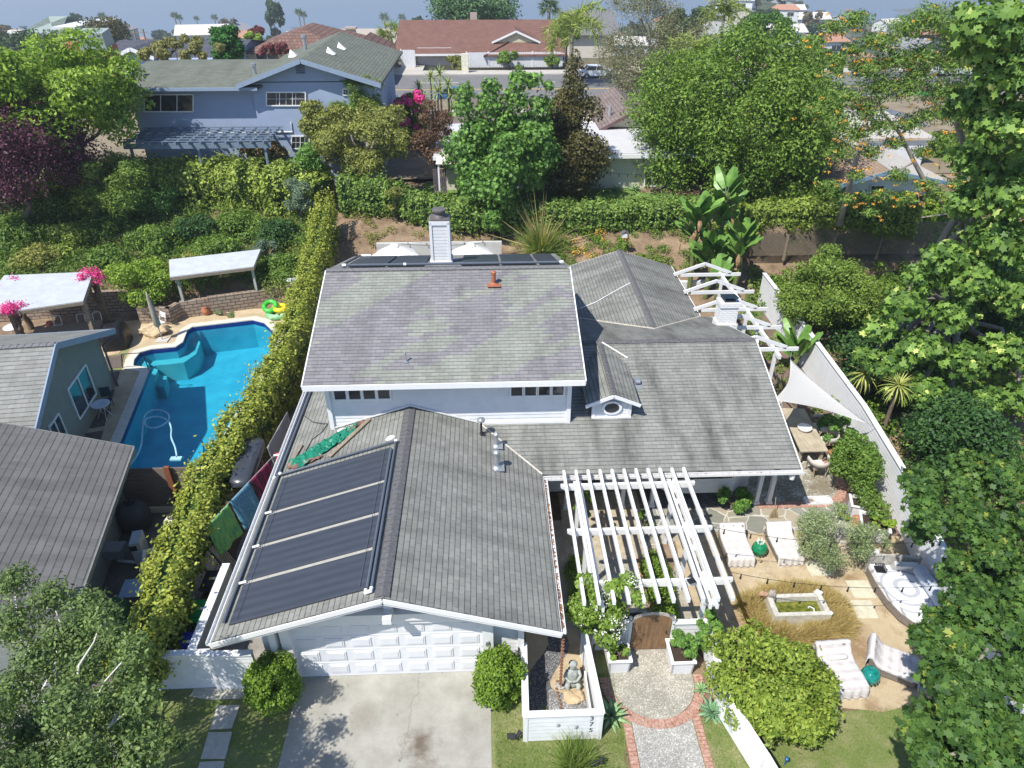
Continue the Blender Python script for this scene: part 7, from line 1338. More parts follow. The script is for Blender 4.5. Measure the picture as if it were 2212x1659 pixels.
for i, (x, y, tr_h, lb) in enumerate(((11.3, 36.0, 4.6, 'left giant bird of paradise stem in front of the huge rounded tree'), (12.7, 36.4, 5.2, 'tallest giant bird of paradise with dead orange-brown leaves, in the middle'), (13.6, 35.6, 3.2, 'lower right giant bird of paradise with broad upright leaves'), (12.2, 34.0, 1.4, 'short bright banana-like plant by the trellis top'), (12.0, 35.2, 2.6, 'shaggy brown-leaved giant bird of paradise stem behind the trellis'))):
    paddle('bird_of_paradise', lb, (x, y), 26 if i != 3 else 9, 1.25, .72, 60+i, .55, None, tr_h, 8 if i != 3 else 0)
paddle('banana_plant', 'broad-leaved banana plant beside the white fence, right of the trellis', (14.0, 27.3), 13, 1.3, .6, 66, .6, 0, .7); paddle('banana_plant', 'small banana plant behind the fence in front of the blue-trimmed house', (20.8, 40.5), 8, 1.2, .4, 67, .6, 2.5, .8)
def palm(name, label, base, h, n, L, seed, lean=(0, 0), mat=None, r=.13, fan=False, leaflet=.5, nb=34):
    g = random.Random(seed); gg = rng(seed); t = thing(name, label, 'palm', base); base = Vector(base); top = base+Vector((lean[0], lean[1], h)); mb = MB(); mb.sm = True; mb.tube([base+(top-base)*(i/8)+Vector((lean[0]*-.3*math.sin(math.pi*i/8), 0, 0)) for i in range(9)], [r*(1.2-.4*i/8) for i in range(9)], 8); obj('trunk', mb, BARK2, t, True)
    pts, ups = [], []; mr = MB()
    for i in range(n):
        az = i*2.399+g.uniform(-.2, .2); el = g.uniform(-.2, 1.3); p = top.copy(); e = el; prev = p.copy(); side = Vector((-math.sin(az), math.cos(az), 0)); q = [p.copy()]
        for k in range(nb):
            d = Vector((math.cos(az)*math.cos(e), math.sin(az)*math.cos(e), math.sin(e)))
            if fan and k < nb*.45: pass
            else:
                for s in (-1, 1): pts.append(tuple(p)); ups.append(tuple((side*s*(1 if not fan else 1.2*(1-k/nb)+.1)+d*(.5 if not fan else 1.2)+Vector((0, 0, -.25))).normalized()*(1.)))
            if not (fan and k > nb*.45): p = p+d*L/nb*(1 if not fan else 1.1)
            e -= 1.5/nb*(1 if not fan else .4)
            if k % 6 == 5: q.append(p.copy())
        mr.tube(q, [.02]*len(q), 4)
    obj('frond_stem', mr, M('frond stem', (.25, .28, .08), .6), t)
    leafmesh('fronds', pts, leaflet, mat or PALM, t, None, 1, 'blade' if leaflet < .8 else 'blade', seed, .2, .0, ups); return t
PALM = LM('palm fronds', (.10, .15, .03), (.32, .38, .08), (.45, .42, .12)); PALD = LM('dark palm fronds', (.03, .06, .02), (.12, .18, .05))
# pampas, grasses and flowers on the rear slope
def tuft(name, label, c, n, L, mat, seed, r=.15, z=None, spread=.5, cat='grass clump', w=1.):
    g = rng(seed); z0 = th(c[0], c[1]) if z is None else z; t = thing(name, label, cat, (c[0], c[1], z0)); a = g.random(n)*6.283; q = np.sqrt(g.random(n))*r; pts = np.stack([c[0]+np.cos(a)*q, c[1]+np.sin(a)*q, np.full(n, z0)], 1); up = np.stack([np.cos(a)*spread, np.sin(a)*spread, np.ones(n)], 1)
    leafmesh('blades', pts, L, mat, t, None, 1, 'fine', seed, .35, 0, up); return t
p_ = PY(1175, 560, 37.5); tuft('pampas_grass', 'tall green ornamental grass clump with plumes behind the rear roof', (p_.x, 39.4), 900, 1.7, GRN1, 3, .35, spread=.45)
tuft('plume_grass', 'tan feathery plumes rising from the ornamental grass clump', (p_.x, 39.6), 70, 2.9, DRYG, 4, .2, spread=.18)
tuft('fountain_grass', 'green fountain grass in front of the numbered planter wall', (1.9, 9.55), 900, .62, GRN1, 5, .28, 0, .75)
for i, (x, y) in enumerate(((1.05, 10.45), (1.5, 10.55), (1.25, 10.75), (2.0, 10.6))): tuft('papyrus_tuft', ('papyrus tuft in the near left corner of the planter', 'papyrus tuft by the front planter wall, second from left', 'papyrus tuft farther back on the dark gravel', 'papyrus tuft on the pale gravel at the right')[i], (x, y), 120, .32, LM('papyrus', (.15, .25, .04), (.35, .48, .1)) if i == 0 else bpy.data.materials['papyrus'], 7+i, .05, .03, .9)
# ring of dry grass round the trough
g = rng(12); nc = 150; n = 30000; a = g.random(nc)*6.283; q = g.uniform(0, 1, nc)**.8; sg = lambda v: np.sign(v)*np.abs(v)**.75
cc_ = np.stack([8.87+sg(np.cos(a))*(.97+.42*q), 13.75+sg(np.sin(a))*(.52+.36*q), np.full(nc, .01)], 1); od = np.stack([np.cos(a), np.sin(a), np.zeros(nc)], 1); k_ = g.integers(0, nc, n); b_ = g.normal(size=(n, 3))*[.07, .07, 0]
o = leafmesh('dry_grass', cc_[k_]+b_, .36, DRYG, None, None, 1, 'grass', 5, .45, 0, b_*6+od[k_]*.55+[.1, -.1, .75]); tag(o, 'ring of golden dry grass around the stone water trough', 'grass', kind='stuff')
# lawn blades
def blades(name, label, polys, n, L, mat, seed, z=0.005, up=(.1, .1, 1)):
    g = rng(seed); P_ = []
    for (x0, x1, y0, y1), w in polys: k = int(n*w); P_.append(np.stack([g.uniform(x0, x1, k), g.uniform(y0, y1, k), np.full(k, z)], 1))
    pts = np.concatenate(P_); o = leafmesh(name, pts, L, mat, None, None, 1, 'blade', seed, .5, 0, np.tile(up, (len(pts), 1))); return tag(o, label, 'grass', kind='stuff')
blades('grass_blades', 'short green lawn grass around the front walk and driveway', [((-9, -5.3, 8.6, 11.9), .3), ((-.05, .7, 9, 12.2), .08), ((.0, 3.2, 8.8, 10.2), .22), ((2.6, 3.2, 10, 12), .05), ((5.25, 6.1, 8.8, 11), .07), ((6.3, 13, 8.6, 10.7), .4)], 60000, .06, GRN1, 8)
# slope cover on the left and right, built as one mass each
def cover_(name, label, x0, x1, y0, y1, nb, lr, total, leaf, mat, seed, zoff=.15, shape='leaf'):
    g = rng(seed); L = []
    for i in range(nb): x, y = g.uniform(x0, x1), g.uniform(y0, y1); L.append((np.array([x, y, th(x, y)+zoff]), lr*g.uniform(.6, 1.4)))
    pt, nn = lobepts(L, total, seed, .7); return tag(leafmesh(name, pt, leaf, mat, None, nn, .8, shape, seed+1), label, 'ground cover', kind='stuff')
cover_('slope_cover', 'dark green rosemary-like scrub covering the left hillside', -34, -9.6, 35.6, 44, 380, .8, 120000, .17, LM('scrub leaves', (.035, .08, .014), (.19, .30, .05), (.36, .44, .11)), 3, shape='long'); cover_('slope_cover', 'olive and straw coloured weeds on the left hillside', -34, -9.8, 35.3, 43, 170, .55, 36000, .13, LM('weed leaves', (.12, .14, .03), (.32, .34, .10), (.4, .36, .18)), 4, shape='long')
cover_('slope_cover', 'low green creeping plants on the rear right slope', 2, 14, 37.4, 40.8, 130, .33, 20000, .1, MID, 5, .08); cover_('slope_cover', 'sparse weeds on the brown rear slope', -8, 3, 39.8, 42.5, 40, .3, 4500, .1, OLIVE, 6, .05)
cover_('orange_blooms', 'orange and yellow flowers scattered on the rear right slope', 4.5, 8.5, 38.2, 40.3, 24, .22, 450, .08, ORANGE, 7, .3)
cover_('understorey', 'dark shaded undergrowth beyond the right fence', 14.9, 26, 12, 37, 130, .9, 30000, .2, MID, 8, .2); cover_('fence_bed_plants', 'low plants in the bed along the right fence', 12.8, 14.0, 22, 33, 26, .35, 4000, .11, MID, 9, .1)
VT('deck_bush', 'bright lime bush between the patio covers behind the pool', 'bush', 300, 605, 34.6, 62, 48, LIME, 9000, .13, 70, nl=22); VT('pine_shrub', 'blue-grey pine shrub where the hedges meet behind the pool slope', 'bush', 645, 430, 42, 32, 34, LM('pine needles', (.06, .10, .06), (.2, .28, .18)), 4000, .18, 71, nl=14, shape='long'); VT('pine_shrub', 'smaller blue-grey pine shrub on the slope above the pool', 'bush', 575, 540, 38, 26, 22, bpy.data.materials['pine needles'], 2500, .16, 72, nl=10, shape='long')
for i, (u, v, ru, rv, lb) in enumerate(((195, 600, 26, 22, 'magenta bougainvillea on the right corner of the large patio cover'), (25, 615, 28, 14, 'faded pink bougainvillea on the back left corner of the large patio cover'), (25, 665, 22, 10, 'pink bougainvillea sprig at the near left corner of the large patio cover'))): VT('bougainvillea', lb, 'bush', u, v, (33.2, 33, 30)[i], ru, rv, MAG, 1100, .10, 80+i, nl=14, lr=.28, thick=.9)
VT('cannabis_like_shrub' if False else 'deck_herb', 'light green feathery herb at the foot of the patio cover post', 'plant', 488, 768-90, 34.2, 22, 12, GREYL, 900, .12, 84, nl=6, shape='long'); VT('deck_fern', 'green plants along the base of the block wall by the pool', 'plant', 590, 655, 35.2, 26, 9, MID, 900, .1, 85, nl=8)
VT('euphorbia', 'dark green broad-leaved plant on the rear right slope', 'plant', 1508, 540, 38.6, 17, 13, BRIGHT, 500, .28, 86, nl=5, shape='maple')
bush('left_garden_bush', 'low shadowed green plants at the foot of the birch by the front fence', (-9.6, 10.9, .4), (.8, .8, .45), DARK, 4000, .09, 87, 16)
VT('jacaranda_like' if False else 'leafy_sapling', 'yellow-green sapling on the brown slope beside the rear hedge', 'tree', 850, 430, 41.8, 14, 30, OLIVE, 700, .14, 88, nl=7, lr=.3, trunk_r=.03)

cover_('garden_mass', 'mixed green shrubs between the lattice fence and the tan-roofed house', 14, 36, 38.6, 43, 110, .75, 30000, .18, MID, 21, .3); cover_('garden_mass', 'shrubs on the shaded bank below the lattice fence', 14.5, 30, 31.5, 37.3, 90, .7, 26000, .17, MID, 22, .3)
for i, (u, v, Y, ru, rv, m_, lb) in enumerate(((2090, 330, 52, 70, 45, MID, 'bushy green tree right of the blue-trimmed house, behind the sycamore'), (2130, 250, 66, 90, 40, OLIVE, 'olive-green tree behind the slate roof at the right edge'), (1745, 330, 50, 50, 60, MID, 'green tree joining the huge rounded tree on its right side'), (1990, 455, 41, 60, 28, LIME, 'bright shrub in front of the blue-trimmed house windows'), (1760, 215, 60, 50, 45, MID, 'green tree behind the right shoulder of the huge rounded tree'))): VT('garden_tree', lb, 'tree', u, v, Y, ru, rv, m_, 9000, .22, 300+i, nl=24)

SCB = bpy.data.materials['scrub leaves']; LAU = bpy.data.materials['laurel leaves']
_sh = ((40, 420, 43.5, 60, 34, DARK, 'dark'), (110, 455, 42.5, 52, 26, SCB, 'green'), (60, 500, 40.5, 60, 26, SCB, 'olive'), (150, 520, 39.5, 46, 24, LAU, 'lime'), (235, 490, 41, 50, 24, SCB, 'green'), (205, 440, 43, 48, 30, LAU, 'lime'), (320, 430, 43.2, 55, 36, BRIGHT, 'bright green'), (330, 520, 39.2, 44, 18, SCB, 'low green'), (415, 500, 40.5, 50, 18, DARK, 'dark'), (470, 540, 38.2, 48, 16, SCB, 'green'), (520, 490, 41, 46, 22, SCB, 'green'), (600, 510, 40, 38, 24, DARK, 'dark'), (610, 580, 37, 36, 18, SCB, 'green'), (420, 570, 37.2, 40, 14, OLIVE, 'olive'), (240, 560, 37.8, 40, 20, SCB, 'green'), (90, 560, 38, 50, 18, OLIVE, 'olive'), (20, 560, 38.2, 40, 20, SCB, 'green'), (470, 385, 45, 60, 36, LAU, 'tall lime'), (600, 400, 44.2, 56, 40, LAU, 'tall lime'), (380, 385, 45.2, 50, 34, LAU, 'tall lime'), (655, 350, 45, 40, 34, BRIGHT, 'tall green'))
for i, (u, v, Y, ru, rv, m_, w) in enumerate(_sh):
    VT('hillside_shrub', w+' shrub '+('just below the plum tree', 'right of the plum tree, lower', 'at the left edge above the large patio cover', 'above the right half of the large patio cover', 'halfway up the slope behind the lime deck bush', 'below the bamboo clump', 'under the tall hedge, right of the bamboo', 'directly above the lime deck bush', 'in the middle of the slope above the small patio cover', 'touching the back edge of the small patio cover', 'between the small patio cover and the tall hedge', 'near the top of the long boundary hedge', 'right behind the pool floats wall', 'low behind the left end of the small patio cover', 'between the two patio covers', 'behind the large patio cover, second from left', 'at the far left behind the large patio cover', 'in the tall hedge row under the window wall', 'in the tall hedge row next to the blue-grey pine shrub', 'in the tall hedge row below the blue pergola', 'at the corner below the gnarled olive tree')[i], 'bush', u, v, Y, ru, rv, m_, 5200, .16, 400+i, nl=22, lr=.5, limbs=3, group='shrubs on the left hillside')
# ---------------- background: street, houses, cars, far town ----------------
ASP = M('grey asphalt', (.17, .168, .165), .9, .12, .6, .3, 12); CURB = M('pale concrete walk', (.46, .43, .38), .9, .12, 2)
def flat(name, x0, x1, y0, y1, z, mat): mb = MB(); mb.add([(x0, y0, z), (x1, y0, z), (x1, y1, z), (x0, y1, z)], [(0, 1, 2, 3)]); return struct(name, mb, mat)
flat('road', -90, 120, 79.5, 100, 1.62, ASP); mb = MB(); mb.bb(-90, 120, 100, 103.2, .8, 1.75); struct('pavement', mb, CURB); mb = MB(); mb.bb(-90, 120, 77.5, 79.5, .8, 1.75); struct('pavement', mb, CURB)
mb = MB(); yl = M('yellow road line', (.6, .42, .12), .8); wl = M('white road line', (.7, .7, .68), .8)
mb.bb(-90, 120, 89.6, 89.72, 1.6, 1.63); mb.bb(-90, 120, 89.9, 90.02, 1.6, 1.63); struct('centre_line', mb, yl); mb = MB()
for x in range(-80, 110, 12): mb.bb(x, x+5, 94.4, 94.55, 1.6, 1.63); mb.bb(x+3, x+6, 84, 84.15, 1.6, 1.63)
struct('lane_marks', mb, wl); mb = MB(); mb.bb(50, 56, 84.2, 86, 1.6, 1.635); mb.bb(44, 50, 79.9, 81.2, 1.6, 1.635); struct('bike_lane', mb, M('green lane paint', (.05, .5, .12), .8))
flat('house_lawn', -4, 22, 42, 48, 2.95, grassmat('upper lawn grass', (.05, .12, .015), (.14, .26, .04), (.2, .28, .08))); flat('plateau_ground', -40, 60, 48.2, 76, 3.05, M('dry plateau soil', (.22, .18, .12), .95, .3, .5))
sheet('drive_apron', [(-16, 103), (-8, 103), (-8, 108.5), (-16, 108.5)], 1.76, CURB)
def rf(name, polys, mat, parent, th_=.15): return roof(name, polys, th_, mat, parent)
def win(parent, pts, fr=.07, mull=1, bars=0, mat=None):
    """pts: lower-left, lower-right, upper-right, upper-left on a wall (world); frame and mullions, pane sub-part"""
    a, b, c, d = [Vector(p) for p in pts]; n = (b-a).cross(d-a).normalized()*-1; n = n if n.y < 0 or abs(n.y) < .2 else -n; mb = MB()
    for p, q in ((a, b), (b, c), (c, d), (d, a)): mb.bar(p+n*.03, q+n*.03, fr, fr, n)
    for k in range(mull): t_ = (k+1)/(mull+1); mb.bar(a+(b-a)*t_+n*.03, d+(c-d)*t_+n*.03, fr*.6, fr*.6, n)
    for k in range(bars): t_ = (k+1)/(bars+1); mb.bar(a+(d-a)*t_+n*.03, b+(c-b)*t_+n*.03, fr*.25, fr*.25, n)
    for k in range(bars*3): t_ = (k+1)/(bars*3+1); mb.bar(a+(b-a)*t_+n*.03, d+(c-d)*t_+n*.03, fr*.25, fr*.25, n)
    w = obj('window', mb, mat or WTRIM, parent); mb = MB(); mb.add([p+n*.012 for p in (a, b, c, d)], [(0, 1, 2, 3)]); obj('pane', mb, GLASS, w); return w
def wy(parent, u0, u1, v0, v1, Y, **k): return win(parent, [PY(u0, v1, Y), PY(u1, v1, Y), PY(u1, v0, Y), PY(u0, v0, Y)], **k)
BLUE = M('blue-grey stucco', (.30, .37, .50), .9, .05, 1.2, .3, 60); BTR = M('slate blue trim', (.15, .20, .27), .7); SHB = shingle('green-grey shingles', (.155, .17, .135), (.21, .225, .185), streak=.2, bw=.5, rh=.22)
# blue house
bh = thing('blue_house', 'two-storey blue-grey stucco house with green-grey roof on the terrace at the upper left', 'house', (-18, 48, 3)); Yw = 48.
e = PY(510, 183, Yw-.7); ap_ = PY(648, 127, Yw-.7); zE, zR = e.z, ap_.z; xa = ap_.x; xr = 2*xa-e.x+.6; zl = PY(400, 190, Yw-.7).z; xl = PY(255, 190, Yw).x
back = 62.; zlr = PY(450, 131, 53.5).z
mb = MB(); mb.bb(e.x+.7, xr-.7, Yw, back-1, 1.5, zE+.05); mb.extrude([(e.x+.7, Yw, zE), (xr-.7, Yw, zE), (xa, Yw, zR-.2)], (0, 13, 0)); mb.bb(xl+.5, e.x+.9, Yw+.25, 58.4, 1.5, zl); obj('wall', mb, BLUE, bh)
rf('gable_roof', [([(e.x, Yw-.7, zE), (xa, Yw-.7, zR), (xa, back, zR), (e.x, back, zE)], Y_), ([(xr, Yw-.7, zE), (xa, Yw-.7, zR), (xa, back, zR), (xr, back, zE)], Y_)], SHB, bh)
rf('wing_roof', [([(xl, Yw-.5, zl), (e.x+1.2, Yw-.5, zl), (xa-.5, 53.5, zlr), (xl-.2, 53.5, zlr)], X_), ([(xl-.2, 53.5, zlr), (xa, 53.5, zlr), (xa, 59.4, zl), (xl, 59.4, zl)], X_)], SHB, bh)
mb = MB(); mb.bar((e.x, Yw-.74, zE-.12), (xa, Yw-.74, zR-.12), .06, .26); mb.bar((xr, Yw-.74, zE-.12), (xa, Yw-.74, zR-.12), .06, .26); mb.bb(xl, e.x+1.2, Yw-.62, Yw-.5, zl-.2, zl-.02); obj('fascia', mb, NB, bh)
wy(bh, 312, 418, 204, 241, Yw+.2, mull=2); wy(bh, 576, 660, 199, 228, Yw-.02, mull=2, bars=1); wy(bh, 630, 668, 294, 321, Yw-.02, bars=1); wy(bh, 741, 764, 192, 205, Yw-.02, bars=1)
p_ = PY(648, 146, Yw-.03); mb = MB(); [mb.box((p_.x, p_.y, p_.z+.12*i-.3), (.55, .06, .07), 0, .5) for i in range(6)]; obj('gable_vent', mb, BTR, bh)
for u, v, r_, h in ((556, 190, .12, 1.3), (310, 190, .14, 1.2), (662, 122, .13, 1.2)):
    p_ = PY(u, v, 50 if u < 600 else 55); mb = MB(); mb.tube([p_+Vector((0, 0, -.6)), p_+Vector((0, 0, h))], r_, 8); mb.tube([p_+Vector((0, 0, h)), p_+Vector((0, 0, h+.18))], r_*1.5, 8); obj('vent_pipe', mb, METAL, bh)
for x, y in ((xa+1.0, 52), (xa+1.2, 55), (xa-1.6, 52.5)): z = zR-abs(x-xa)*(zR-zE)/(xa-e.x); mb = MB(); mb.add([(x-.3, y-.3, z), (x+.3, y-.3, z), (x+.3, y+.3, z), (x-.3, y+.3, z), (x-.2, y+.1, z+.45)], [(0, 1, 4), (1, 2, 4), (2, 3, 4), (3, 0, 4)]); obj('roof_vent', mb, WTRIM, bh)
mb = MB(); a = PY(300, 288, Yw-.05); b = PY(630, 275, Yw-.05); mb.tube([a, Vector((b.x, b.y, a.z)), Vector((b.x, b.y, a.z+.6))], .04, 6); obj('drain_pipe', mb, WTRIM, bh)
t = thing('blue_pergola', 'dark slate-blue timber pergola against the blue house wall', 'pergola', (-24, 46, 3)); zt = PY(420, 300, 45.5).z; xx0, xx1 = PY(290, 300, 46).x, PY(600, 300, 46).x
for y in (44.4, 46.2): mb = MB(); mb.bb(xx0, xx1, y-.06, y+.06, zt-.3, zt); obj('beam', mb, BTR, t)
for i in range(12): x = xx0+.3+(xx1-xx0-.6)*i/11; mb = MB(); mb.bb(x-.05, x+.05, 43.9, 47.9, zt, zt+.18); obj('rafter', mb, BTR, t)
for i in range(7): y = 44+i*.6; mb = MB(); mb.bb(xx0, xx1, y-.03, y+.03, zt+.18, zt+.24); obj('purlin', mb, BTR, t)
for x in (xx0+.4, (xx0+xx1)/2, xx1-.4): mb = MB(); mb.bb(x-.07, x+.07, 44.33, 44.47, 1.5, zt-.3); obj('post', mb, BTR, t)
# white flat-roofed rear house
CRM = M('cream stucco', (.62, .58, .50), .9, .05, 2); FR = M('white roof coating', (.52, .52, .53), .85, .06, 1.2); SHT = shingle('brown-purple shingles', (.20, .155, .14), (.28, .22, .20), streak=.2, bw=.5, rh=.25)
wh = thing('rear_house', 'cream single-storey house with flat pale roof and brown gables behind the rear hedge', 'house', (5, 46, 3)); x0, x1 = PY(962, 400, 46).x, PY(1475, 400, 46).x; zt = PY(1350, 328, 46).z
mb = MB(); mb.bb(x0, x1, 46, 60, 2.8, zt-.1); obj('wall', mb, CRM, wh); mb = MB(); mb.bb(x0-.6, x1+.4, 45.2, 54, zt-.1, zt+.12); obj('flat_roof', mb, FR, wh); mb = MB(); mb.bb(x0-.65, x1+.45, 45.15, 45.2, zt-.2, zt+.05); obj('fascia', mb, WTRIM, wh)
a = PY(1369, 236, 52); zE = PY(1293, 277, 52).z; xl_ = PY(1293, 277, 52).x; xr_ = 2*a.x-xl_
rf('gable_roof', [([(xl_, 51.6, zE), (a.x, 51.6, a.z), (a.x, 61, a.z), (xl_, 61, zE)], Y_), ([(xr_, 51.6, zE), (a.x, 51.6, a.z), (a.x, 61, a.z), (xr_, 61, zE)], Y_)], SHT, wh)
mb = MB(); mb.extrude([(xl_+.4, 52, zE-.1), (xr_-.4, 52, zE-.1), (a.x, 52, a.z-.15)], (0, 8, 0)); mb.bb(xl_+.4, xr_-.4, 52, 60, zt, zE+.05); obj('gable_wall', mb, CRM, wh)
mb = MB(); mb.bar((xl_, 51.56, zE-.1), (a.x, 51.56, a.z-.1), .05, .2); mb.bar((xr_, 51.56, zE-.1), (a.x, 51.56, a.z-.1), .05, .2); obj('rake_board', mb, M('plum trim', (.14, .08, .09), .7), wh)
b = PY(985, 232, 58); rf('left_roof', [([(x0-.5, 54, zt+.1), (x0+6, 54, zt+.1), (x0+5, 60, b.z), (x0+1, 60, b.z)], X_), ([(x0+1, 60, b.z), (x0+5, 60, b.z), (x0+6, 66, zt), (x0-.5, 66, zt)], X_)], SHT, wh)
wy(wh, 1172, 1196, 343, 372, 45.95, mat=WTRIM); w = wy(wh, 1392, 1440, 370, 402, 45.95, mull=2); mb = MB(); mb.bb(x0+13.5, x0+15.5, 45.1, 45.95, 2.9, 3.05); obj('step', mb, BLK, wh)
for u, v in ((1318, 236), (1354, 258), (1337, 267), (1388, 240)): p_ = PY(u, v, 53.5); mb = MB(); mb.tube([p_-Vector((0, 0, .5)), p_+Vector((0, 0, .25))], .12, 8); obj('roof_vent', mb, METAL, wh)
strings('string of bulbs along the cream wall of the rear house', (PY(1290, 368, 45.8)), (PY(1385, 376, 45.8)), 5, .1)
t = thing('draped_canopy', 'pale canopy and dark curtains beside the rear house, left of the sweetgum', 'canopy', (-3, 44.5, 3)); mb = MB(); a = PY(985, 345, 44.5); mb.add([a+Vector((-1.2, -1, 0)), a+Vector((1.2, -1, 0)), a+Vector((1.2, 1, 0)), a+Vector((-1.2, 1, 0)), a+Vector((0, 0, .6))], [(0, 1, 4), (1, 2, 4), (2, 3, 4), (3, 0, 4)]); obj('roof', mb, M('pink white canvas', (.7, .6, .58), .9), t)
mb = MB(); p_ = PY(938, 395, 44.5); [mb.box((p_.x+.12*i, p_.y, p_.z), (.09, .06, 1.7)) for i in range(7)]; obj('curtain', mb, M('mauve cloth', (.12, .09, .11), .9), t); mb = MB(); mb.bb(a.x-1.1, a.x-1.0, 43.6, 43.7, 2.8, a.z); obj('post', mb, WTRIM, t); mb = MB(); mb.bb(a.x+1.0, a.x+1.1, 43.6, 43.7, 2.8, a.z); obj('post', mb, WTRIM, t)
# house with blue trim at the right, and the dark roof behind
TAN = shingle('tan tiles', (.30, .21, .15), (.42, .31, .23), streak=.15, bw=.4, rh=.2); rh_ = thing('blue_trimmed_house', 'white house with tan roof and blue fascia behind the lattice fence on the right', 'house', (21, 43, 2.5))
l_, a_, r_ = PY(1790, 398, 43), PY(1916, 363, 43), PY(2045, 388, 43); zz = min(l_.z, r_.z)
rf('roof', [([(l_.x, 42.5, l_.z), (a_.x, 42.5, a_.z), (a_.x, 50, a_.z), (l_.x, 50, l_.z)], Y_)], TAN, rh_); rf('pale_roof', [([(r_.x, 42.5, r_.z), (a_.x, 42.5, a_.z), (a_.x, 50, a_.z+.3), (r_.x, 50, r_.z)], Y_), ([(a_.x-4, 50, a_.z+.1), (r_.x+3, 50, a_.z+.1), (r_.x+3, 58, a_.z+.4), (a_.x-4, 58, a_.z+.4)], X_)], M('beige gravel roof', (.45, .42, .37), .9, .12, 3), rh_)
mb = MB(); mb.bar((l_.x, 42.45, l_.z-.1), (a_.x, 42.45, a_.z-.1), .06, .22); mb.bar((r_.x, 42.45, r_.z-.1), (a_.x, 42.45, a_.z-.1), .06, .22); obj('fascia', mb, M('mid blue trim', (.16, .26, .36), .6), rh_)
mb = MB(); mb.extrude([(l_.x+.5, 43.2, 1), (r_.x-.3, 43.2, 1), (r_.x-.3, 43.2, r_.z-.2), (a_.x, 43.2, a_.z-.2), (l_.x+.5, 43.2, l_.z-.2)], (0, 7, 0)); mb.bb(a_.x-3.5, r_.x+2.5, 50.2, 57, 1, a_.z); obj('wall', mb, WHITE, rh_)
wy(rh_, 1960, 2008, 420, 458, 43.17, mull=1); wy(rh_, 1880, 1910, 400, 440, 43.17, mull=0)
dk = thing('grey_roof_house', 'house with slate-grey shingle roof and white gutters beyond the tan roof', 'house', (32, 62, 3)); q = [PY(1790, 310, 58), PY(1985, 318, 58), PY(2080, 262, 68), PY(1850, 236, 70)]; rf('roof', [(q[:3]+[PY(1850, 236, 72)], X_)], shingle('slate shingles', (.15, .165, .19), (.22, .235, .26), streak=.1, bw=.5, rh=.3), dk) if False else None
z_ = PY(1900, 315, 58).z; z2 = PY(1900, 243, 66).z; xA, xB = PY(1780, 310, 58).x, PY(2100, 310, 58).x
rf('roof', [([(xA, 58, z_), (xB, 58, z_), (xB-2, 66, z2), (xA+1, 66, z2)], X_), ([(xA+1, 66, z2), (xB-2, 66, z2), (xB, 74, z_), (xA, 74, z_)], X_)], shingle('slate shingles', (.15, .165, .19), (.22, .235, .26), streak=.1, bw=.5, rh=.3), dk)
mb = MB(); mb.bb(xA+.5, xB-.5, 58.5, 73, 2, z_); obj('wall', mb, M('pale yellow stucco', (.6, .55, .38), .9), dk); mb = MB(); mb.bb(xA, xB, 57.9, 58, z_-.25, z_); obj('gutter', mb, WTRIM, dk)
# far-side-of-street houses
BRN = shingle('red-brown shingles', (.20, .105, .08), (.25, .135, .105), streak=.12, bw=.6, rh=.3, mort=.004); CRY = M('pale yellow siding', (.58, .55, .36), .85)
def gh(name, label, x0, x1, y0, y1, z0, ze, zr, roofm, wallm, axis='x', oh=.6, hip=0, wins=(), door=None, cat='house'):
    t = thing(name, label, cat, ((x0+x1)/2, y0, z0)); ym, xm = (y0+y1)/2, (x0+x1)/2; mb = MB(); mb.bb(x0, x1, y0, y1, z0-1.5, ze)
    if axis == 'x':
        if not hip: mb.extrude([(x0, y0, ze), (x0, y1, ze), (x0, ym, zr-.2)], (x1-x0, 0, 0))
        A, B = (x0-oh, y0-oh, ze-.1), (x1+oh, y0-oh, ze-.1); C, D = (x1+oh, y1+oh, ze-.1), (x0-oh, y1+oh, ze-.1); Rl, Rr = (x0-oh+hip, ym, zr), (x1+oh-hip, ym, zr)
        pl = [([A, B, Rr, Rl], X_), ([D, C, Rr, Rl], X_)]+([([A, D, Rl], Y_), ([B, C, Rr], Y_)] if hip else [])
    else:
        if not hip: mb.extrude([(x0, y0, ze), (x1, y0, ze), (xm, y0, zr-.2)], (0, y1-y0, 0))
        A, B = (x0-oh, y0-oh, ze-.1), (x0-oh, y1+oh, ze-.1); C, D = (x1+oh, y1+oh, ze-.1), (x1+oh, y0-oh, ze-.1); Rf, Rb = (xm, y0-oh+hip, zr), (xm, y1+oh-hip, zr)
        pl = [([A, Rf, Rb, B], Y_), ([D, Rf, Rb, C], Y_)]+([([A, D, Rf], X_)] if hip else [])
    obj('wall', mb, wallm, t); rf('roof', pl, roofm, t, .12)
    for (a, b, c, d) in wins: win(t, [(a, y0-.02, c), (b, y0-.02, c), (b, y0-.02, d), (a, y0-.02, d)], fr=.12)
    if door: mb = MB(); mb.bb(door[0], door[1], y0-.08, y0, z0, z0+2.2); obj('garage_door', mb, WTRIM, t)
    return t
z_e, z_r = PY(1000, 117, 106.5).z, PY(1000, 43, 116).z; xa, xb = PY(868, 117, 106.5).x, PY(1208, 117, 106.5).x
br = gh('brown_roof_house', 'long low house with red-brown roof and white garage door across the street', xa+.6, xb-.6, 108.5, 124, 1.7, z_e+.1, z_r, BRN, CRY, 'x', 1.6, wins=((xa+12, xa+15.5, 2.4, 3.2), (xa+20, xa+22.5, 2.2, 3.2)), door=(PY(903, 140, 108.5).x, PY(976, 140, 108.5).x))
a_ = PY(1115, 72, 108); g0, g1 = PY(1075, 92, 108), PY(1155, 92, 108)
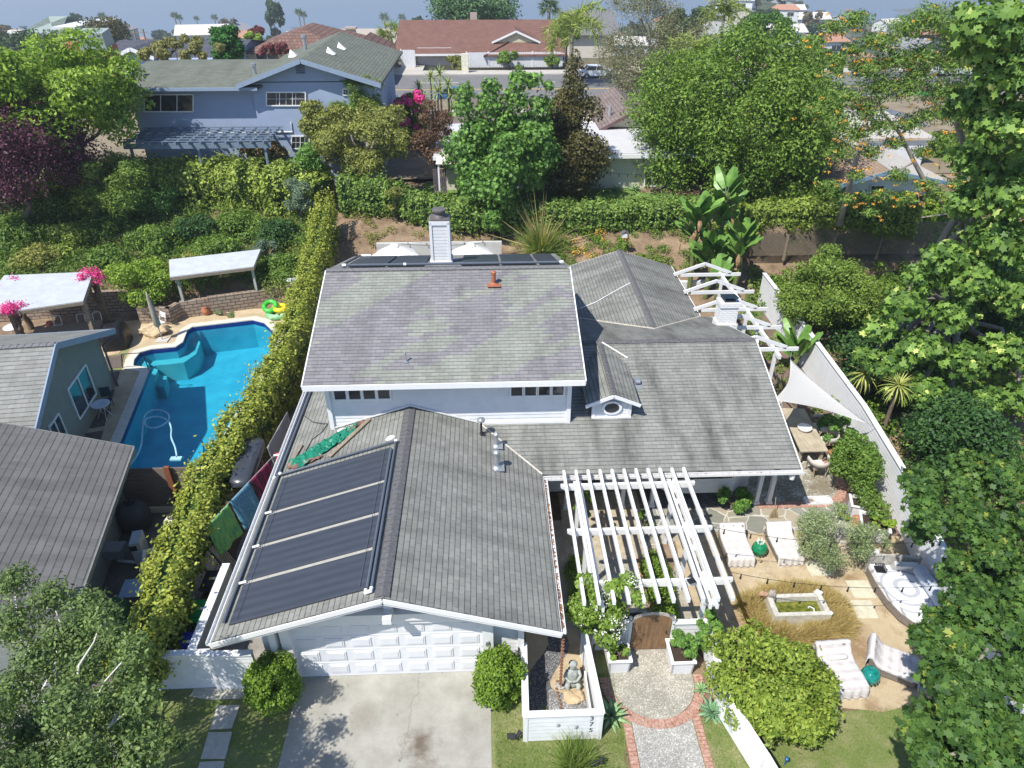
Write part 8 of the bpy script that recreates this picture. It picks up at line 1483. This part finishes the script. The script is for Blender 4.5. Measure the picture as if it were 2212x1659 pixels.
rf('front_gable', [([(g0.x-2, 104.8, z_e-.05), (a_.x-1.0, 108, g0.z+.2), (a_.x-1.0, 114, g0.z+.2), (g0.x-2, 110, z_e-.05)][:4], Y_), ([(g0.x-2, 105.2, z_e), (xb+.8, 105.2, z_e), (g1.x+.5, 108.2, g1.z), (g0.x-.5, 108.2, g0.z)], X_), ([(g0.x-.8, 107.8, g0.z+.05), (a_.x, 107.8, a_.z+.3), (a_.x, 115, a_.z+.3), (g0.x-.8, 113, g0.z+.05)], Y_), ([(g1.x+.8, 107.8, g1.z+.05), (a_.x, 107.8, a_.z+.3), (a_.x, 115, a_.z+.3), (g1.x+.8, 113, g1.z+.05)], Y_)], BRN, br)
mb = MB(); mb.extrude([(g0.x-.3, 108.1, g0.z), (g1.x+.3, 108.1, g1.z), (a_.x, 108.1, a_.z+.1)], (0, 3, 0)); obj('gable_wall', mb, CRY, br); mb = MB(); mb.bar((g0.x-.8, 107.75, g0.z), (a_.x, 107.75, a_.z+.25), .1, .25); mb.bar((g1.x+.8, 107.75, g1.z), (a_.x, 107.75, a_.z+.25), .1, .25); mb.bb(xa-.8, xb+.8, 106.8, 106.9, z_e-.25, z_e); obj('rake_board', mb, WTRIM, br)
p_ = PY(1023, 42, 117); mb = MB(); mb.bb(p_.x-.5, p_.x+.5, 116.5, 117.3, p_.z-1.2, p_.z+.9); obj('chimney', mb, BRICK, br)
def picket(name, label, x0, x1, y, z0, h, cat='fence', mat=None):
    t = thing(name, label, cat, (x0, y, z0)); mb = MB(); n = int((x1-x0)/.3)
    for i in range(n): mb.bb(x0+i*.3, x0+i*.3+.24, y-.03, y, z0, z0+h)
    mb.bb(x0, x1, y, y+.04, z0+.1, z0+h-.1); obj('boards', mb, mat or WHITE, t)
    for i in range(int((x1-x0)/3)+1): x = x0+i*3; mb = MB(); mb.bb(x-.08, x+.08, y-.08, y+.08, z0, z0+h+.1); obj('post', mb, WTRIM, t)
picket('board_fence', 'white vertical board fence in front of the brown-roofed house', PY(1008, 140, 105.5).x, PY(1215, 140, 105.5).x, 105.5, 1.75, 1.9); picket('board_fence', 'short white board fence left of the brown-roofed house garage', PY(868, 140, 106).x, PY(898, 140, 106).x, 106, 1.75, 2.2)
mb = MB(); p_ = PY(1005, 160, 101.5); mb.bb(p_.x-.45, p_.x+.45, 101.2, 101.8, 1.7, 4.0); tag(obj('mailbox_pillar', mb, M('cream pillar', (.68, .66, .52), .8)), 'cream mailbox pillar on the far pavement before the brown-roofed house', 'mailbox')
for i, (u, v, ru, rv, lb) in enumerate(((987, 133, 18, 18, 'rounded shrub with orange flowers by the garage across the street'), (1100, 137, 26, 22, 'rounded glossy green shrub before the white board fence across the street'), (1195, 130, 14, 22, 'small loose shrub at the right end of the white board fence'))): VT('street_shrub', lb, 'bush', u, v, 104, ru, rv, MID if i else OLIVE, 2200, .32, 90+i, nl=10, base=(PY(u, v, 104).x, 104, 1.7), limbs=2)
TIL = shingle('brown clay tiles', (.17, .10, .08), (.29, .17, .13), streak=.1, bw=.5, rh=.75, mort=.06)
def yy(u, v, Y): q = PY(u, v, Y); return q.x, q.z
x0_, ze_ = yy(530, 113, 104); x1_, _ = yy(745, 113, 104); _, zr_ = yy(668, 57, 112); gh('tile_roof_house', 'house with brown ribbed tile roof, left of the two beyond the blue house', x0_, x1_, 105, 122, 2, ze_, zr_, TIL, CRY, 'y', .8, 5.5, wins=((x0_+1, x0_+4, 2.4, 3.8),))
x0_, ze_ = yy(712, 143, 92); x1_, _ = yy(822, 143, 92); _, zr_ = yy(772, 82, 101); gh('tile_roof_house', 'house with brown ribbed tile roof, right one next to the white fence', x0_, x1_, 93, 112, 2, ze_-.4, zr_, TIL, CRY, 'y', .8, 5.0, wins=((x1_-4, x1_-2, 2.2, 3.2),))
x0_, ze_ = yy(665, 95, 125); x1_, _ = yy(845, 95, 125); t = thing('flat_roof_house', 'long beige flat-roofed house behind the two brown tile roofs', 'house', (x0_, 125, 1)); mb = MB(); mb.bb(x0_, x1_, 125, 140, 0, ze_); obj('wall', mb, CRM, t); mb = MB(); mb.add([(x0_-.5, 124, ze_), (x1_+.5, 124, ze_), (x1_+.5, 141, ze_+.6), (x0_-.5, 141, ze_+.6)], [(0, 1, 2, 3)]); obj('roof', mb, M('beige flat roof', (.42, .37, .31), .9, .08, 1), t); p_ = PY(760, 75, 128); mb = MB(); mb.bb(p_.x-.7, p_.x+.7, 127, 128.4, 2, p_.z+.9); mb.bb(p_.x-.9, p_.x+.9, 126.8, 128.6, p_.z+.9, p_.z+1.15); obj('chimney', mb, BRICK, t)
SLT = shingle('dark slate roof', (.075, .08, .10), (.12, .125, .15), streak=.1, bw=.6, rh=.4); x0_, ze_ = yy(200, 132, 96); x1_, _ = yy(490, 132, 96); _, zr_ = yy(330, 86, 106); gs = gh('slate_roof_house', 'house with dark slate roof behind the pale olive bush, white-trimmed gable', x0_, x1_, 97, 115, 1.5, ze_, zr_, SLT, BLUE, 'x', .6)
a_ = PY(284, 102, 94.5); l_ = PY(243, 123, 94.5); rf('gable', [([(l_.x, 94, l_.z), (a_.x, 94, a_.z), (a_.x, 103, a_.z), (l_.x, 103, l_.z)], Y_), ([(2*a_.x-l_.x, 94, l_.z), (a_.x, 94, a_.z), (a_.x, 103, a_.z), (2*a_.x-l_.x, 103, l_.z)], Y_)], SLT, gs, .1)
mb = MB(); mb.bar((l_.x, 93.95, l_.z-.15), (a_.x, 93.95, a_.z-.15), .1, .4); mb.bar((2*a_.x-l_.x, 93.95, l_.z-.15), (a_.x, 93.95, a_.z-.15), .1, .4); obj('rake_board', mb, WTRIM, gs); mb = MB(); mb.extrude([(l_.x+.5, 94.6, 0), (2*a_.x-l_.x-.5, 94.6, 0), (2*a_.x-l_.x-.5, 94.6, l_.z), (a_.x, 94.6, a_.z-.2), (l_.x+.5, 94.6, l_.z)], (0, 5, 0)); obj('gable_wall', mb, BLUE, gs)
p_ = PY(320, 112, 99); mb = MB(); mb.box(p_, (2.2, 1.8, .6), 0, .3); obj('skylight', mb, M('blue skylight', (.1, .22, .4), .2), gs)
for u, v, w in ((155, 100, .65), (215, 105, 1.2)): p_ = PY(u, v, 72); mb = MB(); mb.bb(p_.x-w, p_.x+w, 71.5, 73, 0, p_.z+.3); c_ = obj('brick_chimney', mb, M('orange brick', (.38, .15, .09), .9, .2, 3), gs if False else None); tag(c_, 'tall thin brick chimney rising behind the lime-green tree' if w < 1 else 'wide brick chimney with pale metal top behind the lime-green tree', 'chimney')
mb = MB(); mb.box(p_+Vector((0, -.3, .8)), (2.3, 1.8, 1.4), 0, .15); cp = obj('chimney_cap', mb, M('pale metal cap', (.3, .36, .36), .5, .15, 2)); cp.parent = c_
# gabled house at the upper right
x0_, ze_ = yy(1540, 92, 118); x1_, _ = yy(1672, 88, 118); _, zr_ = yy(1615, 55, 124); gh('gabled_house', 'white gabled house with pale grey roof beside the round green tree at the top', x0_, x1_, 118, 134, 1, ze_+.6, zr_-.3, M('pale grey tile', (.33, .33, .32), .9, .1, 2), WHITE, 'y', 1.0, wins=((x0_+1, x0_+3, ze_-3, ze_-1.2), (x0_+4.3, x0_+6.5, ze_-3, ze_-.8), (x1_-3, x1_-1.2, ze_-3, ze_-1.4)))
x0_, ze_ = yy(1235, 60, 130); x1_, _ = yy(1330, 60, 130); gh('grey_tile_house', 'grey-roofed house half hidden behind the eucalyptus at the top', x0_, x1_, 131, 144, 1, ze_-1, ze_+2, CAPL, CRM, 'x', .8)
# left white houses
x0_, ze_ = yy(45, 82, 190); x1_, _ = yy(112, 80, 190); gh('green_roof_house', 'house with wide pale green roof on the far left skyline', x0_, x1_, 190, 215, -8, ze_, ze_+3.5, M('pale green roof', (.28, .34, .3), .8), WHITE, 'x', 2, 8)
for i, (u0, u1, v0, v1, Y, lb) in enumerate(((128, 170, 62, 95, 185, 'white modern house with many windows at the far left, nearest the brick chimney'), (178, 215, 56, 88, 200, 'white modern house with cream terraces at the far left, beside the round brown tree'))):
    x0_, zt_ = yy(u0, v0, Y); x1_, zb_ = yy(u1, v1, Y); t = thing('modern_house', lb, 'house', (x0_, Y, zb_)); mb = MB(); mb.bb(x0_, x1_, Y, Y+12, zb_-6, zt_); mb.bb(x0_-1, x1_+1, Y-1.5, Y+12.5, zt_-.1, zt_+.5); mb.bb(x0_-1, x1_+1.5, Y-2, Y, (zt_+zb_)/2-.3, (zt_+zb_)/2); obj('wall', mb, WHITE, t)
    for k in range(4):
        for r_ in (0, 1): xx_ = x0_+.6+k*(x1_-x0_-1)/4; zc = zb_+(zt_-zb_)*(.1+.5*r_); win(t, [(xx_, Y-.05, zc), (xx_+.8, Y-.05, zc), (xx_+.8, Y-.05, zc+1.3), (xx_, Y-.05, zc+1.3)], fr=.1, mull=0)
# cars
def car(label, loc, rz, body, kind='car'):
    t = thing('parked_car' if kind == 'car' else 'pickup_truck', label, 'car' if kind == 'car' else 'pickup truck', (0, 0, 0)); mt = M('car paint '+str(body), body, .25, .04, 2, spec=.7); mb = MB()
    L2, W = 2.25, .9; side = [(-L2, .35), (L2, .35), (L2, .7), (L2-.15, .85), (1.1, .95), (-1.9, .98), (-L2, .85)]
    if kind != 'car': side = [(-2.7, .45), (2.6, .45), (2.6, .95), (1.3, 1.08), (-2.7, 1.08)]
    mb.extrude([(x, -W, z) for x, z in side], (0, 2*W, 0)); obj('body', mb, mt, t); cab = [(-1.75, .95), (1.15, .95), (.45, 1.42), (-1.2, 1.45)] if kind == 'car' else [(-.7, 1.05), (1.3, 1.05), (.7, 1.75), (-.5, 1.78)]
    mb = MB(); mb.extrude([(x, -W*.88, z) for x, z in cab], (0, 2*W*.88, 0)); obj('windows', mb, GLASS, t); rx0, rx1, rz_ = (-1.15, .42, 1.43) if kind == 'car' else (-.48, .68, 1.76); mb = MB(); mb.bb(rx0, rx1, -W*.85, W*.85, rz_, rz_+.05); [mb.bar((x, s*W*.89, .95), (x*.72, s*W*.87, rz_), .06, .06) for x in (cab[0][0], cab[1][0], -.2) for s in (-1, 1)]; obj('roof', mb, mt, t)
    for x in (-1.4, 1.4):
        for s in (-1, 1): mb = MB(); mb.tube([(x, s*(W-.18), .33), (x, s*(W+.02), .33)], .33, 16); w = obj('wheel', mb, BLACK, t); mb = MB(); mb.tube([(x, s*(W+.0), .33), (x, s*(W+.03), .33)], .2, 12); obj('rim', mb, METAL, w)
    t.location = loc; t.rotation_euler = (0, 0, rz); return t
p_ = PY(1290, 180, 96.5); car('white parked car across the street, half behind the bronze tree', (p_.x, 97.6, 1.62), .05, (.75, .76, .78)); p_ = PY(985, 208, 81.5); car('blue car parked on the near side of the street', (p_.x, 82.2, 1.62), -.08, (.03, .12, .3)); p_ = PY(848, 238, 74); car('dark navy pickup truck parked beside the blue house', (p_.x, 72.5, 2.2), -1.45, (.02, .035, .08), 'truck'); p_ = PY(2105, 195, 92); car('pale silver car parked far along the street on the right, seen through branches', (p_.x, 97.5, 1.62), .02, (.6, .62, .64)); p_ = PY(1925, 185, 92); car('grey car parked on the far right stretch of the street', (p_.x, 97.7, 1.62), .02, (.2, .2, .22))
picket('garden_fence', 'dark navy picket fence beside the navy pickup truck', PY(835, 262, 68).x, PY(885, 262, 68).x, 68, 2.9, 1.1, mat=BTR)
# trees of the middle distance
def BT(*a, **k): return VT(*a, **k)
BT('pale_olive_bush', 'broad pale olive-yellow shrub between the blue house roof and the slate roof', 'bush', 395, 108, 66, 88, 22, LM('pale olive leaves', (.12, .13, .04), (.34, .33, .12)), 9000, .3, 101, nl=26, base=(-30, 66, 2.5)); BT('dark_conifer', 'dark green lumpy conifer behind the blue house roof', 'tree', 490, 98, 72, 34, 38, LM('conifer leaves', (.015, .06, .012), (.06, .2, .03)), 9000, .3, 102, nl=22, base=(-28, 72, 2)); BT('red_maple', 'small wine-red maple in front of the left brown tile roof', 'tree', 590, 108, 92, 30, 16, REDL, 3500, .35, 103, nl=12, base=(PY(590, 108, 92).x, 92, 1.5))
BT('clipped_tree', 'bright lime clipped tree left of the brown tile roofs', 'tree', 541, 88, 112, 23, 14, LIME, 3000, .45, 104, nl=10, base=(PY(541, 88, 112).x, 112, 1)); BT('maroon_tree', 'small reddish-brown tree behind the dark conifer', 'tree', 555, 72, 116, 18, 14, REDL, 1800, .45, 105, nl=8, base=(PY(555, 72, 116).x, 116, 1)); BT('pine_tree', 'broad blue-green pine rising behind the brown-roofed house', 'tree', 1026, 20, 140, 88, 38, LM('pine leaves', (.03, .07, .03), (.13, .24, .09)), 16000, .5, 106, nl=40, trunk_r=.5, base=(PY(1026, 20, 140).x, 140, 0), lr=2.6, thick=.4)
BT('eucalyptus_tree', 'tall wispy grey-green eucalyptus with pale branches beside the street', 'tree', 1395, 95, 76, 118, 118, EUC, 30000, .26, 107, shape='long', nl=60, trunk_r=.4, limbs=30, bark=M('pale eucalyptus bark', (.42, .38, .32), .8, .2, 4), lr=1.5, thick=.5, base=(PY(1400, 215, 78).x, 78, 1.6)); BT('round_tree', 'dense rounded bright green tree beside the white gabled house', 'tree', 1648, 70, 112, 55, 34, LM('round tree leaves', (.03, .08, .012), (.12, .24, .03)), 9000, .4, 108, nl=30, base=(PY(1648, 70, 112).x, 112, 1), shell=.8)
BT('street_tree', 'green tree at the right end of the brown-roofed house behind the palm', 'tree', 1225, 70, 112, 22, 26, MID, 3500, .35, 109, nl=12, base=(PY(1225, 70, 112).x, 112, 1.5)); BT('street_tree', 'green shrubs under the palms at the street edge', 'bush', 1500, 165, 72, 60, 34, OLIVE, 7000, .3, 110, nl=20, base=(PY(1500, 165, 72).x, 72, 1.5)); BT('brown_round_tree', 'rounded brown-green tree beside the far left white houses', 'tree', 232, 70, 170, 42, 22, BROWNG, 4500, .6, 111, nl=20, base=(PY(232, 70, 170).x, 170, -8), lr=2.4); BT('left_bank_trees', 'dark green bank of shrubs below the far left white houses', 'bush', 60, 100, 150, 120, 18, FARL, 7000, .6, 112, nl=40, base=(PY(60, 100, 150).x, 150, -5), lr=2.2)
BT('street_bush', 'bushes along the near pavement left of the yuccas', 'bush', 880, 285, 60, 24, 30, MID, 3500, .22, 113, nl=12); BT('far_bank_tree', 'bushy tree below the white gabled house at the right of the eucalyptus', 'tree', 1475, 60, 120, 45, 40, FARL, 5000, .45, 114, nl=20, base=(PY(1475, 60, 120).x, 120, -2)); BT('canyon_tree', 'dark green canyon tree at the top right behind the silky oak', 'tree', 1760, 135, 90, 70, 26, MID, 9000, .3, 115, nl=26, base=(PY(1760, 135, 90).x, 90, 1)); BT('canyon_tree', 'olive-green trees between the silky oak branches near the street', 'tree', 1980, 160, 104, 120, 26, OLIVE, 12000, .35, 116, nl=36, base=(PY(1980, 160, 104).x, 104, 1))
for i, (u, v, Y) in enumerate(((905, 190, 62), (930, 168, 62.5), (950, 160, 63), (968, 185, 62), (945, 200, 61.5), (975, 205, 61.8), (915, 215, 61))): p_ = PY(u, v, Y); rosette('tree_yucca', ('leftmost tree yucca head', 'upper left tree yucca head', 'topmost tree yucca head', 'right upper tree yucca head', 'central lower tree yucca head', 'lower right tree yucca head', 'lower left tree yucca head')[i]+' in the clump beside the bougainvillea', (p_.x, Y), 34, 1.15, .11, M('yucca leaf dark', (.18, .27, .06), .5, .35, 4, c2=(.34, .42, .12)), 120+i, -.6, 1.4, .4, 'yucca', p_.z-3.0, 3.0, .15, .05)
def pm(label, u, v, Y, vb, n, L, seed, **k): p_ = PY(u, v, Y); zb = PY(u, vb, Y).z; return palm('palm_tree', label, (p_.x, Y, zb), p_.z-zb, n, L, seed, **k)
pm('king palm with yellow-green fronds at the right end of the brown-roofed house', 1237, 48, 92, 175, 20, 4.2, 1, r=.25, leaflet=1.3, nb=34); pm('slender palm with drooping fronds before the white gabled house', 1566, 22, 82, 110, 14, 2.9, 2, r=.16, leaflet=1.0, nb=30); pm('low palm with arching yellow-green fronds beside the huge rounded tree', 1510, 110, 66, 160, 16, 2.9, 3, r=.2, leaflet=.9, nb=30); pm('fan palm behind the tile roof houses', 842, 72, 122, 105, 26, 2.2, 4, mat=PALM, r=.3, leaflet=1.3, nb=16, fan=True); pm('dark fan palm on the skyline right of the brown-roofed house', 1186, 20, 150, 60, 26, 2.2, 5, mat=PALD, r=.3, leaflet=1.4, nb=16, fan=True)
p_ = PY(1878, 235, 38); b_ = PY(1822, 450, 37); t = thing('bare_palm', 'tall leaning bare pale palm trunk before the tan-roofed house, with a red band', 'palm', b_); mb = MB(); mb.sm = True; mb.tube([b_-Vector((0, 0, 1)), b_+(p_-b_)*.4, p_], [.17, .14, .11], 10); obj('trunk', mb, M('pale palm trunk', (.36, .30, .24), .85, .2, 14), t); q = b_+(p_-b_)*.13; mb = MB(); mb.tube([q, q+(p_-b_).normalized()*.18], .19, 10); obj('band', mb, M('red band', (.35, .04, .07), .7), t)
# utility poles on the left skyline
for i, u in enumerate((292, 312)): p_ = PY(u, 78, 230); q = PY(u-4, 62, 230); mb = MB(); mb.tube([p_-Vector((0, 0, 8)), q], .25, 5); mb.bb(q.x-1.2, q.x+1.2, 229.9, 230.1, q.z-1, q.z-.8); tag(obj('utility_pole', mb, WOODG), ('left of the two leaning utility poles on the far left skyline', 'right of the two leaning utility poles on the far left skyline')[i], 'utility pole')
def where(x, y):
    a = x/y; return ', '+('nearer ' if y < 480 else 'middle-distance ' if y < 800 else 'farthest ')+('far left' if a < -.42 else 'above the blue house' if a < -.24 else 'left of the brown roof' if a < -.1 else 'behind the brown roof' if a < .08 else 'above the eucalyptus' if a < .25 else 'by the white gabled house' if a < .42 else 'far right')
# far town: houses and trees in copies
random.seed(5); prot = []
for k, (rm, wm) in enumerate(((M('far terracotta roof', (.42, .22, .14), .9), WHITE), (M('far grey roof', (.25, .25, .26), .9), CRM), (M('far pale roof', (.6, .57, .52), .9), WHITE))):
    t = gh('hillside_house', 'x', -7, 7, -5, 5, 0, 4.2, 6.4, rm, wm, 'x' if k != 1 else 'y', .6, 3 if k == 0 else 0, wins=((-5.5, -2.5, 1, 3), (1, 4.5, 1, 3)))
    off = t.location.copy(); t['group'] = 'far hillside houses'; t['label'] = ('white hillside house with terracotta roof', 'cream hillside house with grey roof', 'white hillside house with pale roof')[k]; prot.append(t)
spots = []
for i in range(400):
    if len(spots) >= 105: break
    y = random.choice((random.uniform(230, 520), random.uniform(300, 1100))); an = random.uniform(-.62, .62) if random.random() < .55 else random.uniform(.16, .5); x = an*y
    if any((x-a)**2+(y-b)**2 < 22**2 for a, b in spots): continue
    spots.append((x, y))
hb = [p_['label'] for p_ in prot]
for i, (x, y) in enumerate(spots):
    k = i % 3; first = i < 3; o = prot[k] if first else dup(prot[k], (0, 0, 0), 0, hb[k]); o.location = (x, y, th(x, y)+.5); o['label'] = o['label']+where(x, y); o.rotation_euler = (0, 0, random.uniform(-.5, .5)); s_ = random.uniform(.8, 1.3); o.scale = (s_, s_, s_)
fp = []
for k, (m_, r_, lb) in enumerate(((FARL, (4.5, 4.5, 3.6), 'small dark rounded tree among the far hillside houses'), (LM('far olive leaves', (.05, .07, .03), (.14, .17, .07)), (4, 4, 3.2), 'small olive-coloured tree among the far hillside houses'), (FARL, (2.8, 2.8, 5.5), 'tall dark tree on the far hillside'), (LM('far brown leaves', (.08, .07, .03), (.18, .14, .07)), (4.4, 4.4, 3.0), 'small brownish tree among the far hillside houses'))):
    fp.append(tree('hillside_tree', lb, 'tree', (0, 0, 0), (0, 0, 3.2+r_[2]*.6), r_, m_, 12, min(r_)*.5, 700, .95, 200+k, 'quad', .35, limbs=3, group='far hillside trees'))
n_ = 0; base_ = ['small dark rounded hillside tree', 'small olive hillside tree', 'tall dark hillside tree', 'small brownish hillside tree']
for i in range(285):
    k = random.choices((0, 1, 2, 3), (5, 3, 2, 2))[0]; y = 300+950*random.random()**1.3; an = random.uniform(-.7, .75); x = an*y
    if an > .28 and random.random() < .3: an = random.uniform(.2, .5); x = an*y
    if y < 190 and -.35 < an < -.1: continue
    o = fp[k] if n_ < 4 and k == n_ else dup(fp[k], (0, 0, 0)); n_ += (o is fp[k]); o.location = (x, y, th(x, y)-.5); o['label'] = base_[k]+where(x, y); o.rotation_euler = (0, 0, random.uniform(0, 6)); s_ = random.uniform(.55, 1.15)*(1+y/2500); o.scale = (s_, s_, s_*random.uniform(.8, 1.3))
for k in range(n_, 4): fp[k]['label'] = base_[k]+where(-60+40*k, 260); fp[k].location = (-60+40*k, 260, th(-60+40*k, 260)); 
PF = palm('skyline_palm', 'tall slender fan palm silhouetted on the far skyline', (0, 0, 0), 17, 20, 1.8, 9, mat=PALD, r=.3, fan=True, leaflet=1.8, nb=12, group=None) if False else palm('skyline_palm', 'tall slender fan palm silhouetted on the far skyline', (0, 0, 0), 17, 20, 1.8, 9, mat=PALD, r=.35, fan=True, leaflet=1.8, nb=12)
PF['group'] = 'skyline fan palms'
for i, (u, v, Y) in enumerate(((220, 35, 330), (377, 34, 420), (387, 38, 430), (424, 40, 480), (645, 27, 420), (655, 32, 430), (463, 38, 500), (830, 38, 520), (868, 38, 560), (1742, 15, 500))):
    p_ = PY(u, v, Y); o = PF if i == 0 else dup(PF, (0, 0, 0)); s_ = max(.8, (p_.z-th(p_.x, Y))/17); o.location = (p_.x, Y, p_.z-17*s_); o.scale = (min(s_, 1.6),)*2+(s_,)
# distant low plain with a pale town on the right
